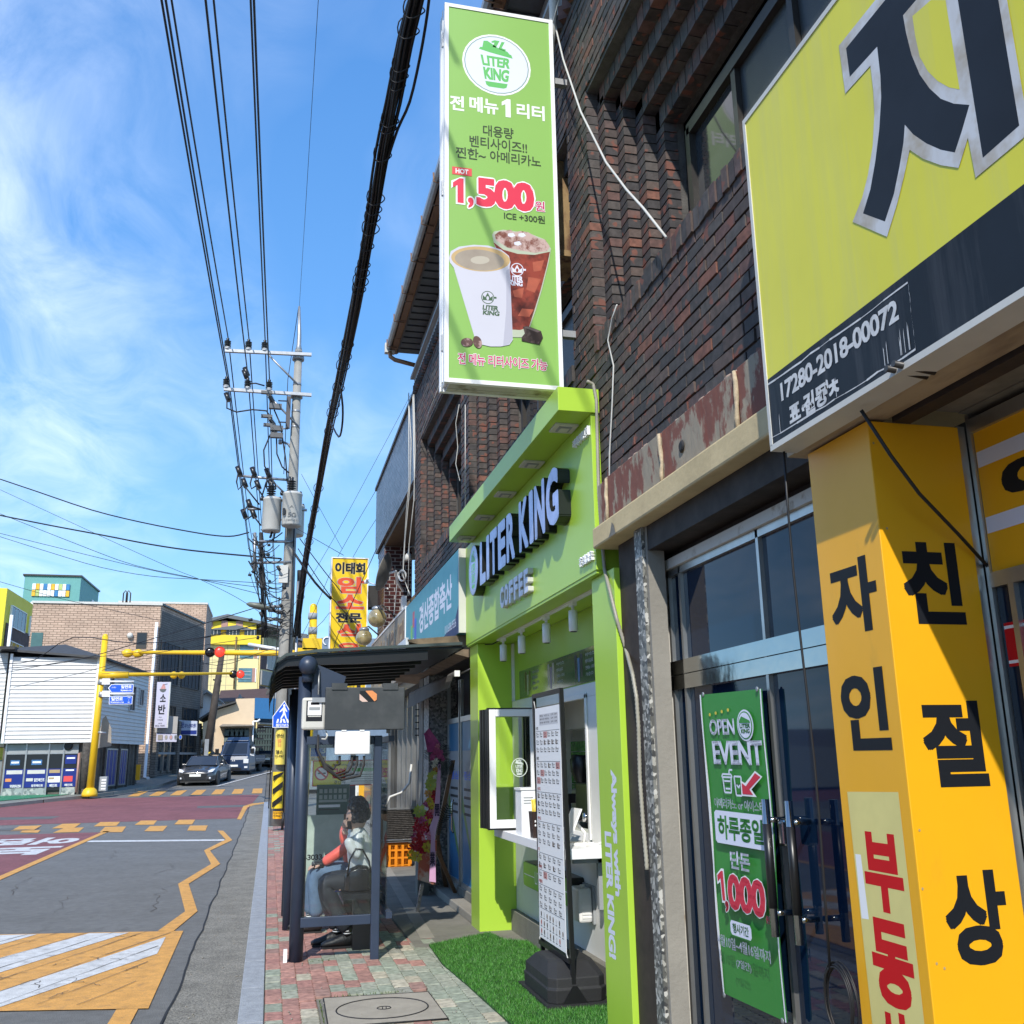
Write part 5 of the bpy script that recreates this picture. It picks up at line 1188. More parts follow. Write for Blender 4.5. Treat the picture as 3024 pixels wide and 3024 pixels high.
a.poly([(.84, .262), (.94, .280), (.76, .322), (.83, .345), (.60, .345), (.60, .295), (.67, .303)], wht); a.poly([(.84, .269), (.915, .281), (.73, .322), (.78, .339), (.62, .339), (.62, .303), (.68, .313)], crb)
tx('아메리카노 or 아이스티', .13, .93, .358, .392, pale, .02)
a.poly([(.12, .408), (.15, .400), (.92, .400), (.95, .408), (.95, .500), (.92, .508), (.15, .508), (.12, .500)], pale); tx('하루종일', .17, .90, .415, .493, ban, .03)
tx('단돈', .36, .68, .525, .583, pale, .03)
a.poly([(.115, .612), (.20, .590), (.245, .590), (.27, .70), (.19, .70), (.175, .635), (.12, .645)], wht); a.poly([(.13, .615), (.20, .598), (.23, .598), (.25, .692), (.205, .692), (.185, .622), (.135, .635)], crb); tx('000', .31, .90, .60, .712, crb, .04, outline=(wht, .03)); tx(',', .26, .32, .69, .725, crb, .02, outline=(wht, .03)); tx('원', .91, .965, .70, .722, crb, .02, outline=(wht, .03))
a.poly([(.36, .745), (.66, .745), (.68, .755), (.68, .782), (.66, .790), (.36, .790), (.34, .78), (.34, .755)], pale); tx('행사기간', .38, .64, .752, .782, ban, .02)
tx('4월10일~4월16일까지', .10, .95, .80, .838, pale, .02); tx('(7일간)', .40, .64, .86, .89, pale, .02)
a.build('printed_face', bn)
for p in (tl, tr_, bl_, br_): MB().lathe([(.012, 0), (.012, .003), (.006, .003)], p+Vector((-.012, -.03 if p in (tl, bl_) else .03, .0)), 10, ax=(-1, 0, 0)).build('eyelet', galv, bn)
# ================================================================ YELLOW WINDOW SIGN, FAR RIGHT
yw = thing('yellow_window_sign', 'shop window with yellow film, white stripes and a red strip, right of the pillar', 'shop window', (2.42, 1.5, 0))
XW = 2.338
zA, zB = SX(2866, 1282, XW).z, SX(2937, 1690, XW).z; zC = SX(3010, 1830, XW).z-.35
MB().box(XW-.004, XW+.05, 2.735, 2.752, 0, 2.74).box(XW-.01, XW+.05, -1.5, 2.733, zA+.0, zA+.05).box(XW-.01, XW+.05, -1.5, 2.733, zB-.05, zB).build('window_frame', alu, yw)
MB().box(XW+.006, XW+.012, -1.5, 2.733, zB, zA).build('film_panel', signyel if False else yel, yw)
MB().box(XW+.05, XW+.2, -1.5, 2.76, 0, 2.74).build('backing', darkin, yw)
MB().box(XW+.01, XW+.016, -1.5, 2.73, .05, zB-.05).build('pane', glass_t, yw)
MB().box(XW-.01, XW+.03, 2.63, 2.655, 0, zB-.05).build('stile', alu, yw)
a = Art((XW+.006, 2.73, zB), RY, UZ); hh = zA-zB
for f0 in (.33, .80): a.rect(0, 4.1, f0*hh-.028+.0, f0*hh+.028, pale, False)
a.up(); g = SX(2965, 1500, XW); a.text('여', 2.73-g.y, 2.73-g.y+.30, .42*hh, .72*hh, dk, .06); a.build('film_print', yw)
a = Art((XW+.01, 2.72, 0), RY, UZ); z1 = SX(2970, 1838, XW).z; z0_ = SX(2985, 1968, XW).z
a.rect(0, 4, z0_, z1, redp); a.rect(0, 4, z1-.02, z1-.01, wht, False); a.rect(0, 4, z0_+.01, z0_+.02, wht, False); a.build('red_strip', yw)
# window front right of the frame ends at a plain wall
MB().box(2.35, 2.6, -4, -1.5, 0, 2.84).build('end_wall', concrete, bb)
# ================================================================ SHOPS BETWEEN THE CAFE AND THE FAR END
XT = 1.87
tealm = mat('teal_vinyl', (.09, .34, .42), .5, var=.04, spec=.2); tnavy = mat('teal_sign_navy', (.02, .04, .13), .5, var=.03, spec=.2)
tsn = thing('teal_butcher_sign', 'long teal fascia sign with white Korean letters next to the green cafe front', 'sign', (1.93, 12, 2.87))
zt_, zb__ = 3.76, 2.86
MB().box(XT, 2.0, 9.975, 14.2, zb__, zt_).build('panel', tealm, tsn)
MB().box(XT-.003, 2.0, 9.935, 9.974, zb__, zt_).build('end_plate', offwhite, tsn); MB().box(XT-.006, 2.0, 14.2, 14.215, zb__, zt_+.01).build('edge_trim', wht, tsn)
a = Art((XT, 14.2, zb__), RY, UZ)
zz5 = lambda x, y: SX(1000+x/4.83, 1600+y/4.83, XT)
def lp5(x, y): p = zz5(x, y); return (14.2-p.y, p.z-zb__)
n1_, n2_ = lp5(1290, 1480), lp5(1720, 890); a.poly([(n1_[0], 0), (4.22, 0), (4.22, n2_[1]), (n2_[0]-.25, n2_[1]*.55), (n2_[0]-.9, n2_[1]*.25)], tnavy)
l, r = lp5(1150, 1100), lp5(1618, 640); zc = (lp5(1170, 900)[1]+lp5(1170, 1310)[1])/2; hz = abs(lp5(1170, 900)[1]-lp5(1170, 1310)[1])
a.text('경산종합축산', l[0], r[0], zc-hz*.5, zc+hz*.5, pale, .03)
l, r = lp5(1515, 1300), lp5(1675, 1200); a.text('010.6386.9536', l[0], r[0], .09, .18, pale, .0)
l = lp5(1030, 1200)[0]; r = lp5(1110, 1100)[0]; w = (r-l)/3
cd = mat('cow_red', (.55, .10, .15), .5); a.rect(l+w, l+2*w, .5, .72, cd, False); a.rect(l, l+w, .28, .55, MATS['logo_green'], False); a.rect(l+2*w, l+3*w, .3, .6, blue, False); a.rect(l+w, l+1.7*w, .05, .35, wht)
a.build('printed_face', tsn)
bgs = thing('beige_restaurant_sign', 'faded beige restaurant fascia sign with ghostly brown letters beyond the teal one', 'sign', (1.93, 16, 2.87))
beig = mat('faded_beige', (.33, .29, .24), .6, var=.15, vs=3); streaks(beig, (.45, .38, .28), .5, (3, 3, 1))
MB().box(XT, 2.0, 14.25, 19.3, zb__-.1, zt_).build('panel', beig, bgs); MB().box(XT-.01, 2.0, 14.22, 19.33, zt_, zt_+.03).box(XT-.01, 2.0, 14.22, 14.25, zb__-.1, zt_).build('edge_trim', wht, bgs)
a = Art((XT, 19.3, zb__-.1), RY, UZ); a.text('암소식육식당', 1.3, 4.9, .12, .86, mat('faded_brown', (.24, .15, .09), .6, var=.2), .06, outline=(mat('faded_gold', (.46, .33, .17), .6, var=.1), .05)); a.build('printed_face', bgs)
sm_ = thing('market_shop_front', 'shadowy glass and steel shop fronts with posters under the teal sign', 'shop front', (2.2, 12, 0))
terr2 = speckle(mat('terrazzo_grey', (.2, .2, .2), .6, var=0), 40, [(0, (.14, .14, .13)), (.4, (.24, .24, .23)), (.75, (.34, .34, .31)), (.9, (.08, .08, .08))], bump=.4)
MB().box(2.0, 2.4, 9.96, 19.5, 2.62, 3.6).build('header', frm, sm_)
MB().box(1.94, 2.34, 12.42, 12.9, 0, 2.62).build('stone_column', terr2, sm_); MB().box(1.93, 1.94, 12.86, 13.2, 0, 2.62).box(1.94, 2.3, 12.9, 13.2, 0, 2.62).build('column_back', concrete_d, sm_)
# glass door with film
MB().box(2.16, 2.3, 9.98, 12.4, 0, .17).build('sill', concrete_d, sm_, bevel=.01); MB().box(2.0, 2.159, 9.98, 12.4, 0, .08).build('step', concrete, sm_, bevel=.01)
MB().box(2.30, 2.34, 9.98, 12.42, .1, 2.62).build('backing', darkin, sm_)
pst = mat('poster_grey', (.30, .33, .35), .5, var=.1); psb = mat('poster_blue', (.02, .16, .33), .4, var=.05); psg = mat('poster_green', (.10, .26, .03), .4)
for (a_, b_) in ((10.02, 10.72), (10.80, 11.50), (11.58, 12.38)):
 MB().box(2.17, 2.21, a_, a_+.03, .17, 2.5).box(2.17, 2.21, b_-.03, b_, .17, 2.5).box(2.17, 2.21, a_+.03, b_-.03, .17, .22).box(2.17, 2.21, a_+.03, b_-.03, 2.0, 2.06).build('door_frame', alu, sm_)
 p = MB().box(2.19, 2.197, a_+.03, b_-.03, .22, 2.0).build('poster_pane', pst, sm_)
 t = Art((2.19, b_-.03, .22), RY, UZ); w = b_-a_-.06
 t.poly([(0, .0), (w, 0), (w, .22), (0, .95)], psg); t.poly([(0, 0), (w, 0), (w, .14), (0, .78)], psb); t.rect(0, w, 1.45, 1.78, psb)
 t.text('점심', .1, w-.1, 1.12, 1.22, blue, .03)
 for i in range(4): t.rect(.1, w-.15, 1.0-.09*i, 1.03-.09*i, ink, False)
 t.build('poster_print', p)
MB().tube([(2.10, 11.55, .75), (2.08, 11.55, .78), (2.08, 11.55, 1.08), (2.10, 11.55, 1.12)], .012).build('pull_handle', chrm, sm_)
# steel clad shop beyond
stl = mat('brushed_steel_sheet', (.22, .215, .2), .4, .7, var=.25, vs=5, stretch=(1, 1, .2))
MB().box(2.28, 2.34, 13.2, 19.6, .1, 2.62).build('clad_wall', stl, sm_)
y = 13.25
while y < 19.4: MB().box(2.22, 2.28, y, y+.045, .1, 2.62).build('upright', alu if int(y*3) % 2 else stl, sm_); y += random.choice([.32, .5, .62])
for i in range(7): MB().box(2.0, 2.28, 14.05+.0*i, 14.08, 1.9+.09*i, 1.915+.09*i).build('grille_bar', frm, sm_)
# old tin canopy over the pavement and the retractable awning
cv = MB().hexa([(1.35, 10.1, 2.78), (2.0, 10.1, 2.62), (2.0, 14.0, 2.62), (1.35, 14.0, 2.72), (1.35, 10.1, 2.80), (2.0, 10.1, 2.86), (2.0, 14.0, 2.84), (1.35, 14.0, 2.74)]).build('old_canopy', mat('stained_ply', (.26, .19, .12), .8, var=.3, vs=5), sm_)
MB().box(1.33, 1.36, 10.1, 14.0, 2.71, 2.82).build('canopy_gutter', wht, cv)
awm = mat('awning_canvas', (.085, .083, .078), .7, var=.1)
aw = thing('shop_awning', 'half rolled grey canvas awning on its tube left of the green cafe', 'awning', (1.9, 11, 2.4))
P = [SX(1150*1+210+45, 1975, 1.75), SX(1213, 2050, 1.75)]
yA, yB, zA_ = 10.05, 12.6, 2.42
yA, yB, zA_ = 10.0, 13.05, 2.44; MB().cyl((1.85, yA, zA_), (1.80, yB, zA_-.02), .03).build('roller_tube', awm, aw)
MB().prism([(1.82, yA+.05, zA_), (1.80, yA+.12, zA_-.13), (1.76, yB-.1, zA_-.2), (1.76, yB+.1, zA_-.19), (1.775, yB, zA_-.02)], (.006, 0, 0)).build('valance', awm, aw)
MB().box(1.825, 1.88, yA-.03, yA-.0, zA_-.03, zA_+.03).build('end_cap', wht, aw); MB().tube([(1.9, yA, zA_), (2.1, yA, zA_+.1)], .012).tube([(1.8, yB, zA_), (2.1, yB, zA_+.1)], .012).build('arm', frm, aw)
# ---------------------------------------------------------------- wreath
wr = thing('opening_wreath', 'tall congratulatory flower wreath on a wooden easel with a long lettered pink ribbon', 'flower wreath', (1.75, 11.2, 0))
wood = mat('pine_wood', (.24, .13, .06), .6, var=.25, vs=6, stretch=(8, 8, 1)); foil = mat('foil_wrap', (.5, .5, .52), .25, .8, var=.2, vs=20, bump=.8, bs=30)
def wp(u, v, y=11.0): return SY(u, v, y)
def bar2(p, q, r, m, nm):
 mb = MB(); bar(mb, p, q, r); return mb.build(nm, m, wr)
bar2(wp(1268, 2460, 11.1), SZ(1352, 2655, 0), .022, wood, 'leg'); bar2(wp(1285, 2440, 11.3), SZ(1326, 2640, 0)+Vector((0, .15, 0)), .022, wood, 'leg')
bar2(wp(1338, 2245, 11.3), wp(1290, 2480, 11.2), .022, wood, 'leg'); bar2(wp(1247, 2610, 10.9), SZ(1232, 2694, 0), .018, foil, 'leg')
cbm = mat('wreath_card_red', (.50, .10, .05), .45, vs=6, col2=(.60, .45, .35), edge=(.5, .62))
pts = [wp(1238, 2470), wp(1268, 2470), wp(1272, 2612), wp(1286, 2612), wp(1235, 2598)]
MB().prism([wp(1240, 2480), wp(1290, 2480), wp(1286, 2614), wp(1234, 2598)], (0, .02, 0)).build('card', cbm, wr)
gauze = mat('magenta_gauze', (.62, .10, .36), .6, var=.3, vs=15); 
def petals(c, r, m, n=6, name='flower', tilt=.5, core=None, ln=1.0):
 mb = MB(); c = Vector(c); ax = Vector((random.uniform(-.5, .3), -1, random.uniform(-.3, .6))).normalized(); x = ax.orthogonal().normalized(); y = ax.cross(x)
 for k in range(n):
  t = 2*PI*k/n+random.random()*.3; d = x*math.cos(t)+y*math.sin(t); s = ax.cross(d)
  a0 = c+d*r*.12; b0 = c+d*r*.7*ln+s*r*.34+ax*r*tilt*.6; c0 = c+d*r*1.15*ln+ax*r*tilt; d0 = c+d*r*.7*ln-s*r*.34+ax*r*tilt*.6
  mb.add([a0, b0, c0, d0, (a0+c0)/2-ax*r*.06], [(0, 1, 4), (1, 2, 4), (2, 3, 4), (3, 0, 4)], 0, True)
 mb.ball(c+ax*r*.12, r*.2, 6, 1); return mb.build(name, [m, core or m], wr)
def rose(c, r, m): 
 for q in range(2): petals(c+Vector((0, -.006*q, 0)), r*(1-.35*q), m, 6, tilt=.35+.3*q)
fm = {k: mat('petal_'+k, [min(.85, q*1.35) for q in c], .55, var=.2, vs=25) for k, c in dict(red=(.35, .012, .02), crimson=(.45, .02, .05), pink=(.62, .22, .28), mauve=(.42, .08, .22), yellow=(.55, .42, .04), lime=(.36, .42, .09), orange=(.48, .22, .04), white=(.62, .60, .52)).items()}
leafm = mat('dark_leaf', (.012, .022, .018), .5, var=.2)
zr = lambda x, y: (1150+x/2.573, 1950+y/2.573)
mb = MB()
for i in range(5):
 a_ = wp(*zr(300+14*i, 515+18*i)); b_ = wp(*zr(262, 560)); c_ = wp(*zr(330-12*i, 700)); d_ = wp(*zr(395, 640)); mb.add([a_+Vector((0, .01*i, 0)), b_+Vector((0, .02-.01*i, 0)), c_+Vector((0, -.02*i, 0)), d_+Vector((0, .03, 0))], [(0, 1, 2, 3)], 0, True)
mb.build('gauze_wrap', gauze, wr)
for i in range(46):
 t = random.random(); y = 640+110*t; x = 330+35*t+random.uniform(-45, 45); rose(wp(*zr(x, y), 11.0+random.uniform(-.03, .05)), .03, fm['pink'] if y < 670 and random.random() < .6 else fm['mauve']) if i % 2 else None
fl = [(350, 770, 'white', .04), (335, 800, 'white', .03), (350, 835, 'orange', .035), (365, 860, 'red', .03), (325, 880, 'lime', .055), (310, 950, 'lime', .06), (350, 885, 'white', .035), (365, 920, 'white', .04), (355, 960, 'crimson', .045), (300, 1015, 'orange', .045), (340, 1010, 'red', .04), (305, 1072, 'yellow', .045), (325, 1105, 'yellow', .04), (275, 1090, 'mauve', .035), (355, 1060, 'crimson', .04), (230, 1150, 'lime', .06), (280, 1165, 'red', .045), (318, 1160, 'pink', .042), (250, 1210, 'mauve', .045), (287, 1222, 'yellow', .055), (220, 1240, 'red', .045), (270, 1265, 'red', .05), (240, 1290, 'crimson', .05), (210, 1300, 'mauve', .05), (275, 1320, 'pink', .08), (230, 1365, 'red', .07), (195, 1340, 'mauve', .05), (195, 1410, 'red', .06), (245, 1410, 'red', .06), (170, 1430, 'crimson', .045), (285, 1425, 'yellow', .06), (165, 1480, 'yellow', .055), (210, 1490, 'yellow', .055), (255, 1440, 'crimson', .05), (225, 1440, 'red', .05), (300, 1180, 'crimson', .04), (330, 1140, 'pink', .04), (215, 1200, 'crimson', .04), (205, 1270, 'crimson', .045)]
for x, y, k, r in fl:
 c = wp(*zr(x, y), 10.95+random.uniform(-.06, .06))
 if k == 'lime': petals(c, r, fm[k], 11, ln=1.15, core=fm['yellow'])
 elif k in ('yellow', 'orange'): petals(c, r, fm[k], 7, core=fm['orange'])
 elif k == 'pink' and r > .06: petals(c, r, fm[k], 5, ln=.9, core=fm['mauve'])
 else: rose(c, r, fm[k])
for i in range(50):
 x, y = random.uniform(190, 370), random.uniform(1000, 1470)
 if x+ (y-1000)*.22 > 300: rose(wp(*zr(min(x, 330), y), 11.02), .03, fm[random.choice(['red', 'crimson', 'mauve', 'red'])])
def frond(u0, v0, u1, v1, w, n=9):
 a_, b_ = wp(*zr(u0, v0), 11.15), wp(*zr(u1, v1), 11.15); d = b_-a_; s = Vector((0, 1, 0)).cross(d.normalized()).normalized(); mb = MB()
 for k in range(n):
  p = a_+d*(k/n); l = w*(math.sin(PI*(k+1)/(n+1))+.25)
  for sg in (-1, 1): q = p+s*sg*l+d*.12; mb.add([p, p+d*.05, q+d*.03, q-d*.01+Vector((0, .01, 0))], [(0, 1, 2, 3)])
 mb.tube([a_, b_], .003, 4); return mb.build('palm_leaf', leafm, wr)
frond(330, 760, 275, 680, .05); frond(370, 750, 480, 840, .07, 12); frond(400, 740, 430, 640, .06); frond(390, 1240, 455, 1100, .06); frond(370, 1330, 400, 1210, .05); frond(400, 870, 480, 780, .06)
rib = mat('pink_ribbon', (.58, .33, .52), .45, var=.05); R_l = [(372, 790), (352, 1010), (335, 1190), (303, 1275), (317, 1340), (310, 1500), (303, 1680)]; R_r = [(390, 790), (386, 1010), (378, 1190), (358, 1275), (346, 1340), (350, 1500), (353, 1688)]
mb = MB(); k = len(R_l); L2 = [wp(*zr(*p), 10.82) for p in R_l]; R2 = [wp(*zr(*p), 10.80) for p in R_r]
mb.add(L2+R2, [(i, i+1, k+i+1, k+i) for i in range(k-1)], 0, False); mb.add([p+Vector((0, .006, 0)) for p in L2+R2], [(i, k+i, k+i+1, i+1) for i in range(k-1)], 0, False); rbn = mb.build('ribbon', rib, wr)
hj = mat('ribbon_ink', (.03, .005, .05), .5)
for s, (x0, x1, y0, y1) in (('開', (345, 378, 1185, 1090)), ('業', (308, 346, 1560, 1455)), ('祝', (372, 388, 840, 770))):
 p, q = wp(*zr(x0, y0), 10.79), wp(*zr(x1, y1), 10.79); t = Art((p.x, 10.792, p.z), RX, UZ); t.text(s, 0, q.x-p.x, 0, q.z-p.z, hj, .03, res=1); t.build('ribbon_lettering', wr)
# ---------------------------------------------------------------- orange crate, condenser, freezer, bin
def crate(u, v):
 p = SZ(u, v, 0); t = thing('orange_crate', 'orange slatted plastic crate on the ground under the condenser coil', 'crate', p)
 om = mat('orange_plastic', (.80, .26, .01), .4, var=.1); x0, y0 = p.x-.22, p.y-.05; f = MB()
 for z in (0.01, .12, .23, .31): f.box(x0, x0+.46, y0, y0+.02, z, z+.025)
 for k in range(5): f.box(x0+.1*k+.0, x0+.1*k+.04, y0-.006, y0+.02, .01, .335)
 f.box(x0, x0+.46, y0+.32, y0+.34, .01, .33).box(x0, x0+.02, y0, y0+.34, .01, .33).box(x0+.44, x0+.46, y0, y0+.34, .01, .33).box(x0, x0+.46, y0, y0+.34, .005, .02); f.build('crate_frame', om, t)
 mesh = MB()
 for i in range(14):
  for j in range(3): mesh.box(x0+.04+.03*i, x0+.045+.03*i, y0+.008, y0+.012, .04+.09*j, .11+.09*j)
 stuff(mesh.build('side_lattice', om, t)); return t
crate(1168, 2560)
c0 = SZ(1168, 2560, 0)
cu = thing('condenser_unit', 'old open condenser coil on a metal frame standing over the orange crate', 'condenser', (c0.x, c0.y, .4))
f = MB(); x0, x1, y0, y1 = c0.x-.26, c0.x+.28, c0.y-.1, c0.y+.35
for x in (x0, x1):
 for y in (y0, y1): f.box(x, x+.02, y, y+.02, 0, .86)
f.box(x0, x1+.02, y0, y0+.02, .36, .39).box(x0, x1+.02, y0, y0+.02, .84, .86).box(x0, x1, y0, y1, .37, .385); f.build('frame', alu, cu)
fin = MB()
for i in range(16): fin.box(x0+.03, x1-.0, y0+.02, y0+.05, .40+.027*i, .412+.027*i)
fin.box(x0+.03, x1, y0+.051, y0+.09, .4, .83); fin.build('coil', mat('dirty_coil', (.10, .09, .08), .8, var=.4, vs=30, bump=.8), cu)
MB().tube([(x0+.1, y0+.1, .87), (x0+.16, y0+.1, 1.02), (x0+.34, y0+.1, 1.08), (x0+.46, y0+.1, 1.22), (x0+.49, y0+.1, 1.5)], .018).build('lagged_pipe', offwhite, cu)
fz = MB().box(c0.x-.62, c0.x-.28, c0.y+.1, c0.y+.5, .05, 1.22).build('white_cabinet', whitem, loc=(c0.x-.45, c0.y+.3, 0), bevel=.01); tag(fz, 'white appliance cabinet with a plugged cable standing left of the condenser coil', 'appliance')
MB().box(c0.x-.60, c0.x-.42, c0.y+.085, c0.y+.1, .85, 1.10).build('door_panel', offwhite, fz, bevel=.005); MB().tube([(c0.x-.5, c0.y+.07, .95), (c0.x-.5, c0.y+.05, .8), (c0.x-.45, c0.y+.05, .65), (c0.x-.3, c0.y+.1, .58)], .01).build('cord', cable, fz)
gbn = MB().box(1.78, 1.92, 12.2, 12.4, 0, .55).build('grey_post_box', concrete_d, loc=(1.85, 12.3, 0), bevel=.01); tag(gbn, 'low grey concrete block at the foot of the speckled column by the wreath', 'block')
# hanging things over the teal sign: dish, globes, cables
ds = thing('satellite_dish', 'grey satellite dish on a white arm above the beige sign', 'satellite dish', SX(1190, 1745, 1.9))
c = SX(1137, 1690, 1.60); ax = Vector((-.90, .30, .30)).normalized()
MB().lathe([(.0, -.07), (.12, -.06), (.22, -.03), (.30, .02), (.31, .03), (.30, .035), (.22, -.015), (.12, -.045), (.0, -.055)], c, 28, ax=ax).build('reflector', mat('dish_grey', (.20, .19, .17), .5, var=.15, vs=12), ds)
e = SX(1190, 1745, 1.95); k = c-ax*.12
MB().tube([e, e.lerp(k, .55), k+Vector((.05, 0, .05)), k+ax*.06], .022).build('mount_arm', wht, ds); f_ = SX(1082, 1718, 1.42); MB().tube([c-ax*.05-Vector((0, 0, .24)), f_], .012).ball(f_, .04, 8).tube([f_, SX(1086, 1708, 1.42)], .02).build('feed_horn', wht, ds)
def globe(u, v, x, r, lab):
 p = SX(u, v, x); t = thing('globe_lamp', lab, 'lamp', p, 'globe lamps over the restaurant sign')
 gm_ = mat('smoked_globe' if r > .2 else 'amber_globe', (.36, .34, .27) if r > .2 else (.42, .34, .16), .06, var=.2, vs=6, spec=1, coat=1)
 MB().ball(p, r, 24).build('globe', gm_, t); MB().lathe([(.09, 0), (.09, .05), (.05, .07)], p+Vector((0, 0, r-.03)), 14).build('cap', galv, t); MB().tube([p+Vector((0, 0, r+.03)), p+Vector((.08, 0, r+.06)), p+Vector((.25, .02, r-.08)), (1.95, p.y, p.z-.05)], .014).build('arm', frm, t)
globe(1114, 1825, 1.62, .155, 'larger smoked glass globe lamp under the satellite dish'); globe(1075, 1883, 1.60, .15, 'lower amber glass globe lamp in front of the yellow vertical sign')
fp = [[(1206, 1165), (1214, 1300), (1212, 1420), (1196, 1600), (1190, 1700), (1210, 1755)], [(1222, 1165), (1226, 1330), (1222, 1480), (1208, 1610), (1205, 1760)], [(1219, 1160), (1223, 1380), (1224, 1480)], [(1207, 1160), (1208, 1430), (1201, 1500), (1192, 1640), (1186, 1700)], [(1176, 1690), (1168, 1770), (1162, 1830), (1165, 1880), (1178, 1912)]]
for i, pts in enumerate(fp):
 o = MB().tube([SX(u, v, 1.93) for u, v in pts], .008, 5).build('white_cable', wcable, loc=SX(*pts[0], 1.93)); tag(o, ['thick white cable down the corner between brick wall and tiled house', 'white cable nearest the brick pier above the teal sign', 'short white cable hooked beside the overhang', 'outermost white cable hanging against the tiled overhang', 'white cable trailing across the beige sign'][i], 'cable')
lp_ = MB()
for k in range(4): lp_.tube([SX(1188+(9+k)*math.cos(t*PI/10), 1700+(14+k)*math.sin(t*PI/10), 1.92) for t in range(20)], .006, 4, closed=True)
lp_ = lp_.build('cable_loop', wcable, loc=SX(1188, 1700, 1.92)); tag(lp_, 'coil of white cable hung by the satellite dish arm', 'cable coil')
wj = MB().box(1.86, 1.93, 14.6, 14.75, 3.78, 4.0).build('junction_box', whitem, loc=(1.9, 14.7, 3.8)); tag(wj, 'small white junction box on the parapet right of the satellite dish', 'junction box')
for pts, lab, x in (([(1630, 0), (1643, 90), (1663, 175), (1715, 330), (1790, 480), (1850, 560), (1900, 615), (1968, 702)], 'thick white cable curving free across the brick niche to a cut end', 1.93), ([(1650, 0), (1622, 110)], 'short thin white cable at the top edge by the green sign', 1.9), ([(1822, 900), (1808, 940), (1795, 1005), (1812, 1080), (1808, 1190), (1800, 1340), (1799, 1560)], 'thin tan cable hanging down the brick wall right of the cafe roof', 1.97), ([(1356, 1195), (1346, 1250), (1352, 1320), (1346, 1370), (1358, 1420)], 'wavy white cable under the tall green sign, left one', 1.95), ([(1374, 1195), (1374, 1340), (1374, 1500)], 'straight white cable under the tall green sign, right one', 1.95), ([(1300, 1130), (1262, 1230), (1232, 1320)], 'thin slanting white cable on the far brick wall', 1.97)):
 o = MB().tube([SX(u, v, x) for u, v in pts], .0075 if 'thick' in lab else .005, 6).build('white_cable', wcable, loc=SX(*pts[0], x)); tag(o, lab, 'cable')
rag = MB().tube([(1.9, 6.1, 7.9), (1.91, 6.1, 7.3), (1.9, 6.12, 6.9)], [.02, .035, .015], 6).build('rope_binding', offwhite, loc=(1.9, 6.1, 7.4)); tag(rag, 'frayed pale rope wound down the back edge of the tall green sign', 'rope')
# ---------------------------------------------------------------- vertical yellow restaurant sign
ysn = thing('vertical_restaurant_sign', 'tall yellow sign with black and red Korean brush letters behind the globe lamps', 'sign', (1.5, 20, 3))
pa, pb, pc = SY(982, 1648, 20), SY(1086, 1652, 20), SY(968, 2110, 20)
x0, x1, z1 = pa.x, pb.x, pa.z; z0 = 2.2
MB().box(x0, x1, 20, 20.25, z0, z1).build('cabinet', mat('sign_yellow', (.82, .55, .01), .4, var=.03), ysn); MB().box(x0-.02, x0, 19.98, 20.27, z0, z1+.02).box(x0, x1+.02, 19.98, 20.27, z1, z1+.02).box(x1, x1+.02, 19.98, 20.27, z0, z1).build('edge_trim', wht, ysn)
MB().box(x1, 2.05, 20.1, 20.15, 4.6, 4.68).box(x1+.02, x1+.28, 20.05, 20.2, 4.65, 5.1).build('bracket', frm, ysn)
sred = mat('brush_red', (.66, .07, .02), .5, var=0); sh = mat('brush_shadow', (.45, .42, .33), .5, var=0)
a = Art((x0, 20, z0), RX, UZ); zq2 = lambda x, y: SY(600+x/1.932, 900+y/1.932, 20)
def vt_(s, x0_, x1_, y0_, y1_, m, b, **k):
 p, q = zq2(x0_, y1_), zq2(x1_, y0_); a.text(s, p.x-x0, q.x-x0, p.z-z0, q.z-z0, m, b, **k)
vt_('이태희', 752, 925, 1473, 1535, ink, .04, outline=(sh, .02)); vt_('암', 765, 925, 1555, 1645, sred, .035, outline=(sh, .03)); vt_('소', 758, 918, 1655, 1735, sred, .035, outline=(sh, .03)); vt_('전문', 755, 905, 1758, 1812, ink, .04, outline=(sh, .02)); vt_('식', 765, 900, 1820, 1915, sred, .035, outline=(sh, .03)); vt_('육', 758, 900, 1930, 2010, sred, .035, outline=(sh, .03)); vt_('식', 770, 900, 2100, 2190, ink, .03)
a.build('printed_face', ysn)

# ================================================================ BUS SHELTER
bsh = thing('bus_shelter', 'dark navy bus shelter with a curved canopy and glass end panels', 'bus shelter', (.55, 10, 0))
for (x, y, r, h, lab) in ((.275, 8.74, .058, 2.30, 0), (.235, 10.3, .05, 2.3, 0), (.235, 11.2, .05, 2.3, 0)):
 MB().cyl((x, y, -.02), (x, y, h), r, n=20).build('post', navy, bsh)
MB().box(.905-.035, .905+.035, 8.60, 8.66, -.02, 1.79).build('post', navy, bsh, bevel=.008); MB().box(.875, .935, 11.2, 11.26, -.02, 1.79).build('post', navy, bsh, bevel=.008)
MB().ball((.29, 8.62, 2.39), .082, 24).cyl((.29, 8.66, 2.25), (.29, 8.66, 2.34), .05).build('post_finial', navy, bsh)
for y in (8.64, 11.21):
 MB().box(.30, .87, y-.02, y+.02, .27, .345).box(.30, .87, y-.02, y+.02, 1.72, 1.79).build('rail', navy, bsh, bevel=.004)
 MB().box(.315, .87, y-.004, y+.004, .346, 1.72).build('glass_panel', glass_c, bsh)
MB().box(1.02, 1.03, 8.9, 11.1, .35, 1.75).build('back_glass', glass_c, bsh); MB().box(1.0, 1.05, 8.66, 11.2, .3, .35).box(1.0, 1.05, 8.66, 11.2, 1.74, 1.79).build('rail', navy, bsh)
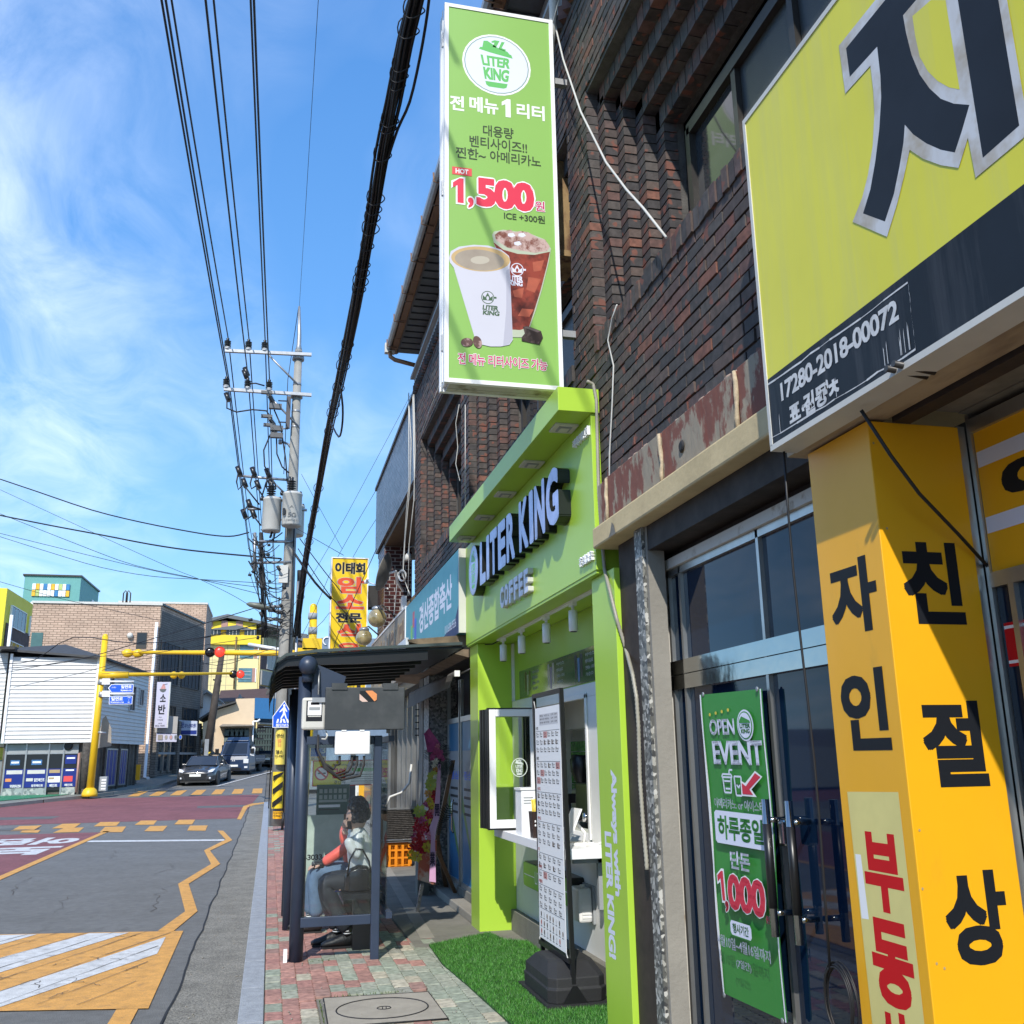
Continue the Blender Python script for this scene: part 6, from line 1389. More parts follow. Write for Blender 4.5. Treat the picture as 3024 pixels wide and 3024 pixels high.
prof = [(-.03, 2.17), (-.02, 2.30), (.02, 2.41), (.10, 2.47), (.35, 2.505), (.75, 2.53), (1.25, 2.56), (1.66, 2.585)]
blk = mat('canopy_black', (.010, .011, .013), .4, var=.1)
cp_ = MB(); y0, y1 = 8.70, 11.55
cp_.loft([[(x, y, z) for x, z in prof]+[(x, y, z-.022) for x, z in reversed(prof)] for y in (y0, y1)], smooth=False); can = cp_.build('canopy', blk, bsh)
for k, y in enumerate([y0+.02+.4*i for i in range(8)]):
 sec = [(x, z-.022) for x, z in prof[:-1]]+[(1.35, 2.545)]
 low = [(x, z-(.05+.04*min(1, max(0, (x)/.5)))) for x, z in sec]
 MB().loft([[(x, yy, z) for x, z in sec]+[(x, yy, z) for x, z in reversed(low)] for yy in (y, y+.05)], smooth=False).build('rib', blk, bsh)
MB().loft([[(x, y, z+.004) for x, z in prof[2:]]+[(x, y, z+.03) for x, z in reversed(prof[2:])] for y in (y0-.03, y0+.03)], smooth=False).build('front_edge', mat('canopy_edge_green', (.06, .08, .075), .4), bsh)
MB().add([(-.035, y0, 2.14), (-.06, y0-.02, 2.14), (.02, y0-.02, 2.47), (.05, y0, 2.47)], [(0, 1, 2, 3)]).build('side_flap', glass_w, bsh)
MB().hexa([(1.0, y0-.0, 2.535), (1.72, y0, 2.58), (1.72, y1, 2.58), (1.0, y1, 2.535), (1.0, y0, 2.54), (1.72, y0, 2.585), (1.72, y1, 2.585), (1.0, y1, 2.54)]).build('polycarbonate', glass_w, bsh)
MB().prism([(.33, 8.68, 2.42), (.62, 8.68, 2.30), (.60, 8.68, 2.22), (.40, 8.68, 2.05), (.33, 8.68, 2.05)], (0, .03, 0)).build('gusset', navy, bsh)
MB().box(.66, 1.0, 8.95, 11.05, .42, .47).build('bench_seat', blk, bsh); 
for y in (9.05, 10.2): MB().box(.76, .95, y, y+.12, 0, .42).build('bench_support', blk, bsh)
# flat print on the far end panel and glass
nsg = thing('no_smoking_notice', 'yellow and white no-smoking notice with a red border on the shelter end glass', 'notice', (.7, 11.1, 1.4))
p, q = SY(927, 2249, 11.18), SY(1092, 2316, 11.18); nsy = mat('notice_yellow', (.80, .72, .02), .5, var=0)
MB().box(p.x-.01, q.x+.01, 11.180, 11.19, q.z-.01, p.z+.01).build('board', redp, nsg)
a = Art((p.x, 11.18, q.z), RX, UZ); w, h = q.x-p.x, p.z-q.z; a.rect(0, w, 0, h, wht); a.poly([(0, 0), (.48*w, 0), (.62*w, h), (0, h)], nsy); c = (.14*w, .5*h)
a.ell(*c, .30*h, .30*h, redp); a.ell(*c, .24*h, .24*h, wht); a.rect(c[0]-.16*h, c[0]+.18*h, c[1]-.03*h, c[1]+.03*h, ink); a.poly([(c[0]-.22*h, c[1]+.14*h), (c[0]-.17*h, c[1]+.2*h), (c[0]+.22*h, c[1]-.14*h), (c[0]+.17*h, c[1]-.2*h)], redp)
a.text('금연', .32*w, .56*w, .28*h, .72*h, redp, .06); a.text('No smoking', .34*w, .60*w, .78*h, .90*h, ink, .0); a.text('버스승강장', .70*w, .97*w, .74*h, .92*h, ink, .01); a.rect(.68*w, .92*w, .55*h, .70*h, MATS['logo_green'], False)
for i in range(4): a.rect(.66*w, .95*w, .40*h-.09*h*i, .44*h-.09*h*i, gy if False else greym, False)
a.text('경산시', .36*w, .56*w, .06*h, .2*h, ink, .02); a.build('print', nsg)
gb = thing('green_bus_notice', 'dark green notice board of small icons on the shelter end glass', 'notice', (.6, 11.1, 1.1)); p, q = SY(936, 2318, 11.17), SY(1031, 2405, 11.17)
dgb = mat('board_green', (.02, .09, .065), .5, var=.05); MB().box(p.x, q.x, 11.170, 11.18, q.z, p.z).build('board', dgb, gb)
a = Art((p.x, 11.17, q.z), RX, UZ); w, h = q.x-p.x, p.z-q.z; pl = mat('board_print', (.30, .36, .33), .5)
for r in range(2):
 for c_ in range(6): a.rect(w*(.08+.145*c_), w*(.18+.145*c_), h*(.72-.2*r), h*(.86-.2*r), pl, False); a.ell(w*(.13+.145*c_), h*(.79-.2*r), w*.03, h*.04, dgb, 8, False) if False else None
a.rect(w*.07, w*.93, h*.42, h*.5, pl, False); a.rect(w*.07, w*.72, h*.25, h*.34, wht, False); a.rect(w*.07, w*.68, h*.16, h*.19, ink, False); a.build('print', gb)
ad = thing('advert_panel', 'pale glass advertising panel with skyscrapers and the number -3033-77 beside the seated people', 'advertising panel', (.55, 11.0, .3)); p, q = SY(902, 2408, 11.1), SY(1010, 2612, 11.1)
adm = mat('advert_pale', (.36, .45, .38), .25, vs=2, col2=(.50, .60, .52), edge=(.4, .6)); MB().box(p.x, q.x, 11.1, 11.13, q.z, p.z).build('panel', adm, ad); MB().box(p.x-.02, q.x+.03, 11.095, 11.14, q.z-.05, q.z).build('foot_rail', black, ad); MB().box(q.x, q.x+.035, 11.09, 11.15, q.z, p.z).build('side_frame', wood, ad)
a = Art((p.x, 11.1, q.z), RX, UZ); w, h = q.x-p.x, p.z-q.z
for (x0_, x1_, hh_, c_) in ((.45, .53, .25, 'drink_blue'), (.55, .62, .18, 'print_pink'), (.63, .72, .22, 'teal_vinyl'), (.74, .80, .36, 'sign_blue'), (.82, .88, .28, 'teal_vinyl'), (.90, .98, .38, 'drink_blue')): a.rect(w*x0_, w*x1_, .03, h*hh_, MATS[c_], False)
a.up(); a.text('-3033-77', .02*w, .74*w, .36*h, .44*h, ink, .03); a.build('print', ad)
# electricity meter, grey box, white box with conduits
em_ = thing('electricity_meter', 'grey electricity meter in a rounded case on the thick shelter post', 'electricity meter', (.36, 8.58, 1.85)); p, q = SY(893, 2060, 8.56), SY(960, 2155, 8.56)
MB().box(p.x, q.x, 8.55, 8.64, q.z, p.z).build('case', offwhite, em_, bevel=.02); w, h = q.x-p.x, p.z-q.z
a = Art((p.x, 8.55, q.z), RX, UZ); a.rect(.18*w, .86*w, .26*h, .90*h, ink); a.rect(.24*w, .82*w, .45*h, .88*h, wht); a.rect(.36*w, .72*w, .77*h, .85*h, MATS['dark_interior']); a.rect(.3*w, .76*w, .60*h, .70*h, greym, False); a.rect(.26*w, .8*w, .40*h, .43*h, offwhite, False); a.build('dial', em_)
p, q = SY(958, 2031, 8.5), SY(1192, 2154, 8.5); dbx = thing('display_back', 'flat black display box with a peeling orange striped sticker hung under the canopy', 'display box', ((p.x+q.x)/2, 8.5, q.z))
dgm = mat('charcoal_box', (.040, .045, .048), .5, vs=3, col2=(.07, .075, .078), edge=(.45, .7)); MB().box(p.x+.01, q.x, 8.45, 8.53, q.z, p.z).build('case', dgm, dbx, bevel=.006)
wB, hB = q.x-p.x, p.z-q.z
MB().box(p.x+.06, p.x+.19, 8.44, 8.5, p.z-.02, p.z+.035).box(q.x-.19, q.x-.06, 8.44, 8.5, p.z-.02, p.z+.035).build('hanger', dgm, dbx); MB().box(q.x-.15, q.x-.12, 8.46, 8.5, q.z-.03, q.z).build('plug', black, dbx)
MB().box(.33, .75, 8.531, 8.56, p.z-.12, p.z-.08).cyl((.385, 8.62, p.z-.05), (.385, 8.66, 2.35), .008).build('hanger_rod', galv, dbx)
oz = lambda x, y: (SY(950+x/5.52, 1950+y/5.52, 8.45).x-p.x, SY(950+x/5.52, 1950+y/5.52, 8.45).z-q.z)
a = Art((p.x, 8.45, q.z), RX, UZ); orp = mat('sticker_orange', (.80, .30, .10), .5, var=.1, vs=30)
a.poly([oz(*t) for t in ((622, 500), (825, 493), (900, 550), (905, 650), (880, 675), (665, 678), (617, 645))], black); a.poly([oz(*t) for t in ((712, 497), (825, 493), (900, 550), (898, 640), (860, 668))], orp, False); a.poly([oz(*t) for t in ((617, 545), (755, 673), (665, 678), (617, 645))], mat('sticker_pale', (.7, .5, .42), .5), False); a.build('sticker', dbx)
p, q = SY(990, 2160, 8.5), SY(1091, 2227, 8.5); wbx = thing('white_junction_box', 'white plastic junction box with four black conduits looping below it on the shelter', 'junction box', ((p.x+q.x)/2, 8.5, q.z))
MB().box(p.x, q.x, 8.46, 8.56, q.z, p.z).build('case', wht, wbx, bevel=.01); MB().box(p.x+.05, p.x+.09, 8.455, 8.5, p.z, p.z+.015).box(q.x-.09, q.x-.05, 8.455, 8.5, p.z, p.z+.015).build('clip', wht, wbx)
pm = SY(940, 2170, 8.55)
for i, (u, dv) in enumerate(((1003, 2272), (1040, 2290), (1055, 2296), (1075, 2303))):
 s = SY(u, 2232, 8.5); m = SY(985+8*i, dv, 8.47); MB().tube([s, s+Vector((0, 0, -.07)), SY(u-12, dv-12, 8.48), m, SY(958, 2255+4*i, 8.48), SY(938, 2215, 8.52), pm], .011, 7).build('conduit', blackr, wbx)
MB().tube([SY(962, 2160, 8.5), SY(967, 2172, 8.47), SY(962, 2183, 8.5), SY(950, 2182, 8.52)], .007).build('earth_wire', offwhite, wbx)
wsp = MB().box(.175, .205, 8.7, 8.73, -.01, .10).build('white_marker', wht, loc=(.19, 8.7, 0)); tag(wsp, 'small white plastic piece stuck in the paving at the foot of the thick shelter post', 'marker')
bsg = thing('bus_stop_sign', 'small blue and yellow bus stop sign with a 3 seen behind the shelter glass', 'sign', (.4, 11.4, 1.7)); p, q = SY(918, 2202, 11.3), SY(963, 2247, 11.3)
MB().box(p.x, q.x, 11.3, 11.32, q.z+.05, p.z).build('board', blue, bsg); MB().box(p.x, q.x, 11.3, 11.32, q.z, q.z+.05).build('lower_strip', yel, bsg); a = Art((p.x, 11.3, q.z), RX, UZ); w, h = q.x-p.x, p.z-q.z; a.text('3', .68*w, .95*w, .48*h, .90*h, wht, .02); a.text('버스정', .05*w, .8*w, .05*h, .25*h, ink, .02); a.build('print', bsg)
grn2 = thing('hanging_flag', 'orange placard and small green doll hanging past the shelter post', 'placard', (1.6, 14.5, 1.0)); p = SY(1072, 2330, 14.5); MB().box(p.x-.06, p.x+.12, 14.5, 14.52, p.z-.35, p.z+.05).build('placard', yel, grn2); MB().ball((p.x+.08, 14.47, p.z-.15), .05, 10, 0, (.8, .5, 1.5)).build('doll', mat('mint_cloth', (.15, .5, .25), .7), grn2)
# ================================================================ PEOPLE ON THE BENCH
skin = mat('skin', (.52, .33, .25), .5, var=.06); jwhite = mat('silver_white_nylon', (.80, .83, .80), .35, var=.1, vs=7, bump=.7, bs=9); hair = mat('black_curly_hair', (.012, .009, .008), .5, var=.3, vs=30, bump=1, bs=60)
trous = mat('dark_trousers', (.035, .04, .05), .7, var=.2, vs=10, bump=.3, bs=15); jeans = mat('blue_denim', (.10, .17, .27), .8, var=.15, vs=12); coral = mat('coral_nylon', (.85, .14, .10), .4, var=.1, bump=.5, bs=10)
shoe = mat('black_shoe', (.014, .014, .015), .5, var=.2, bump=.3); leath = mat('black_leather', (.02, .02, .022), .22, var=.15, bump=.4, bs=14)
def skinned(name, nodes, edges, m, parent, lvl=2):
 me = bpy.data.meshes.new(name); b0 = wloc(parent)
 me.from_pydata([tuple(Vector(n[0])-b0) for n in nodes], edges, []); me.materials.append(m)
 o = bpy.data.objects.new(name, me); C.objects.link(o); o.parent = parent
 s = o.modifiers.new('skin', 'SKIN'); s.use_smooth_shade = True; s.branch_smoothing = .6
 for v, n in zip(me.skin_vertices[0].data, nodes): r = n[1]; v.radius = (r, r) if not isinstance(r, tuple) else r
 me.skin_vertices[0].data[0].use_root = True
 d = o.modifiers.new('sub', 'SUBSURF'); d.levels = d.render_levels = lvl
 return o
def chain(n, s=0): return [(s+i, s+i+1) for i in range(n-1)]
def seated(t, hx, y, jm, tm, lean=.06, armL=None, armR=None, zs=.53, k=1.0):
 """hips at (hx, y, zs), facing -x; arms are lists of (point, radius) from the shoulder"""
 hip = Vector((hx, y, zs)); chest = hip+Vector((-.02-lean, 0, .30)); sh = hip+Vector((-.05-lean, 0, .44)); neck = sh+Vector((-.03, 0, .08))
 nodes = [(hip, (.15*k, .13*k)), (hip.lerp(chest, .5), (.15*k, .125*k)), (chest, (.165*k, .13*k)), (sh, (.13*k, .10*k)), (neck, .06)]; ed = chain(5)
 for s, arm in ((-1, armL), (1, armR)):
  q_ = len(nodes); nodes.append((sh+Vector((0, .17*s, -.02)), .07)); ed.append((3, q_))
  for i, (p, r) in enumerate(arm): nodes.append((Vector(p), r)); ed.append((q_+i, q_+i+1))
 skinned('jacket', nodes, ed, jm, t)
 return sh
def legs(t, hx, y, kx, az, tm, zs=.52, feet=None, spread=.08):
 for s in (-1, 1):
  f = feet[0 if s < 0 else 1]; kn = Vector((kx, y+spread*s, zs+.02)); an = Vector((f[0]+.05, f[1], .12))
  skinned('trouser_leg', [(Vector((hx, y+.08*s, zs)), .105), (kn+Vector((.2, 0, 0)), .095), (kn, .085), (kn.lerp(an, .35), .078), (kn.lerp(an, .85), .07), (an+Vector((0, 0, .02)), .072)], chain(6), tm, t, 1)
  b = MB(); x, y2 = f[0], f[1]
  b.loft([[(x+dx, y2+w*math.cos(q), max(.012, z+h_*math.sin(q))) for q in [PI*2*i/10 for i in range(10)]] for dx, w, z, h_ in ((.10, .025, .07, .04), (.08, .04, .06, .055), (.0, .043, .06, .06), (-.08, .046, .045, .038), (-.15, .042, .035, .028), (-.18, .02, .03, .015))])
  b.build('shoe', shoe, t); MB().cyl((x+.04, y2, .09), (x+.05, y2, .17), .036).build('sock', black, t)
  for k in range(3): MB().lathe([(.0372, 0), (.0372, .008)], (x+.042, y2, .115+.02*k), 14).build('sock_stripe', wht, t)
  MB().box(x-.17, x+.10, y2-.043, y2+.043, .004, .018).build('sole', blackr, t)
def head(t, c, m, h, face=(-1, -.15, -.12), mask=False, r=.092):
 c = Vector(c); f = Vector(face).normalized(); s = f.cross(Vector((0, 0, 1))).normalized(); u = s.cross(f)
 b = MB(); vs = []; nr = 14; k = 10
 secs_ = []
 for i in range(k+1):
  th = PI*i/k; ring_ = []
  for j in range(nr):
   a_ = 2*PI*j/nr; dx, dy, dz = math.sin(th)*math.cos(a_), math.sin(th)*math.sin(a_), math.cos(th)
   kx = r*(1.08 if dx > 0 else 1.12); ky = r*.82*(1-.22*max(0, -dz)); p = c+f*dx*kx*(1-.12*max(0, -dz))+s*dy*ky+u*dz*r*1.28
   ring_.append(p)
  secs_.append(ring_)
 b.loft(secs_, caps=False)
 b.add([c+f*r*1.02+u*.02, c+f*r*1.02+s*.014-u*.02, c+f*r*1.26-u*.018, c+f*r*1.02-s*.014-u*.02, c+f*r*1.02-u*.032], [(0, 1, 2), (0, 2, 3), (1, 4, 2), (2, 4, 3)], 0, True)
 for q in (-1, 1): b.ball(c+s*q*r*.80-u*.005-f*.005, .018, 8, 0, (1, .5, 1.3))
 o = b.build('head', m, t)
 e = MB()
 for q in (-1, 1): e.ball(c+f*r*.98+s*q*.03+u*.018, .009, 8)
 e.build('eye', darkin, t); mo = MB(); mo.tube([c+f*r*.96-s*.02-u*.05, c+f*r*1.03-u*.052, c+f*r*.96+s*.02-u*.05], .005, 5); mo.build('mouth', redp, t)
 rs_ = random.Random(4); hb = MB()
 for i in range(230):
  th = math.acos(rs_.uniform(-.35, 1)); a_ = rs_.uniform(0, 6.28); d = f*math.sin(th)*math.cos(a_)+s*math.sin(th)*math.sin(a_)+u*math.cos(th)
  if d.dot(f) > .50 and d.dot(u) < .72: continue
  hb.ball(c+d*r*1.12+u*.03-f*.012, rs_.uniform(.018, .032), 6)
 hb.ball(c+u*.032-f*.022, r*1.08, 14); hb.build('hair', h, t)
 if mask:
  q = MB(); q.loft([[c+f*r*k_*.98+s*w+u*z for (k_, w) in ((.72, -.07), (1.05, -.045), (1.24, 0), (1.05, .045), (.72, .07))] for z in (-.005, -.04, -.075)], closed=False, caps=False); q.build('face_mask', black, t)
def hand(t, w, d, n, m, curl=.6, size=1.0):
 "w wrist, d direction of the fingers, n back-of-hand normal"
 w, d, n = Vector(w), Vector(d).normalized(), Vector(n).normalized(); s = d.cross(n).normalized(); k = size
 nodes = [(w, (.022*k, .017*k)), (w+d*.04*k, (.036*k, .014*k)), (w+d*.075*k, (.036*k, .013*k))]; skinned('hand', nodes, chain(3), m, t, 1)
 for i, (o_, l) in enumerate(((-.03, .062), (-.01, .075), (.011, .072), (.031, .056))):
  b0 = w+d*.07*k+s*o_*k; p = [b0]; dd = d
  for j in range(3): dd = (dd-n*curl*(.35+.1*j)).normalized(); p.append(p[-1]+dd*l*k*(.42, .32, .26)[j])
  skinned('finger', [(q, .0085*k-.0007*j) for j, q in enumerate(p)], chain(4), m, t, 1)
 b0 = w+d*.02*k-s*.032*k; dd = (d*.7-s*.8-n*.3).normalized(); skinned('thumb', [(b0, .011*k), (b0+dd*.03*k, .010*k), (b0+dd*.03*k+(dd+d).normalized()*.028*k, .0085*k)], chain(3), m, t, 1)
p1 = thing('person', 'seated person in a pale silver jacket and dark trousers, one hand raised to the face', 'person', (.85, 9.3, 0))
hd = SY(1052, 2418, 9.22); hn = SY(1022, 2458, 9.12)
hx = .91; y = 9.3
shn = Vector((hx-.13, y, .93))
elbow = SY(1050, 2532, 9.1); 
armL = [(elbow+Vector((.02, 0, .0)), .062), (elbow.lerp(hn, .5), .056), (elbow.lerp(hn, .82), .05)]
hand2 = SY(1000, 2622, 9.2); armR = [((hx-.02, y+.2, .70), .06), ((hx-.15, y+.14, .60), .055), (hand2+Vector((.06, .03, .0)), .045)]
seated(p1, hx, y, jwhite, trous, .07, armL, armR, k=1.22); legs(p1, hx, y, .50, 0, trous, feet=[(.68, 9.2), (.60, 9.33)])
head(p1, hd, skin, hair, mask=True, r=.088); hand(p1, elbow.lerp(hn, .86), (hn-elbow)+Vector((-.02, 0, .1)), (-1, -.6, -.2), skin, .5); hand(p1, hand2+Vector((.05, .03, .005)), (-1, -.2, -.15), (0, 0, 1), skin, .7)
fc = MB().prism([hand2+Vector((-.04, -.02, .0)), hand2+Vector((.03, -.02, .0)), hand2+Vector((.03, -.02, -.03)), hand2+Vector((-.04, -.02, -.03))], (0, .05, 0)).build('phone', mat('blue_case', (.04, .05, .3), .3), loc=hand2); tag(fc, 'small blue phone held in the lap of the person in the silver jacket', 'phone')
hbg = thing('handbag', 'shiny black leather handbag with a long strap on the bench at the front', 'handbag', (.82, 9.12, .47))
b = MB(); p, q = SY(1010, 2605, 9.1), SY(1095, 2660, 9.1)
b.loft([[(x, 9.11+dy*wd, z) for (dy, z) in ((-1, .475), (-1, .475+.19*hh_), (-.3, .48+.21*hh_), (.3, .48+.21*hh_), (1, .475+.19*hh_), (1, .475))] for x, wd, hh_ in ((.68, .02, .55), (.72, .06, .85), (.80, .065, 1), (.88, .06, .95), (.92, .02, .7))], smooth=True); b.build('bag_body', leath, hbg, bevel=.01)
MB().tube([(.70, 9.06, .60), (.72, 9.05, .74), (.77, 9.05, .83), (.83, 9.05, .82), (.89, 9.06, .72), (.91, 9.07, .62)], .008).build('strap', leath, hbg)
p2 = thing('person', 'second seated person behind, in a coral jacket and blue jeans, mostly hidden', 'person', (.85, 10.15, 0))
hx, y = .88, 10.15
ar1 = [((.80, 9.98, .80), .06), ((.66, 9.99, .70), .052), ((.54, 10.02, .62), .042)]; ar2 = [((.84, 10.35, .78), .06), ((.68, 10.3, .68), .05), ((.55, 10.2, .62), .042)]
seated(p2, hx, y, coral, jeans, .05, ar1, ar2, zs=.48, k=.85); legs(p2, hx, y, .46, 0, jeans, feet=[(.45, 10.05), (.40, 10.28)])
head(p2, (.86, 10.15, 1.09), skin, hair, r=.085); hand(p2, (.53, 10.02, .615), (-1, .1, -.2), (0, 0, 1), skin, .6); hand(p2, (.54, 10.2, .615), (-1, -.1, -.2), (0, 0, 1), skin, .6)
pb2 = MB().box(.44, .56, 10.0, 10.18, .575, .64).build('purse', leath, loc=(.5, 10.1, .58), bevel=.02); tag(pb2, 'small black purse on the lap of the person in coral', 'purse')
# ================================================================ UTILITY POLE
YP = 24.4
up = thing('utility_pole', 'concrete utility pole with transformers, crossarms and tangled cables', 'utility pole', (.27, YP, 0))
def yp_(u, v, y=YP): return SY(u, v, y)
tp = yp_(882, 1035); bt = Vector((.25, YP, .1))
axis = lambda z: bt.lerp(tp, (z-bt.z)/(tp.z-bt.z))
MB().tube([bt, axis(4), axis(8), tp], [.20, .17, .135, .095], 20).build('shaft', poleconc, up)
top2 = yp_(884, 905); MB().tube([tp-Vector((0, 0, .15)), tp+Vector((0, 0, .15)), tp+Vector((.0, 0, .45)), top2], [.12, .06, .055, .028], 10).build('mast_top', galv, up)
rp = lambda x, y: (600+x/1.932, 900+y/1.932)
ins_m = mat('black_insulator', (.02, .02, .022), .3, var=.1)
def insulator(p, up_, s=1.0, par=None):
 b = MB(); pr = [(.0, 0)]
 for k in range(5): pr += [(.05*s, .03*s+.05*s*k), (.10*s, .045*s+.05*s*k), (.05*s, .06*s+.05*s*k)]
 pr += [(.04*s, .30*s), (.05*s, .33*s), (0, .35*s)]; b.lathe(pr, p, 12, ax=up_); return b.build('insulator', ins_m, par or up)
def crossarm(l, r, ins, brace=None, y=YP-.17):
 L_, R2 = yp_(*rp(*l), y), yp_(*rp(*r), y); b = MB(); d = .04
 b.hexa([L_+Vector((0, -d, -d)), R2+Vector((0, -d, -d)), R2+Vector((0, d, -d)), L_+Vector((0, d, -d)), L_+Vector((0, -d, d)), R2+Vector((0, -d, d)), R2+Vector((0, d, d)), L_+Vector((0, d, d))]); arm = b.build('crossarm', galv, up)
 n = 7
 MB().tube([axis(L_.z)+Vector((.0, 0, -.04)), axis(L_.z)+Vector((0, 0, .06))], .155, 16).build('band', galv, up)
 out = []
 for x in ins:
  t = (x-l[0])/(r[0]-l[0]); p = L_.lerp(R2, t)+Vector((0, 0, d)); insulator(p, (0, 0, 1), .9, arm); MB().lathe([(.07, 0), (.08, .05), (.05, .07)], p-Vector((0, 0, .0)), 12).build('cap', wht, arm); out.append(p+Vector((0, 0, .33)))
 if brace: MB().tube([yp_(*rp(*brace[0]), y), yp_(*rp(*brace[1]), YP-.1)], .028, 5).build('brace', galv, arm)
 return out
i1 = crossarm((125, 262), (618, 285), (137, 255, 347), ((355, 268), (540, 455))); i2 = crossarm((118, 482), (618, 515), (130, 250, 372), ((345, 490), (545, 695)))
L3 = yp_(*rp(200, 975)); R3 = yp_(*rp(490, 1000)); MB().tube([L3, R3], .035, 6).build('crossarm', galv, up)
MB().tube([yp_(*rp(370, 985)), yp_(*rp(460, 1070))], .025, 5).build('brace', galv, up)
# transformers
tgm = mat('transformer_grey', (.52, .51, .47), .4, var=.06)
def transformer(cu, cv0, cv1, ru, label_=None, y=YP-.35, front=False):
 t_, b_ = yp_(*rp(cu, cv0), y), yp_(*rp(cu, cv1), y); r = ru/1.932/FPX*y*1.0
 h = (t_-b_).length; o = MB().lathe([(r*.93, 0), (r, .04), (r, h-.05), (r*1.04, h-.04), (r*1.04, h), (r*.8, h+.04), (0, h+.05)], b_, 28).build('transformer', tgm, up)
 insulator(t_+Vector((0, 0, .03)), (0, 0, 1), 1.2, o)
 for k in (-1, 1): MB().lathe([(.03, 0), (.045, .05), (.02, .12)], t_+Vector((k*r*.95, -.06, -.06)), 8).build('bushing', ins_m, o)
 return o, b_, r, h
transformer(387, 1110, 1295, 53); o, b_, r, h = transformer(502, 1080, 1265, 56, y=YP-.5); transformer(520, 1150, 1320, 52, y=YP+.35)
a = Art((b_.x-.16, b_.y-r-.004, b_.z), RX, UZ); dkp = mat('stencil_grey', (.12, .13, .13), .5); a.text('50', .06, .26, h*.22, h*.36, dkp, .02, lift=False); a.text('22900-230', -.03, .33, h*.10, h*.16, dkp, .0, lift=False)
a.text('A', .10, .2, h*.5, h*.58, dkp, .0, lift=False); a.build('stencil', o)
MB().box(b_.x-.22, b_.x-.16, b_.y-r-.02, b_.y-r+.1, b_.z+h*.3, b_.z+h*.48).build('plate', black, o)
for (x0, y0, x1, y1) in ((255, 1165, 330, 1165), (540, 1168, 592, 1172), (320, 1350, 520, 1352), (300, 1472, 500, 1468), (375, 1720, 455, 1722), (370, 1745, 455, 1748), (360, 1790, 450, 1800)): MB().tube([yp_(*rp(x0, y0), YP-.15), yp_(*rp(x1, y1), YP-.15)], .035, 4).build('bracket_arm', galv, up)
MB().tube([yp_(*rp(295, 1300)), yp_(*rp(292, 1515))], .04, 4).build('bracket_arm', galv, up); MB().tube([yp_(*rp(330, 1300)), yp_(*rp(332, 1530))], .05, 6).build('splice_case', blackr, up)
# cut-out fuses
for (x0, y0, x1, y1) in ((372, 505, 408, 575), (372, 640, 415, 700), (385, 690, 415, 740)):
 p, q = yp_(*rp(x0, y0), YP-.3), yp_(*rp(x1, y1), YP-.3); f = MB(); f.tube([p, q], .045, 8); f.box(q.x-.14, q.x+.18, q.y-.06, q.y+.06, q.z-.09, q.z+.04).box(p.x-.18, p.x+.1, p.y-.05, p.y+.05, p.z-.02, p.z+.05); f.build('fuse_cutout', mat('fuse_grey', (.11, .11, .11), .5) if x0 == 372 and y0 == 505 else MATS['fuse_grey'], up); insulator(p.lerp(q, .2), (q-p).normalized(), .7)
p, q = yp_(*rp(490, 525), YP-.2), yp_(*rp(492, 705), YP-.2); MB().box(p.x-.05, p.x+.05, p.y-.05, p.y+.05, q.z, p.z).build('side_channel', mat('dark_channel', (.07, .06, .06), .5), up)
for y in (550, 672, 708): MB().tube([yp_(*rp(428, y-3)), yp_(*rp(485, y))], .02, 5).build('spacer', galv, up)
MB().tube([yp_(*rp(498, 815)), yp_(*rp(485, 795)), yp_(*rp(460, 785)), yp_(*rp(440, 782))], .03, 6).tube([yp_(*rp(440, 770)), yp_(*rp(440, 795))], .05, 6).build('bird_guard', galv, up)
for y in (455, 610, 700, 1345, 1400, 1600, 1700, 1740, 1850): z = yp_(*rp(520, y)).z; MB().tube([axis(z)-Vector((0, 0, .03)), axis(z)+Vector((0, 0, .03))], .20-.008*z+.0, 16).build('band', galv, up)
# street light on the pole
p = yp_(730, 1783, 24.2); s = MB(); s.loft([[(p.x-.02+dx, p.y+w*math.cos(q), p.z-dx*.18+h_*math.sin(q)) for q in [2*PI*i/12 for i in range(12)]] for dx, w, h_ in ((0, .02, .02), (.08, .11, .06), (.3, .14, .09), (.48, .09, .06), (.56, .04, .04))])
lum_ = s.build('lamp_head', mat('lamp_grey', (.16, .17, .14), .4, var=.1), up); MB().tube([p+Vector((.5, 0, -.09)), yp_(*rp(455, 1760))], .03, 7).build('lamp_arm', galv, up)
# conduits down the pole
q2r = lambda x, y: (750+x/2.973, 1850+y/2.973)
MB().tube([axis(5.9)+Vector((.23, -.1, 0)), axis(.1)+Vector((.30, -.1, 0))], .035, 8).build('riser_pipe', galv, up); MB().tube([axis(7.4)+Vector((.08, -.19, 0)), axis(5)+Vector((.08, -.20, 0)), axis(.4)+Vector((.10, -.23, 0))], .018, 6).build('riser_cable', cable, up); MB().tube([axis(6.2)+Vector((.26, .0, 0)), axis(4.5)+Vector((.3, 0, 0))], .06, 6).build('riser_sleeve', blackr, up)
MB().tube([axis(5.5)+Vector((-.21, -.1, 0)), axis(.5)+Vector((-.23, -.1, 0))], .014, 5).build('riser_cable', cable, up)
p = yp_(*rp(460, 1535), YP-.25); MB().box(p.x-.12, p.x+.1, p.y, p.y+.1, p.z-.22, p.z+.22).build('equipment_box', offwhite, up)
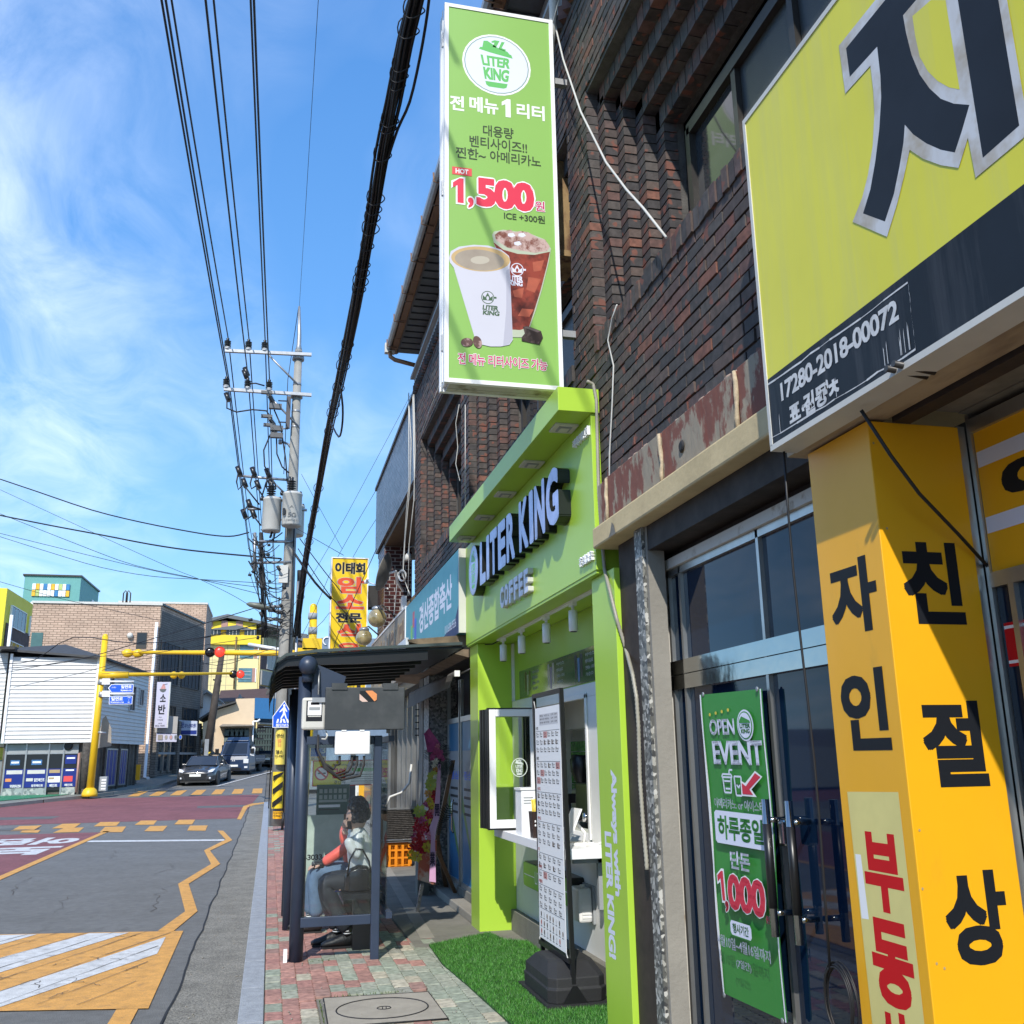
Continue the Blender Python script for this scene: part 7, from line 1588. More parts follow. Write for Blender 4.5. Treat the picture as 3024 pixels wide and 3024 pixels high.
# tangle of service cables round the pole
rt_ = random.Random(11); tg_ = MB()
for i in range(30):
 x0, y0 = rt_.uniform(255, 350), rt_.uniform(1290, 1560); x1, y1 = rt_.uniform(330, 500), y0+rt_.uniform(-60, 260); xm, ym = (x0+x1)/2+rt_.uniform(-40, 30), max(y0, y1)+rt_.uniform(10, 90)
 pts = []
 for t in range(7): t /= 6; pts.append(yp_(*rp((1-t)**2*x0+2*t*(1-t)*xm+t*t*x1, (1-t)**2*y0+2*t*(1-t)*ym+t*t*y1), YP-.3+rt_.uniform(-.02, .02)))
 tg_.tube(pts, rt_.choice([.007, .009, .012, .015]), 4)
for i in range(11):
 x0 = rt_.uniform(318, 350); tg_.tube([yp_(*rp(x0+rt_.uniform(-12, 12), 1500)), yp_(*rp(x0+10, 1650)), yp_(*rp(x0+rt_.uniform(0, 25), 1800)), yp_(*rp(x0+rt_.uniform(5, 35), 1900))], .012, 4)
for i in range(16):
 x0, y0 = rt_.uniform(340, 450), rt_.uniform(1690, 1900); pts = [yp_(*rp(x0+18*k, y0+rt_.uniform(-12, 12)), YP-.3) for k in range(5)]; tg_.tube(pts, .011, 4)
tg_.build('service_cables', cable, up)
bl = MB()
for i in range(22):
 c = yp_(*rp(rt_.uniform(265, 470), rt_.uniform(1290, 1900)), YP-.35); bl.tube([c, c+Vector((rt_.uniform(-.1, .1), 0, rt_.uniform(-.16, .05)))], rt_.uniform(.025, .045), 6)
bl.build('splice_case', blackr, up)
for (x, y) in ((200, 945), (283, 950), (365, 957), (232, 1015), (308, 1025), (383, 1022), (260, 1135), (283, 1190), (230, 1190), (135, 525), (237, 395), (242, 380)):
 c = yp_(*rp(x, y), YP-.1); MB().tube([c+Vector((-.03, 0, .1)), c+Vector((.06, 0, -.12))], .065, 7).build('clamp', ins_m, up)
lo = MB()
for pts in ([(200, 960), (190, 1010), (200, 1055), (232, 1020)], [(283, 965), (268, 1020), (275, 1050), (308, 1030)], [(365, 970), (360, 1040), (368, 1065), (383, 1030)], [(258, 1140), (225, 1190), (240, 1230), (283, 1200)], [(135, 530), (135, 590), (190, 612), (280, 598), (360, 605), (385, 640)], [(242, 450), (300, 448), (350, 462)], [(383, 740), (345, 830), (350, 920), (367, 950)], [(418, 765), (420, 850), (450, 925), (490, 960)], [(405, 600), (440, 680), (470, 880), (480, 1015)], [(440, 1110), (415, 1280), (398, 1350)], [(385, 985), (410, 1020), (414, 1050)], [(520, 1120), (515, 1160), (470, 1215), (330, 1285)], [(330, 1110), (360, 1010)], [(300, 1030), (345, 1100)], [(283, 1200), (330, 1260)], [(270, 1145), (330, 1170)], [(232, 1030), (320, 1140)]):
 lo.tube([yp_(*rp(*p), YP-.2) for p in pts], .02, 5)
lo.build('jumper_wire', cable, up)
# signs strapped to the pole
def strap_text(s, x0, x1, y0, y1, yb, m, a, b_=.02):
 p, q = SY(*q2r(x0, y1), yb), SY(*q2r(x1, y0), yb); a.text(s, p.x-a.o.x, q.x-a.o.x, p.z-a.o.z, q.z-a.o.z, m, b_, lift=False)
pzs = thing('pedestrian_crossing_sign', 'blue house-shaped crossing sign with a white walking figure and the word 횡단보도', 'traffic sign', SY(836, 2150, 24))
ys_ = 24.0; pg = [SY(*q2r(*p), ys_) for p in ((268, 650), (348, 800), (343, 888), (162, 888), (163, 790))]
MB().prism(pg, (0, .02, 0)).build('border', wht, pzs); c_ = sum(pg, Vector())/5
a = Art((pg[3].x, ys_-.002, pg[3].z), RX, UZ); loc = lambda x, y: ((SY(*q2r(x, y), ys_).x-pg[3].x), (SY(*q2r(x, y), ys_).z-pg[3].z))
a.poly([loc(*p) for p in ((268, 662), (342, 802), (337, 882), (168, 882), (169, 792))], blue)
a.ell(*loc(266, 695), abs(loc(276, 0)[0]-loc(266, 0)[0]), abs(loc(276, 0)[0]-loc(266, 0)[0])*1.2, wht, 14, False)
for pts in ([(258, 708), (274, 708), (292, 745), (288, 752), (272, 735), (275, 760), (290, 812), (282, 816), (266, 775), (240, 812), (230, 808), (254, 765), (254, 735), (228, 755), (223, 748)],): a.poly([loc(*p) for p in pts], wht, False)
for k in range(4): x = 195+30*k; a.poly([loc(*p) for p in ((x, 846), (x+18, 846), (x+25, 812), (x+10, 812))] if k < 2 else [loc(*p) for p in ((x+5, 846), (x+25, 846), (x+12, 812), (x-3, 812))], wht, False)
a.up(); x0, y0 = loc(190, 882); x1, y1 = loc(318, 852); a.text('횡단보도', x0, x1, y0, y1, wht, .02); a.build('symbol', pzs)
def pole_plate(name, label, cat, x0, y0, x1, y1, m, yb=24.05):
 t = thing(name, label, cat, SY(*q2r((x0+x1)/2, y1), yb)); p, q = SY(*q2r(x0, y1), yb), SY(*q2r(x1, y0), yb); cx = (p.x+q.x)/2; r = (q.x-p.x)/2*1.1; b = MB(); n = 8
 for i in range(n):
  a0, a1 = -1.15+2.3*i/n, -1.15+2.3*(i+1)/n; f = lambda t_, z: (cx+r*math.sin(t_)/math.sin(1.15)*.9, yb+.16*(1-math.cos(t_)), z); b.quad(f(a0, p.z), f(a1, p.z), f(a1, q.z), f(a0, q.z))
 b.build('plate', m, t); return t, p, q
t, p, q = pole_plate('yellow_notice_plate', 'worn yellow plate with Korean letters strapped to the utility pole below the crossing sign', 'notice', 178, 905, 282, 1213, mat('worn_yellow_plate', (.78, .60, .10), .5, vs=4, col2=(.60, .45, .12), edge=(.5, .7)))
a = Art((p.x, 24.04, p.z), RX, UZ); strap_text('경산', 195, 262, 940, 975, 24.04, ink, a); strap_text('법률', 205, 240, 985, 1020, 24.04, orp, a); strap_text('도산', 205, 240, 1025, 1055, 24.04, orp, a); strap_text('헬스', 190, 255, 1085, 1118, 24.04, ink, a); strap_text('01-7301', 185, 262, 1128, 1148, 24.04, ink, a); a.build('lettering', t)
hz = mat('hazard_yellow', (.85, .60, .02), .45, var=.08); t, p, q = pole_plate('hazard_wrap', 'black and yellow striped hazard wrap round the foot of the utility pole', 'hazard sign', 152, 1275, 264, 1600, hz)
a = Art((p.x, 24.04, p.z), RX, UZ); w = q.x-p.x; h = q.z-p.z
for k in range(3): z = h*(.02+.36*k); a.poly([(w*.05, z), (w*.95, z+h*.20), (w*.95, min(h, z+h*.36)), (w*.05, z+h*.15)], black, False)
a.build('stripes', t)
t, p, q = pole_plate('small_yellow_notice', 'small yellow no-posting notice near the foot of the utility pole', 'notice', 163, 1622, 255, 1690, yel); a = Art((p.x, 24.04, p.z), RX, UZ); strap_text('첨부지물', 168, 250, 1628, 1645, 24.04, ink, a); strap_text('부착금지', 168, 250, 1652, 1672, 24.04, ink, a); a.build('lettering', t)
# ---------------------------------------------------------------- overhead wires
def wire(pts, r, label, group=None, name='power_line', m=None):
 o = MB().tube(pts, r, 5).build(name, m or cable, loc=pts[0]); return tag(o, label, 'wire', group)
def toward(u0, um, insp, zt=11.2):
 "wire from the insulator out over the viewer's head to the next pole behind"
 top = SZ(u0, 0, zt); mid = SZ(um, 900, None) if False else None; d = top-insp; end = insp+d*1.9
 n = 14; return [insp.lerp(end, t/n)+Vector((0, 0, -.5*math.sin(PI*min(1, t/n)))*1)*(0 if t in (0, n) else 1) for t in range(n+1)]
far = lambda p, k: [p, p+Vector((.2, 18, -.6)), p+Vector((.5, 42, .2)), p+Vector((.8, 75, 1.4))]
tops = [(488, i2[0], 10.6), (500, i2[0]+Vector((.04, .1, 0)), 10.6), (516, i1[0], 11.7), (615, i2[1], 10.6), (637.5, i1[1], 11.7), (744, i1[2], 11.7), (754, i2[2], 10.6)]
for i, (u0, ip, z) in enumerate(tops):
 top = SZ(u0, 0, z-.1); d = (top-ip); end = ip+d*1.8; n = 12
 pts = [ip.lerp(end, t/n)+Vector((0, 0, -.22*math.sin(PI*t/n))) for t in range(n+1)]
 wire(pts, .0165, 'thick black power line, number %s from the left, running overhead to the pole crossarms' % ('one two three four five six seven'.split()[i]), 'overhead power lines')
 wire(far(ip, i), .016, 'black power line leaving the pole for the far street, %s' % ('lower left one|lower left second|upper left one|lower middle one|upper middle one|upper right one|lower right one'.split('|')[i]), 'far power lines')
p = yp_(884, 905); top = SZ(940, 0, 12.6); wire([p, p.lerp(top, .5)-Vector((0, 0, .15)), top, p+(top-p)*1.6], .005, 'thin earth wire from the very top of the pole', name='earth_wire')
wire([yp_(882, 905), yp_(850, 1120, 24.3), yp_(838, 1400, 24.2)], .01, 'thin guy wire down the left of the pole mast', name='guy_wire')
# thick telephone cable bundle with rings
bp = [(1245, -60, 6.1), (1228, 0, 6.3), (1195, 130, 6.7), (1163, 300, 7.3), (1130, 450, 7.9), (1100, 640, 8.7), (1070, 800, 9.6), (1040, 950, 10.8), (1000, 1140, 13.0), (965, 1300, 15.5), (930, 1500, 18.2), (905, 1640, 20.5), (888, 1760, 22.6), (872, 1880, 24.2)]
BP = [SY(u, v, y) for u, v, y in bp]
bun = thing('cable_bundle', 'thick bundle of black telephone cables with wire rings sweeping down to the utility pole', 'cable bundle', BP[-1])
def sm_pts(P, m=3):
 out = []
 for i in range(len(P)-1):
  a0, b0, c0, d0 = P[max(0, i-1)], P[i], P[i+1], P[min(len(P)-1, i+2)]
  for k in range(m):
   t = k/m; out.append(.5*((2*b0)+(c0-a0)*t+(2*a0-5*b0+4*c0-d0)*t*t+(3*b0-a0-3*c0+d0)*t**3))
 return out+[P[-1]]
BS = sm_pts(BP); BS = [BS[0]+(BS[0]-BS[2])*3]+BS
for k in range(11):
 ph = 2*PI*k/11; rr_ = .016+.050*((k*7) % 11)/11; pts = []
 for i, p in enumerate(BS):
  w = ph+i*.11; sp_ = rr_*(1.25 if i < 10 and k in (2, 5) else 1); pts.append(p+Vector((math.cos(w)*sp_*1.05, 0, math.sin(w)*sp_)))
 MB().tube(pts, [.013, .017, .011, .014][k % 4], 6).build('cable', cable, bun)
for i in range(1, len(BS)*2-2):
 p = BS[i//2].lerp(BS[min(i//2+1, len(BS)-1)], (i % 2)*.5); 
 if i < 4 or (i < 16 and i % 3) or random.random() < .55: continue
 r = random.uniform(.066, .09); dz = random.uniform(-.025, .0)
 MB().tube([p+Vector((r*math.cos(t*PI/8), .03*math.sin(t*PI/4), r*math.sin(t*PI/8)+dz)) for t in range(16)], .006, 5, closed=True).build('hanger_ring', mat('ring_grey', (.10, .10, .11), .5) if i in (2,) and 'ring_grey' not in MATS else MATS.get('ring_grey', cable), bun)
lc = MB(); L0 = [SY(u, v, y) for u, v, y in ((1272, -60, 6.1), (1262, 40, 6.35), (1240, 170, 6.7), (1210, 300, 7.2), (1175, 380, 7.6), (1145, 470, 7.9))]; lc.tube(sm_pts(L0), .013, 6); lc.build('cable', cable, bun)
lc = MB(); lc.tube(sm_pts([SY(u, v, y) for u, v, y in ((1003, 1130, 12.6), (1012, 1200, 12.7), (1010, 1260, 13.0), (1000, 1290, 13.4), (978, 1250, 14))]), .014, 6); lc.build('cable', cable, bun)
# side wires to the left and right
W_ = [([(0, 1415), (110, 1452), (270, 1506), (415, 1542), (560, 1570), (640, 1582), (690, 1583), (735, 1572)], .02, 'thick black cable from the left edge to the transformers, upper one'), ([(0, 1522), (150, 1552), (300, 1580), (440, 1607), (560, 1625), (700, 1639), (830, 1650)], .024, 'thick black cable from the left edge to the pole, lower one'),
      ([(0, 1446), (280, 1575), (500, 1675), (590, 1711), (700, 1765), (800, 1830)], .007, 'thin cable crossing the others on its way down to the right'), ([(0, 1517), (240, 1612), (400, 1670), (590, 1711), (850, 1775)], .009, 'thin cable meeting the fan point, uppermost'), ([(0, 1575), (230, 1632), (430, 1680), (590, 1711), (850, 1745)], .009, 'thin cable meeting the fan point, middle'), ([(0, 1585), (150, 1632), (300, 1676), (450, 1702), (590, 1711), (830, 1725)], .009, 'thin cable meeting the fan point, lowest'),
      ([(0, 1718), (180, 1768), (470, 1832)], .008, 'thin cable in front of the teal tower'), ([(0, 1960), (100, 1950), (217, 1882), (400, 1900), (610, 1880), (850, 1820)], .014, 'black cable dipping over the white house roof'), ([(0, 1975), (200, 1955), (420, 1895), (640, 1830), (850, 1765)], .012, 'black cable rising from the white house to the pole'), ([(0, 1990), (220, 1948), (420, 1925), (620, 1880), (850, 1845)], .009, 'thin cable grazing the white house eave'), ([(40, 2030), (250, 1985), (450, 1930), (850, 1870)], .008, 'lowest thin cable across the white siding'), ([(300, 1980), (470, 1938), (640, 1965), (760, 1930), (850, 1900)], .008, 'thin cable looping behind the traffic arms'), ([(300, 1990), (500, 1975), (700, 1945), (850, 1925)], .007, 'thin cable just below the upper traffic arm')]
for pts, r, lab in W_: wire(sm_pts([SY(u, v, 26+(830-u)/830*8) for u, v in pts]), r, lab, name='overhead_cable')
W2 = [([(885, 1590), (960, 1690), (1010, 1750)], .012, 'cable from the pole to the yellow vertical sign, upper'), ([(880, 1620), (975, 1760), (1060, 1850)], .012, 'cable from the pole passing behind the yellow sign, lower'), ([(870, 1635), (930, 1720), (978, 1770)], .03, 'thick black cable from the pole toward the yellow sign'), ([(875, 1560), (1015, 1640)], .008, 'thin faint cable right of the pole'), ([(1115, 1440), (1000, 1640), (930, 1800), (880, 1900)], .007, 'thin cable from the tiled house down to the pole, upper'), ([(1113, 1530), (1040, 1650), (980, 1800), (905, 1880)], .007, 'thin cable from the tiled house down to the pole, middle'), ([(1112, 1620), (1000, 1870), (985, 1915), (945, 1965)], .010, 'cable crossing the yellow vertical sign down to the shelter'), ([(1213, 1165), (1115, 1350), (980, 1600), (860, 1800)], .006, 'thin cable from the roof corner down to the pole'), ([(890, 1400), (960, 1530), (1010, 1620)], .006, 'thin cable falling right from the mid pole')]
for pts, r, lab in W2: wire(sm_pts([SY(u, v, 19 if 'sign' in lab or 'thick' in lab else 21) for u, v in pts]), r*.8, lab, name='overhead_cable')
wire([SY(945, 1960, 8.75), SY(925, 1985, 8.72), SY(905, 2030, 8.7)], .008, 'cable running down to the round finial of the shelter post', name='overhead_cable')
# small dish and things on the pole foot
sx = MB().tube([SY(838, 2400, 24), SY(833, 2450, 24)], .03).build('cable_stub', cable, up)

# ================================================================ TRAFFIC SIGNAL POLES
def red_light(c, r, lit, par, face=(0, -1, 0)):
 f = Vector(face); h = MB().lathe([(r*1.12, .16), (r*1.16, .0), (r*1.05, -.02), (r*1.02, .02), (0, .02)], c, 20, ax=-f).build('signal_housing', black if not lit else MATS['housing_red_glow'], par)  # housing of a lit lamp is coloured red for its glow
 MB().ball(c+f*.0, r*.92, 16, 0, (1, .35, 1)).build('lens', MATS['lens_red'] if lit else MATS['lens_dark'], h)
mat('housing_red_glow', (.45, .10, .06), .4); mat('lens_dark', (.012, .008, .008), .2); mat('lens_red', (.7, .03, .02), .3, emit=(1.0, .03, .015), es=1.6)
tpl = thing('traffic_signal_pole', 'yellow traffic signal pole by the white house carrying the lower arm and blue street signs', 'traffic signal pole', SR(264, 2345, .13))
y = 43.0; b0 = SY(264, 2352, y); t0 = SY(311, 1880, y)
MB().tube([b0, t0], [.15, .12], 16).ball(t0, .12, 12).build('pole', trafyel, tpl); MB().lathe([(.30, 0), (.30, .1), (.25, .25), (.15, .34)], b0, 18).build('base', trafyel, tpl)
e = SY(720, 1988, y+3.2); s0 = SY(303, 1993, y-.1); MB().tube([s0, s0.lerp(e, .12), e], [.11, .085, .05], 10).build('arm', trafyel, tpl); MB().tube([s0-Vector((.15, 0, 0)), s0+Vector((1.0, 0, 0))], .14, 8).build('arm_clamp', trafyel, tpl)
red_light(SY(689, 1991, y+2.9), .155, False, tpl); red_light(SY(710, 1991, y+2.9), .16, True, tpl)
for (u, v) in ((513, 1994), (536, 1994)): MB().ball(SY(u, v, y+1.8), .16, 12, 0, (1, .7, 1)).build('rear_signal', trafyel, tpl)
# stickers and brackets for the street signs
f9 = lambda x, y_: (x/3.865, 1900+y_/3.865)
for (v0, v1) in ((405, 470), (550, 612), (1005, 1030)): p, q = SY(*f9(1130, v1), y-.2), SY(*f9(1180, v0), y-.2); MB().cyl(((p.x+q.x)/2-.01, y, p.z), ((p.x+q.x)/2, y, q.z), .165, n=14).build('band', galv, tpl)
for (v0, lab, arrow) in ((435, 'arrow-shaped blue street name sign on the yellow pole, upper one', True), (575, 'rectangular blue street name sign on the yellow pole, lower one', False)):
 ss = thing('street_name_sign', lab, 'street sign', SY(*f9(1380, v0), y-.2)); p, q = SY(*f9(1195, v0), y-.2), SY(*f9(1530, v0), y-.2); MB().tube([p, q], .035, 6).build('bracket', wht, ss); MB().box(p.x-.1, p.x+.2, y-.22, y-.15, p.z-.12, p.z+.12).build('clamp_plate', wht, ss)
 if arrow: pg = [(1232, 510), (1270, 466), (1524, 466), (1520, 562), (1270, 562)]; pi = [(1243, 511), (1274, 473), (1518, 472), (1514, 556), (1274, 556)]
 else: pg = [(1246, 602), (1514, 598), (1508, 694), (1242, 696)]; pi = [(1252, 608), (1508, 604), (1502, 688), (1248, 690)]
 MB().prism([SY(*f9(*k), y-.25) for k in pg], (0, .04, 0)).build('border', wht, ss); o_ = SY(*f9(pg[0][0], pg[-1][1]), y-.252); lc_ = lambda k: (SY(*f9(*k), y-.252).x-o_.x, SY(*f9(*k), y-.252).z-o_.z)
 a = Art(o_, RX, UZ, step=.004, start=.004); a.poly([lc_(k) for k in pi], blue)
 def tt(s, x0, x1, y0, y1, b_=.03): l_, r_ = lc_((x0, y1)), lc_((x1, y0)); a.text(s, l_[0], r_[0], l_[1], r_[1], wht, b_, lift=False)
 if arrow: tt('일연로', 1380, 1505, 476, 515); tt('Iryeon-ro', 1378, 1503, 524, 550); tt('(수촌)', 1275, 1325, 494, 512, .01)
 else: tt('일연로', 1268, 1405, 612, 655); tt('Iryeon-ro', 1262, 1415, 662, 682); tt('763', 1455, 1490, 612, 626, .01); tt('↕', 1465, 1475, 638, 656, .01); tt('81', 1458, 1480, 664, 680, .01)
 a.build('lettering', ss)
tp2 = thing('traffic_signal_pole', 'yellow banded traffic pole behind the utility pole carrying the long upper arm', 'traffic signal pole', (1.3, 34, .1))
bA, tA = SY(920, 2050, 34), SY(926, 1793, 34); b0 = Vector((tA.x-.12, 34, gz(34)+.1)); MB().tube([b0, bA, tA], [.16, .15, .13], 16).ball(tA, .13, 12).build('pole', trafyel, tp2)
for (v0, v1) in ((1811, 1829), (1853, 1873)): p, q = SY(923, v1, 34), SY(924, v0, 34); MB().cyl(p, q, .155, n=16).build('band', greym, tp2)
eL = SY(362, 1926, 38); sR = SY(905, 1929, 34); MB().tube([sR, sR.lerp(eL, .5), eL], [.11, .085, .06], 10).build('arm', trafyel, tp2); MB().box(sR.x-.3, sR.x+.35, 33.8, 34.2, sR.z-.16, sR.z+.16).build('arm_clamp', trafyel, tp2); k_ = SY(902, 1910, 33.9); MB().box(k_.x-.1, k_.x+.55, 33.8, 34.2, k_.z-.1, k_.z+.28).build('signal_box', trafyel, tp2)
for (u, v, l_) in ((620, 1926, 0), (649, 1925, 1)): red_light(SY(u, v, 35.6), .17 if l_ else .15, bool(l_), tp2)
for (u, v) in ((377, 1929), (408, 1930)): MB().ball(SY(u, v, 37.7), .20, 12, 0, (1, .7, .8)).build('rear_signal', trafyel, tp2)
p, q = SY(735, 1905, 33.9), SY(835, 1918, 33.9); wbr = MB().tube([SY(735, 1903, 34), SY(832, 1919, 33)], .06, 6).build('white_bracket', whitem, loc=p); tag(wbr, 'white bracket arm reaching left from the utility pole below the street light', 'bracket')
# leaning old pole
lpn = thing('leaning_pole', 'old dark utility pole leaning to the right behind the cars', 'utility pole', SR(607, 2245)); yL_ = 57.0
b0, t0 = SY(607, 2252, yL_), SY(658, 1915, yL_); MB().tube([b0, b0.lerp(t0, .5), t0], [.24, .20, .14], 14).build('shaft', mat('old_pole', (.075, .06, .05), .85, var=.25, vs=3), lpn)
f8 = lambda x, y_: (400+x/3.22, 1750+y_/3.22)
MB().tube([SY(*f8(738, 828), yL_), SY(*f8(818, 845), yL_)], .05, 5).build('crossarm', frm, lpn); p = SY(*f8(675, 1465), yL_-.3); MB().box(p.x-.1, p.x+.12, p.y-.05, p.y, p.z-.5, p.z+.4).build('box', galv, lpn)
p, q = SY(*f8(675, 1590), yL_-.3), SY(*f8(718, 1515), yL_-.3); MB().box(p.x, q.x, p.y-.02, p.y, p.z, q.z).build('hazard_plate', hz, lpn); w, h = q.x-p.x, q.z-p.z; a = Art((p.x, p.y-.02, p.z), RX, UZ, step=.004, start=.005); a.poly([(0, h*.1), (w, h*.7), (w, h), (0, h*.45)], black); a.build('stripe', lpn)

# ================================================================ VEHICLES
def wheel(t, x, y, z, r, w):
 o = MB().lathe([(r*.62, -w/2), (r*.95, -w/2), (r, -w*.3), (r, w*.3), (r*.95, w/2), (r*.62, w/2)], (x, y, z), 20, ax=(1, 0, 0)).build('wheel', blackr, t)
 b = MB().lathe([(r*.62, -w*.42), (r*.3, -w*.2), (r*.3, w*.2), (r*.62, w*.42)], (x, y, z), 18, ax=(1, 0, 0)); b.build('rim', alu, o)
def loft_body(secs): return secs
cgl = mat('car_glass', (.015, .02, .03), .04, var=0, spec=.8); headl = mat('headlight', (.7, .72, .75), .08, var=.1, vs=40); plate_m = mat('number_plate', (.75, .76, .72), .5, var=.05)
def car(name, label, at_, col, suv=False, rz=0):
 t = thing(name, label, 'car', at_); m = mat('car_paint_'+name, col, .28, .35, var=.03, coat=1); x0, y0, z0 = at_; W2_ = .91
 B = MB(); st = [] # stations from the front bumper (y small) back
 S = ([(-.02, .55, .28, .52, .60), (.06, .74, .20, .60, .70), (.35, .88, .18, .68, .78), (.9, .91, .18, .80, .88), (1.35, .92, .18, .88, .96), (1.9, .92, .18, .92, .99), (3.0, .92, .18, .94, 1.00), (3.9, .91, .18, .94, 1.02), (4.5, .88, .22, .88, .98), (4.75, .78, .30, .70, .85)]
         if not suv else [(-.02, .6, .35, .7, .80), (.1, .85, .28, .85, .98), (.4, .93, .25, .95, 1.06), (1.0, .94, .25, 1.0, 1.10), (2.0, .94, .25, 1.02, 1.12), (3.6, .94, .25, 1.04, 1.14), (4.5, .90, .3, 1.02, 1.14), (4.6, .8, .4, .9, 1.0)])
 for (y, w, zb_, zm, zt__) in S: st.append([(x0-w*.86, y0+y, z0+zb_), (x0-w, y0+y, z0+zb_+.12), (x0-w, y0+y, z0+zm-.08), (x0-w*.94, y0+y, z0+zm+.04), (x0-w*.66, y0+y, z0+zt__), (x0, y0+y, z0+zt__+.025), (x0+w*.66, y0+y, z0+zt__), (x0+w*.94, y0+y, z0+zm+.04), (x0+w, y0+y, z0+zm-.08), (x0+w, y0+y, z0+zb_+.12), (x0+w*.86, y0+y, z0+zb_)])
 B.loft(st); body = B.build('body', m, t)
 R = [(1.15, .80, .74, .0), (1.9, .80, .62, 1.40-.98), (2.4, .80, .60, 1.46-.98), (3.2, .80, .60, 1.44-.98), (4.2, .78, .66, .03)] if not suv else [(1.2, .84, .8, .0), (1.75, .84, .68, .52), (2.4, .84, .66, .58), (4.0, .84, .66, .55), (4.5, .82, .7, .05)]
 zb_ = .97 if not suv else 1.10; G_ = MB(); G_.loft([[(x0-wb, y0+y, z0+zb_-.02), (x0-wt, y0+y, z0+zb_+h), (x0, y0+y, z0+zb_+h+.02), (x0+wt, y0+y, z0+zb_+h), (x0+wb, y0+y, z0+zb_-.02)] for y, wb, wt, h in R], smooth=False); G_.build('glasshouse', cgl, t)
 rf = MB(); rf.loft([[(x0-wt*1.0, y0+y, z0+zb_+h+.004), (x0, y0+y, z0+zb_+h+.035), (x0+wt*1.0, y0+y, z0+zb_+h+.004)] for y, wb, wt, h in R[1:-1]], smooth=True, closed=False, caps=False); rf.build('roof', m, t)
 pl_ = MB()
 for s in (-1, 1):
  for (a_, b_) in ((0, 1), (3, 4)): pl_.tube([(x0+s*R[a_][2]*1.01, y0+R[a_][0], z0+zb_+R[a_][3]), (x0+s*R[b_][2]*1.01, y0+R[b_][0], z0+zb_+R[b_][3])], .035, 6)
 pl_.build('pillar', m, t)
 for s in (-1, 1):
  MB().prism([(x0+s*.50, y0+.06, z0+.60), (x0+s*.80, y0+.14, z0+.66), (x0+s*.86, y0+.42, z0+.80), (x0+s*.72, y0+.30, z0+.78), (x0+s*.50, y0+.10, z0+.66)], (0, -.05, .01)).build('headlight', headl, t); MB().box(x0+s*1.0, x0+s*.86, y0+1.55, y0+1.7, z0+.92, z0+1.04).build('mirror', m, t, bevel=.02)
  MB().ball((x0+s*.68, y0+.06, z0+.36), .06, 8).build('fog_lamp', headl, t)
  for y in (.85, 3.75): wheel(t, x0+s*.80, y0+y, z0+.32, .32, .22); MB().lathe([(.37, -.02), (.37, .1)], (x0+s*.86, y0+y, z0+.34), 18, ax=(s, 0, 0)).build('wheel_arch', blackr, t)
 MB().prism([(x0-.58, y0-.02, z0+.56), (x0+.58, y0-.02, z0+.56), (x0+.46, y0-.03, z0+.30), (x0-.46, y0-.03, z0+.30)], (0, -.02, 0)).build('grille', black, t); MB().box(x0-.62, x0+.62, y0-.045, y0-.02, z0+.555, z0+.575).build('grille_trim', chrm, t)
 MB().box(x0-.27, x0+.27, y0-.07, y0-.05, z0+.44, z0+.56).build('number_plate', plate_m, t); MB().ball((x0, y0-.0, z0+.64), .05, 8, 0, (1.3, .4, .7)).build('emblem', chrm, t); MB().box(x0-.7, x0+.7, y0-.03, y0+.2, z0+.17, z0+.24).build('lower_lip', blackr, t)
 if rz:
  for c in t.children: pass
  t.rotation_euler = (0, 0, rz)
 return t
pc_ = SR(578, 2322, 0); car('parked_grey_sedan', 'dark grey sedan with headlamps toward us waiting behind the zebra crossing', (pc_.x-.05, pc_.y, pc_.z), (.065, .066, .07), rz=R_(-8))
pt_ = Vector((-2.0, 59.0, .78)); tk = thing('blue_pickup_truck', 'dark blue small flatbed truck following the grey sedan', 'truck', pt_)
bp_ = mat('truck_blue', (.012, .032, .08), .35, 0, var=.05, coat=1); x0, y0, z0 = pt_
MB().loft([[(x0-w, y0+y, z0+zb_), (x0-w*.99, y0+y, z0+zm), (x0-wt, y0+y, z0+zt__), (x0+wt, y0+y, z0+zt__), (x0+w*.99, y0+y, z0+zm), (x0+w, y0+y, z0+zb_)] for y, w, zb_, zm, wt, zt__ in ((0, .80, .28, .7, .72, .86), (.06, .86, .24, 1.0, .78, 1.05), (.14, .87, .24, 1.08, .80, 1.16), (.62, .87, .24, 1.1, .72, 1.86), (.85, .87, .24, 1.1, .70, 1.92), (1.7, .87, .24, 1.1, .70, 1.90), (1.75, .87, .3, 1.1, .72, 1.1))], smooth=False).build('cab', bp_, tk, bevel=.03)
MB().hexa([(x0-.70, y0+.155, z0+1.19), (x0+.70, y0+.155, z0+1.19), (x0+.70, y0+.18, z0+1.19), (x0-.70, y0+.18, z0+1.19), (x0-.62, y0+.565, z0+1.80), (x0+.62, y0+.565, z0+1.80), (x0+.62, y0+.60, z0+1.80), (x0-.62, y0+.60, z0+1.80)]).build('windscreen', cgl, tk)
MB().box(x0+.85, x0+.885, y0+.75, y0+1.45, z0+1.15, z0+1.7).box(x0-.885, x0-.85, y0+.75, y0+1.45, z0+1.15, z0+1.7).build('side_window', cgl, tk); MB().loft([[(x0-.68, y0+y, z0+1.9), (x0-.60, y0+y, z0+h_), (x0+.60, y0+y, z0+h_), (x0+.68, y0+y, z0+1.9)] for y, h_ in ((.68, 1.95), (.95, 2.14), (1.6, 2.18))], smooth=False).build('wind_deflector', bp_, tk, bevel=.03)
MB().box(x0-.82, x0+.82, y0+1.8, y0+4.6, z0+.62, z0+.74).build('chassis', black, tk)
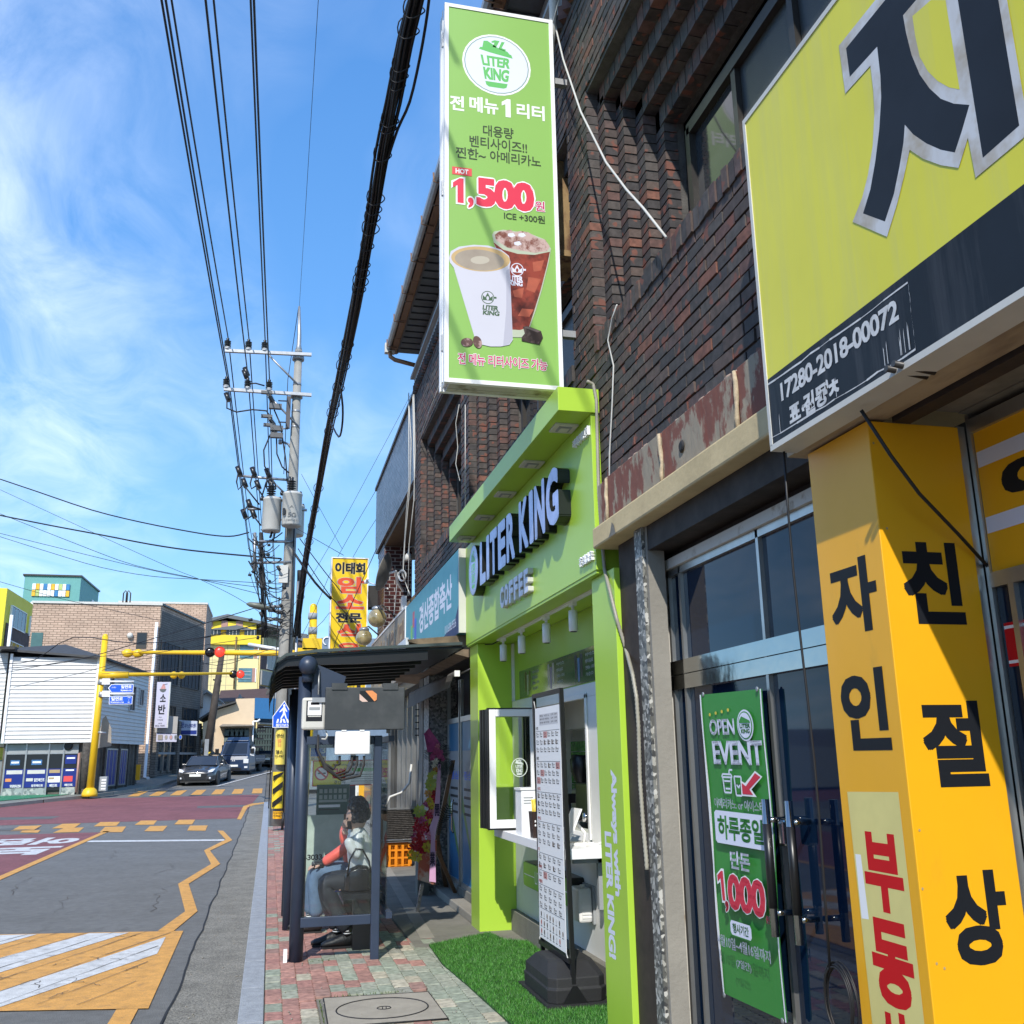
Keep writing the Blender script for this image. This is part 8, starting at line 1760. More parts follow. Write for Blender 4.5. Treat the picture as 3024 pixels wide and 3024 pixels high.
for s in (-1, 1):
 MB().box(x0+s*.86, x0+s*.82, y0+1.85, y0+4.6, z0+.74, z0+1.12).build('bed_side', bp_, tk, bevel=.01); MB().box(x0+s*.87, x0+s*.86, y0+1.85, y0+4.6, z0+.9, z0+.93).build('bed_rail', alu, tk)
 MB().box(x0+s*.55, x0+s*.84, y0-.03, y0+.05, z0+.66, z0+.90).build('headlight', headl, tk, bevel=.02); MB().box(x0+s*.62, x0+s*.80, y0-.04, y0, z0+.40, z0+.50).build('fog_lamp', headl, tk); MB().box(x0+s*.90, x0+s*1.10, y0+.1, y0+.2, z0+1.2, z0+1.5).build('mirror', black, tk, bevel=.02)
 for y in (.75, 3.5): wheel(tk, x0+s*.74, y0+y, z0+.33+.03*(y > 1), .33, .2)
MB().box(x0-.82, x0+.82, y0+4.58, y0+4.62, z0+.74, z0+1.12).build('tailgate', bp_, tk); MB().box(x0-.26, x0+.26, y0-.03, y0-.01, z0+.48, z0+.59).build('number_plate', plate_m, tk); MB().box(x0-.45, x0+.45, y0-.02, y0, z0+.30, z0+.42).build('grille', black, tk); MB().box(x0-.66, x0+.66, y0+.085, y0+.12, z0+1.08, z0+1.13).build('wiper_cowl', black, tk)
a = Art((x0-.1, y0-.005, z0+.74), RX, UZ, step=.004, start=.006); a.poly([(.04, .12), (.08, .05), (.0, .05)], wht, False); a.poly([(.14, .12), (.18, .05), (.10, .05)], wht, False); a.build('badge', tk)
tk.rotation_euler = (0, 0, R_(-11))
ps_ = SR(748, 2266, 0); car('dark_suv', 'dark blue car half hidden behind the yellow plate on the utility pole', (ps_.x+.75, ps_.y, ps_.z), (.02, .03, .05), suv=True)

# ================================================================ FAR BUILDINGS
sid = mat('white_siding', (.58, .58, .57), .45, var=.06, vs=2); streaks(sid, (.45, .44, .40), .35, (2, 2, .5)); rfd = mat('charcoal_roof', (.065, .065, .065), .7, var=.15, vs=6)
wh = thing('white_siding_house', 'two-storey white clapboard house on the corner with blue-filmed shop windows below', 'house', (-8.7, 44, .2))
A0, A1, A2 = SY(18, 2190, 43.7), SY(272, 2192, 43.7), SY(423, 2201, 51.6); zt_h = 5.86; zb_h = 2.42
A0.x -= .15
def siding(P, Q, z0_, z1_, par, pitch=.165, m=None, nm='board', extra=0):
 P, Q = Vector((P.x, P.y, 0)), Vector((Q.x, Q.y, 0)); d = (Q-P).normalized(); n = Vector((d.y, -d.x, 0)); z = z0_; k = 0
 zt__ = z1_
 while z < zt__-.02:
  h_ = min(pitch, zt__-z); a_, b_ = P, Q; MB().add([a_+n*.05+Vector((0, 0, z)), b_+n*.05+Vector((0, 0, z)), b_+n*.012+Vector((0, 0, z+h_)), a_+n*.012+Vector((0, 0, z+h_)), a_+Vector((0, 0, z)), b_+Vector((0, 0, z))], [(0, 1, 2, 3), (4, 5, 1, 0)]).build(nm, m or sid, par); z += pitch
A3 = A2+Vector((-6, 1.2, 0))
MB().prism([Vector((A0.x, A0.y, zb_h)), Vector((A1.x, A1.y, zb_h)), Vector((A2.x, A2.y, zb_h)), Vector((A3.x-1.5, A3.y, zb_h))], (0, 0, zt_h-zb_h)).build('upper_wall', offwhite, wh)
siding(A0, A1, zb_h, zt_h+.02, wh); siding(A1, A2, zb_h, zt_h, wh)
MB().box(A1.x-.06, A1.x+.07, A1.y-.07, A1.y+.05, zb_h, zt_h).box(A0.x-.02, A0.x+.08, A0.y-.08, A0.y, zb_h, zt_h+.15).build('corner_board', wht, wh)
# left narrow bay
MB().box(A0.x-1.0, A0.x-.25, A0.y+.5, A0.y+3, 2.6, 6.1).build('left_bay', offwhite, wh); siding(Vector((A0.x-1.0, A0.y+.45, 0)), Vector((A0.x-.22, A0.y+.45, 0)), 2.6, 6.1, wh)
rA, rB, rC = SY(45, 1920, 43.4), SY(295, 1942, 43.4), SY(447, 1990, 51.8); rk = SY(193, 1903, 46.5)
rA2 = Vector((A0.x-.35, 43.45, 6.2))
MB().add([rA2, Vector((A1.x+.25, 43.4, zt_h+.03)), rk, Vector((A2.x+.25, 51.9, zt_h+.02)), Vector((A3.x-1.8, 52, zt_h+.1)), rA2+Vector((0, 0, -.09)), Vector((A1.x+.25, 43.4, zt_h-.06)), Vector((A2.x+.25, 51.9, zt_h-.07))], [(0, 1, 2), (1, 3, 2), (3, 4, 2), (4, 0, 2), (5, 6, 1, 0), (6, 7, 3, 1)]).build('roof', rfd, wh)
MB().box(rA2.x-.25, rA2.x+.55, 43.2, 44.2, 6.15, 6.27).build('gutter_box', frm, wh)
winf = mat('window_trim', (.55, .56, .55), .5); 
def face_win(P, Q, t0_, t1_, z0_, z1_, par, fm_=None, gl_=None, off=.05, bars=1, nm='window'):
 P, Q = Vector((P.x, P.y, 0)), Vector((Q.x, Q.y, 0)); d = (Q-P).normalized(); L_ = (Q-P).length; n = Vector((d.y, -d.x, 0)); a_, b_ = P+d*L_*t0_, P+d*L_*t1_; w = .06
 def bx_(s, e, z0__, z1__, o0, o1): return [s+n*o1+Vector((0, 0, z0__)), e+n*o1+Vector((0, 0, z0__)), e+n*o0+Vector((0, 0, z0__)), s+n*o0+Vector((0, 0, z0__)), s+n*o1+Vector((0, 0, z1__)), e+n*o1+Vector((0, 0, z1__)), e+n*o0+Vector((0, 0, z1__)), s+n*o0+Vector((0, 0, z1__))]
 f = MB(); f.hexa(bx_(a_, a_+d*w, z0_, z1_, -.05, off+.04)); f.hexa(bx_(b_-d*w, b_, z0_, z1_, -.05, off+.04)); f.hexa(bx_(a_+d*w, b_-d*w, z0_, z0_+w, -.05, off+.04)); f.hexa(bx_(a_+d*w, b_-d*w, z1_-w, z1_, -.05, off+.04))
 for k in range(1, bars+1): c = a_.lerp(b_, k/(bars+1)); f.hexa(bx_(c-d*.02, c+d*.02, z0_+w, z1_-w, -.04, off+.02))
 o = f.build(nm, fm_ or winf, par); MB().hexa(bx_(a_+d*w, b_-d*w, z0_+w, z1_-w, -.04, off)).build('pane', gl_ or grime, o); return o
face_win(A1, A2, .13, .27, 4.35, 5.0+.25, wh); face_win(A1, A2, .60, .72, 3.9, 5.1, wh); face_win(A1, A2, .80, .90, 4.2, 5.05, wh)
# ground floor shop front
zs0 = .38; MB().prism([Vector((A0.x, A0.y+.35, 0)), Vector((A1.x-.1, A1.y+.35, 0)), Vector((A2.x-.2, A2.y+.1, 0)), Vector((A3.x, A3.y, 0))], (0, 0, zb_h)).build('ground_floor_wall', MATS['door_brown'] if 'door_brown' in MATS else mat('weathered_timber', (.14, .12, .10), .8, var=.3, vs=4), wh)
f9x = lambda x, y_: SY(*f9(x, y_), 43.95)
x_s = [f9x(u, 1500).x for u in (40, 275, 535, 705, 880)]; ys = 43.95
tile_s = speckle(mat('pebble_tile', (.3, .33, .3), .7, var=0), 9, [(0, (.30, .34, .32)), (.4, (.18, .21, .20)), (.7, (.42, .44, .40))])
for i in range(4):
 a_, b_ = x_s[i]+.03, x_s[i+1]-.03
 MB().box(x_s[i]-.03, x_s[i]+.03, ys-.02, ys+.05, .3, 2.40).build('mullion', alu, wh)
 MB().box(a_, b_, ys+.01, ys+.03, 2.02, 2.38).build('transom_panel', greym, wh)
 MB().box(a_, b_, ys, ys+.04, 1.98, 2.02).build('rail', alu, wh)
 p_ = MB().box(a_, b_, ys+.012, ys+.02, .68 if i != 2 else .55, 1.98).build('shop_pane', grime, wh)
 if i != 2: MB().box(a_, b_, ys-.01, ys+.05, gz(43)+.1, .66).build('stall_riser', tile_s, wh)
 a = Art((a_, ys+.01, .68), RX, UZ, step=.005, start=.005); w = b_-a_; a.rect(0, w, 0, .72, bluef)
 if i < 2: a.rect(w*.1, w*.93, .53, .68, offwhite, False); a.rect(w*.25, w*.75, .88, 1.08, MATS['drink_blue'] if True else 0, False); a.up(); a.rect(w*.3, w*.7, .95, 1.02, wht, False); a.text('알찬페인트', w*.45, w*.95, .22 if i else .0, .36 if i else .12, wht, .02, lift=False); a.rect(w*.08, w*.4, .24, .36, offwhite if i else orp, False); a.text('알찬페인트', w*.35, w*.9, .02, .12, wht, .02, lift=False)
 elif i == 2: a.rect(w*.05, w*.95, .18, .42, wht, False); a.up(); a.text('페인트', w*.2, w*.8, .0, .12, wht, .02, lift=False); a.rect(w*.1, w*.9, .55, .68, MATS['faded_gold'], False); a.rect(w*.1, w*.5, .3, .38, MATS['faded_gold'], False)
 else: a.rect(w*.1, w*.75, .2, .42, orr, False); a.rect(w*.1, w*.9, .9, 1.25, bluef, False); a.up(); a.rect(w*.2, w*.8, .62, .68, wht, False); a.rect(w*.2, w*.8, 1.1, 1.16, wht, False); a.text('페인트', w*.2, w*.8, .02, .12, wht, .02, lift=False)
 a.build('film_print', p_)
MB().lathe([(.17, 0), (.17, .03), (.12, .035)], f9x(783, 1170)+Vector((0, -.02, 0)), 16, ax=(0, -1, 0)).build('fan', black, wh)
bk = mat('bark_post', (.09, .08, .07), .85, var=.35, vs=10)
for (u, w_) in ((985, .16), (1010, .1)): p = SY(*f9(u-25, 1660), 43.7); q = SY(*f9(u+10, 1130), 43.7); MB().tube([p, q], w_, 8).build('timber_post', bk, wh)
MB().tube([SY(*f9(868, 1700), 43.8), SY(*f9(905, 1250), 43.8)], .05, 6).build('drain_pipe', mat('pinkish_pipe', (.45, .25, .2), .5), wh)
for t_ in (.08, .24, .5, .7, .86): 
 P_, Q_ = A1, A2; c = P_.lerp(Q_, t_); MB().box(c.x-.08, c.x+.02, c.y-.06, c.y+.06, .3, 2.42).build('timber_post', bk, wh)
for (t0_, t1_) in ((.28, .48), (.54, .68)): o = face_win(A1-Vector((.1, 0, 0)), A2-Vector((.1, 0, 0)), t0_, t1_, .6, 2.2, wh, alu, bluef, bars=2, nm='shop_window')
ac = thing('outdoor_unit', 'grey air conditioner outdoor unit at the foot of the yellow signal pole', 'air conditioner', SY(*f9(1180, 1690), 43.2)); p, q = SY(*f9(1115, 1690), 43.3), SY(*f9(1225, 1520), 43.3); MB().box(p.x, q.x, 43.3, 43.7, p.z, q.z).build('case', greym, ac, bevel=.02)
for k in range(4): MB().box(p.x+.35*(q.x-p.x), q.x-.03, 43.285, 43.3, p.z+(q.z-p.z)*(.12+.2*k), p.z+(q.z-p.z)*(.22+.2*k)).build('grille_slat', wht, ac)
# torn fabric-like vent on siding
p = SY(*f9(1195, 1000), 43.6); sg = MB().prism([p+Vector((-.30, 0, -.7)), p+Vector((.30, 0, -.6)), p+Vector((.25, 0, .1)), p+Vector((0, 0, .62)), p+Vector((-.12, 0, .5))], (0, .03, 0)).build('broken_board', beig, wh)
# ---------------------------------------------------------------- brown brick building
tanb = bpy.data.materials.new('tan_brickwork'); tanb.use_nodes = True
def brickmat(m, c1, c2, mo, sc, vert='xz', rough=.85):
 t = m.node_tree; b = bsdf(m); b.inputs['Roughness'].default_value = rough; tcn = t.nodes.new('ShaderNodeTexCoord'); s = t.nodes.new('ShaderNodeSeparateXYZ'); t.links.new(tcn.outputs['Object'], s.inputs[0]); ad_ = t.nodes.new('ShaderNodeMath'); ad_.operation = 'ADD'; t.links.new(s.outputs[0], ad_.inputs[0]); t.links.new(s.outputs[1], ad_.inputs[1])
 c = t.nodes.new('ShaderNodeCombineXYZ'); t.links.new(ad_.outputs[0], c.inputs[0]); t.links.new(s.outputs[2], c.inputs[1]); br = t.nodes.new('ShaderNodeTexBrick'); t.links.new(c.outputs[0], br.inputs['Vector']); br.inputs['Scale'].default_value = sc; br.inputs['Color1'].default_value = (*c1, 1); br.inputs['Color2'].default_value = (*c2, 1); br.inputs['Mortar'].default_value = (*mo, 1); br.inputs['Mortar Size'].default_value = .025; br.inputs['Brick Width'].default_value = .5; br.inputs['Row Height'].default_value = .17
 n = t.nodes.new('ShaderNodeTexNoise'); n.inputs['Scale'].default_value = .9; n.inputs['Detail'].default_value = 6; t.links.new(tcn.outputs['Object'], n.inputs['Vector']); x = t.nodes.new('ShaderNodeMix'); x.data_type = 'RGBA'; x.blend_type = 'MULTIPLY'; x.inputs[0].default_value = .5; t.links.new(br.outputs['Color'], x.inputs[6]); r = t.nodes.new('ShaderNodeMapRange'); t.links.new(n.outputs['Fac'], r.inputs[0]); r.inputs[1].default_value = .3; r.inputs[2].default_value = .7; r.inputs[3].default_value = .6; r.inputs[4].default_value = 1.2; t.links.new(r.outputs[0], x.inputs[7]); t.links.new(x.outputs[2], b.inputs['Base Color']); return m
brickmat(tanb, (.60, .43, .32), (.49, .34, .25), (.24, .17, .12), 1.35); shadeb = bpy.data.materials.new('tan_brick_shaded'); shadeb.use_nodes = True; brickmat(shadeb, (.15, .13, .11), (.19, .165, .14), (.08, .07, .06), 1.35)  # second brick is the tan one darkened for its shaded side
bbld = thing('tan_brick_building', 'three-storey tan brick building with a darker shop side beside the white house', 'building', (-6, 56, .5))
yB0 = 56.0; c0 = SY(476, 1787, yB0); rz_ = c0.z; c1 = SZ(603, 1843, rz_); l0 = SY(97, 1791, yB0)
if c1.y > 76 or c1.y < 60: c1 = Vector((SY(603, 1843, 68).x, 68, rz_))
cb_ = SY(421, 2296, yB0)
MB().prism([Vector((l0.x, yB0, 0)), Vector((c0.x, yB0, 0)), Vector((c1.x, c1.y, 0)), Vector((l0.x+.5, c1.y+1, 0))], (0, 0, rz_)).build('wall', tanb, bbld)
sd0, sd1 = Vector((c0.x, yB0, 0)), Vector((c1.x, c1.y, 0)); dS = (sd1-sd0).normalized(); nS = Vector((dS.y, -dS.x, 0)); LS = (sd1-sd0).length
MB().prism([sd0+nS*.01, sd1+nS*.01, sd1+nS*.06, sd0+nS*.06], (0, 0, rz_-.3)).build('shaded_side_skin', shadeb, bbld)  # thin skin over the tan wall, shade put into its colour
MB().box(l0.x-.05, c0.x+.08, yB0-.08, yB0+.2, rz_-.02, rz_+.10).build('coping', offwhite, bbld); MB().prism([sd0-nS*.15, sd1-nS*.15, sd1+nS*.1, sd0+nS*.1], (0, 0, .10)).build('coping', frm, bbld).location.z += rz_-0
dgl = mat('dark_shop_glass', (.03, .04, .05), .08, var=.1); wfm = mat('brown_window_frame', (.05, .045, .04), .5)
for (t0_, t1_, u0, u1) in ((.03, .42, 0, 0), (.50, .93, 0, 0)):
 face_win(sd0, sd1, t0_, t1_, rz_-4.2, rz_-1.9, bbld, wfm, grime, off=.08, bars=4); face_win(sd0, sd1, t0_+.08, t1_, rz_-7.6, rz_-5.3, bbld, wfm, grime, off=.08, bars=3)
def side_box(t0_, t1_, z0_, z1_, o0, o1, m, nm, par=None):
 a_, b_ = sd0+dS*LS*t0_, sd0+dS*LS*t1_; return MB().prism([a_+nS*o0, b_+nS*o0, b_+nS*o1, a_+nS*o1], (0, 0, z1_-z0_)).build(nm, m, par or bbld), a_, b_
def lift(o, z): o.location.z += z; return o
lift(side_box(.05, .92, 0, 2.4, .061, .09, dgl, 'shop_glazing')[0], gz(60)+.3)
for t_ in (.08, .2, .33, .47, .5, .6, .72, .88): lift(side_box(t_, t_+.02, 0, 2.5, .09, .16, alu if t_ < .5 else wfm, 'shop_upright')[0], gz(60)+.2)
for t_ in (.0, .44, .93): lift(side_box(t_, t_+.05, 0, 3.0, .061, .3, shadeb, 'brick_pier')[0], gz(58)+.1)
lift(side_box(0, 1, 0, .12, .061, .2, greym, 'string_course')[0], rz_-8.0)
pw = SY(415, 1889, yB0-.02); MB().box(-7.33, -6.80, yB0-.03, yB0-.001, 7.6, 8.47).build('window', wfm, bbld); MB().box(-7.28, -6.85, yB0-.04, yB0-.031, 7.8, 8.42).build('pane', grime, bbld)
lq = SY(384, 1877, yB0-.1); MB().ball(lq, .17, 8).build('wall_lamp', offwhite, bbld)
hgl = SY(108, 1885, yB0); MB().box(SY(93, 1880, yB0).x, SY(127, 1880, yB0).x, yB0-.03, yB0-.001, SY(100, 1912, yB0).z-1, SY(100, 1868, yB0).z).build('glazed_corner', MATS['menu_film_green'] if False else mat('greenish_glass', (.08, .16, .15), .1), bbld)
# signs on it
def blade(name, lab, pts, yb, m, th=.25):
 t = thing(name, lab, 'sign', SY(*pts[-1], yb)); P_ = [SY(*p, yb) for p in pts]; MB().prism(P_, (0, th, 0)).build('panel', m, t); return t, P_
lav = mat('pale_lavender_sign', (.55, .53, .64), .45, var=.04)
t, P_ = blade('noodle_shop_sign', 'tall pale vertical sign with a noodle bowl and the letters 소반', [f8(207, 850), f8(325, 850), f8(295, 1285), f8(178, 1285)], 55.2, lav)
MB().prism([SY(*f8(325, 850), 55.19), SY(*f8(337, 850), 55.19), SY(*f8(307, 1287), 55.19), SY(*f8(295, 1285), 55.19)], (0, .26, 0)).build('edge', offwhite, t)
a = Art((P_[3].x, 55.2, P_[3].z), RX, UZ, step=.004, start=.006)
def bt_(s, x0, x1, y0, y1, m, b_=.03, outl=None): l_, r_ = SY(*f8(x0, y1), 55.2), SY(*f8(x1, y0), 55.2); a.text(s, l_.x-P_[3].x, r_.x-P_[3].x, l_.z-P_[3].z, r_.z-P_[3].z, m, b_, lift=False, res=2)
bt_('소', 232, 292, 965, 1040, ink, .03); bt_('반', 212, 288, 1065, 1158, ink, .03); bt_('국수', 222, 252, 1180, 1192, ink, 0); bt_('비빔밥', 210, 262, 1203, 1218, ink, 0); bt_('053', 218, 252, 1238, 1250, ink, 0); bt_('853.1005', 188, 278, 1258, 1275, ink, 0.01)
bw_ = lambda pts, m: a.poly([(SY(*f8(*p), 55.2).x-P_[3].x, SY(*f8(*p), 55.2).z-P_[3].z) for p in pts], m); bw_([(228, 918), (296, 916), (285, 940), (262, 950), (238, 940)], dkp); bw_([(236, 917), (250, 895), (262, 868), (275, 868), (285, 895), (286, 916)], pkp); bw_([(262, 878), (305, 866), (305, 870), (262, 882)], ink); a.build('printed_face', t)
t, P_ = blade('beige_noodle_board', 'beige shop board with a small bowl emblem behind the tall noodle sign', [f8(300, 1170), f8(405, 1180), f8(393, 1340), f8(185, 1330), f8(185, 1290)], 55.7, mat('board_beige', (.40, .37, .34), .6, var=.05), .1)
t, P_ = blade('menu_cloth', 'pale cloth banner with four round dish pictures under the beige board', [f8(200, 1338), f8(395, 1345), f8(390, 1420), f8(195, 1418)], 55.55, lav, .03)
a = Art((P_[3].x, 55.55, P_[3].z), RX, UZ, step=.004, start=.006)
for k in range(4): a.ell(.5+.24*k, .22, .085, .13, greym, 16); a.ell(.5+.24*k, .22, .055, .09, [beig, pkp, dkp, blue][k], 14)
a.rect(.08, .32, .1, .35, MATS['faded_beige'], False); a.build('print', t)
t, P_ = blade('blue_white_shop_sign', 'white and navy shop fascia sign at the far end of the brick building', [f8(408, 1212), f8(588, 1222), f8(584, 1360), f8(403, 1350)], 60.0, mat('sign_pale_blue', (.55, .60, .72), .45), .15)
a = Art((P_[3].x, 60, P_[3].z), RX, UZ, step=.004, start=.006); w = P_[1].x-P_[3].x; h = P_[0].z-P_[3].z; a.rect(0, w, 0, h*.28, bluef); a.text('경산', .12*w, .30*w, h*.45, h*.9, bluef, .04); a.text('재가노인복지센터', .32*w, .95*w, h*.45, h*.75, bluef, .02); a.build('printed_face', t)
# parapet block behind and rear brick wall
pb0, pb1 = SY(352, 1780, 66), SY(612, 1779, 66); MB().box(pb0.x, pb1.x, 66, 72, 5, pb0.z).build('rear_wall', tanb, bbld); MB().box(pb0.x-.05, pb1.x+.05, 65.95, 72, pb0.z, pb0.z+.12).build('coping', offwhite, bbld)
pt0 = SY(352, 1779, 58); MB().box(pt0.x, SY(425, 1779, 58).x, 58, 60, rz_, pt0.z+.0).build('stair_head', tanb, bbld)
for u in (363, 372): p = SY(u, 1775, 58); MB().tube([p+Vector((0, 0, -.1)), p+Vector((0, 0, .45)), p+Vector((.1, 0, .6)), p+Vector((.22, 0, .45)), p+Vector((.22, 0, -.1))], .035, 6).build('ladder_hoop', frm, bbld)
# ---------------------------------------------------------------- teal tower, yellow schools
tl_ = mat('teal_cladding', (.13, .36, .34), .6, var=.05); tls = tl_
tt_ = thing('teal_tower', 'teal clad stair tower with coloured square panels on the skyline', 'building', (-26, 100, 4)); y = 100.0
p0, p1, p2 = SY(73, 1708, y), SY(240, 1704, y), SY(294, 1723, y+9); MB().prism([Vector((p0.x, y, 2)), Vector((p1.x, y, 2)), Vector((p2.x, y+9, 2)), Vector((p2.x-6, y+10, 2))], (0, 0, p1.z-2)).build('wall', tl_, tt_)
MB().prism([Vector((p0.x-.15, y-.15, p1.z)), Vector((p1.x+.1, y-.15, p1.z)), Vector((p2.x+.15, y+9, p1.z)), Vector((p2.x-6, y+10, p1.z))], (0, 0, .15)).build('coping', frm, tt_)
cols_ = {'w': wht, 'y': mat('panel_amber', (.85, .48, .02), .5), 'b': mat('panel_blue', (.03, .22, .50), .5), 'g': mat('panel_green', (.48, .58, .20), .5)}
fz_ = lambda x, y_: (x/2.577, 1650+y_/2.577)
g0, g1 = SY(*fz_(237, 285), y-.1), SY(*fz_(535, 193), y-.1); rows = ['wybwywgwbw'.replace('', ''), 'wgwwwwbwyw']; n = 10; w = (g1.x-g0.x)/n; h = (g1.z-g0.z)/2
for r, s in enumerate(['wywbwywgwb', 'ygwwwwbwwy', 'wwwwwbwwyw']):
 for i, c in enumerate(s): x = g0.x+w*i; z = g1.z-h*(r+1)-(.5 if r == 2 else 0); MB().box(x+.02, x+w-.02, y-.14, y-.005, z+.03, z+h-.03).build('panel', cols_[c], tt_)
sA, sB = Vector((p1.x, y, 0)), Vector((p2.x, y+9, 0)); dT = (sB-sA).normalized(); nT = Vector((dT.y, -dT.x, 0))
for i, c in enumerate('wyw'):
 for r in range(2): a_, b_ = sA.lerp(sB, .62+.12*i), sA.lerp(sB, .73+.12*i); o = MB().prism([a_+nT*.01, b_+nT*.01, b_+nT*.12, a_+nT*.12], (0, 0, h)).build('panel', cols_[c if not r else 'w'], tt_); o.location.z += g1.z-h*(r+1)-.6
yw_m = mat('yellow_cladding', (.80, .66, .03), .6, var=.05); brs = mat('purple_brick_far', (.12, .08, .075), .85, var=.2, vs=3)
ysb = thing('yellow_school_block', 'bright yellow clad block with white gridded windows at the left edge', 'building', (-22, 80, 2)); y = 78.0
q0, q1, q2 = SY(-80, 1737, y), SY(22, 1737, y), SY(150, 1774, y+14); MB().prism([Vector((q0.x, y, 1)), Vector((q1.x, y, 1)), Vector((q2.x, y+14, 1)), Vector((q2.x-9, y+15, 1))], (0, 0, q1.z-1)).build('wall', yw_m, ysb)
s0_, s1_ = Vector((q1.x, y, 0)), Vector((q2.x, y+14, 0)); dU = (s1_-s0_).normalized(); nU = Vector((dU.y, -dU.x, 0))
o = MB().prism([s0_.lerp(s1_, .04)+nU*.02, s1_+nU*.02, s1_+nU*.06, s0_.lerp(s1_, .04)+nU*.06], (0, 0, 9)).build('brick_band', brs, ysb); o.location.z += q1.z-11.5
zA2, zB2 = SY(30, 1790, y+2).z, SY(30, 1838, y+2).z
for (t0_, t1_) in ((.10, .42), (.52, .66), (.72, .86)):
 for (za_, zb2) in ((zA2-1.6, zA2), (zA2-4.6, zA2-2.6)): face_win(s0_, s1_, t0_, t1_, za_, zb2, ysb, wht, grime, off=.1, bars=3)
MB().tube([s0_+nU*.2+Vector((.3, 0, 1)), s0_+nU*.2+Vector((.3, 0, q1.z-2))], .12, 6).build('down_pipe', wht, ysb)
ysc = thing('yellow_school_building', 'yellow and cream school building with brick strips and a grey roof up the hill', 'building', (-8, 110, 6)); y = 108.0
def F(x, y_, d=0): return SY(*f8(x, y_), y+d)
crw = mat('cream_cladding', (.80, .68, .33), .6, var=.04); e0, e1 = F(610, 480), F(1190, 500); zT = F(1190, 412).z; zM = F(1180, 500).z; zB3 = F(1160, 925).z
MB().box(F(600, 700).x-3, F(1168, 700).x, y, y+14, 2, zM).build('wall', crw, ysc); MB().box(F(600, 450).x-3, F(1192, 450).x, y-.5, y+12, zM, zT).build('yellow_band', mat('band_yellow', (.84, .62, .03), .55, var=.04), ysc)
MB().box(F(640, 300).x, F(1150, 300).x, y+.5, y+10, zT, F(1000, 270).z).build('upper_floor', MATS['band_yellow'], ysc)
zu0, zu1 = zT+.05, F(900, 345).z
for (x0_, x1_) in ((680, 810), (862, 990), (1035, 1150)): MB().box(F(x0_, 380).x, F(x1_, 380).x, y+.2, y+.49, zu0, zu1).build('window', dgl, ysc); [MB().box(F(x0_+k, 380).x, F(x0_+k+4, 380).x, y+.12, y+.2, zu0, zu1).build('window_bar', winf, ysc) for k in (30, 62, 95)]
for (x0_, x1_, m_) in ((680, 735, 'pinkish_pipe'), (815, 875, 'pinkish_pipe'), (955, 1020, 'pinkish_pipe')): MB().box(F(x0_, 300).x, F(x1_, 300).x, y+.42, y+.49, F(800, 322).z, F(800, 262).z).build('brick_panel', MATS[m_], ysc)
rp_ = [F(560, 330), F(880, 205), F(1180, 270), F(1400, 350), F(1390, 330, 0), F(1160, 250), F(880, 195), F(560, 310)]
gr_ = mat('grey_metal_roof', (.14, .15, .155), .5, .2, var=.1); MB().prism([F(560, 310), F(670, 292), F(870, 238), F(1150, 290), F(1400, 350), F(1400, 325), F(1160, 262), F(875, 203), F(670, 252), F(560, 285)], (0, 12, 0)).build('roof', gr_, ysc)
MB().prism([F(740, 342), F(960, 308), F(1100, 345), F(1100, 355), F(740, 352)], (0, 3, 0)).build('dormer_roof', gr_, ysc)
for (xa, xb, ya, yb_) in ((990, 1120, 495, 625), (975, 1105, 718, 850)):
 o = MB().box(F(xa, yb_).x, F(xb, yb_).x, y-.06, y-.005, F(xa, yb_).z, F(xa, ya).z).build('window', MATS['teal_vinyl'] if False else mat('sky_window', (.12, .26, .32), .1, var=.3, vs=1) if ya < 500 else MATS['sky_window'], ysc)
 for k in (.25, .5, .75): MB().box(F(xa, 600).x, F(xb, 600).x, y-.12, y-.061, F(xa, ya+(yb_-ya)*k+2).z, F(xa, ya+(yb_-ya)*k-2).z).build('window_bar', winf, ysc)
 MB().box(F(xb+8, 600).x, F(xb+42, 600).x, y-.04, y-.005, F(xa, yb_).z, F(xa, ya).z).build('brick_panel', MATS['pinkish_pipe'], ysc); MB().box(F(xb+42, 600).x, F(xb+50, 600).x, y-.1, y-.005, F(xa, yb_).z, F(xa, ya).z).build('white_trim', wht, ysc)
for yy in (560, 640, 720, 800, 880): MB().box(F(640, yy).x, F(970, yy).x, y-.012, y-.004, F(640, yy+2).z, F(640, yy-1).z).build('panel_joint', beig, ysc)
for xx in (720, 790, 860, 960): MB().box(F(xx, 800).x, F(xx+3, 800).x, y-.016, y-.006, zB3, zM).build('panel_joint', beig, ysc)
MB().tube([F(960, 420, -.6), F(955, 500, -.6), F(945, 700, -.4), F(935, 920, -.4)], .09, 5).build('rust_pipe', MATS['rusty_steel'], ysc)
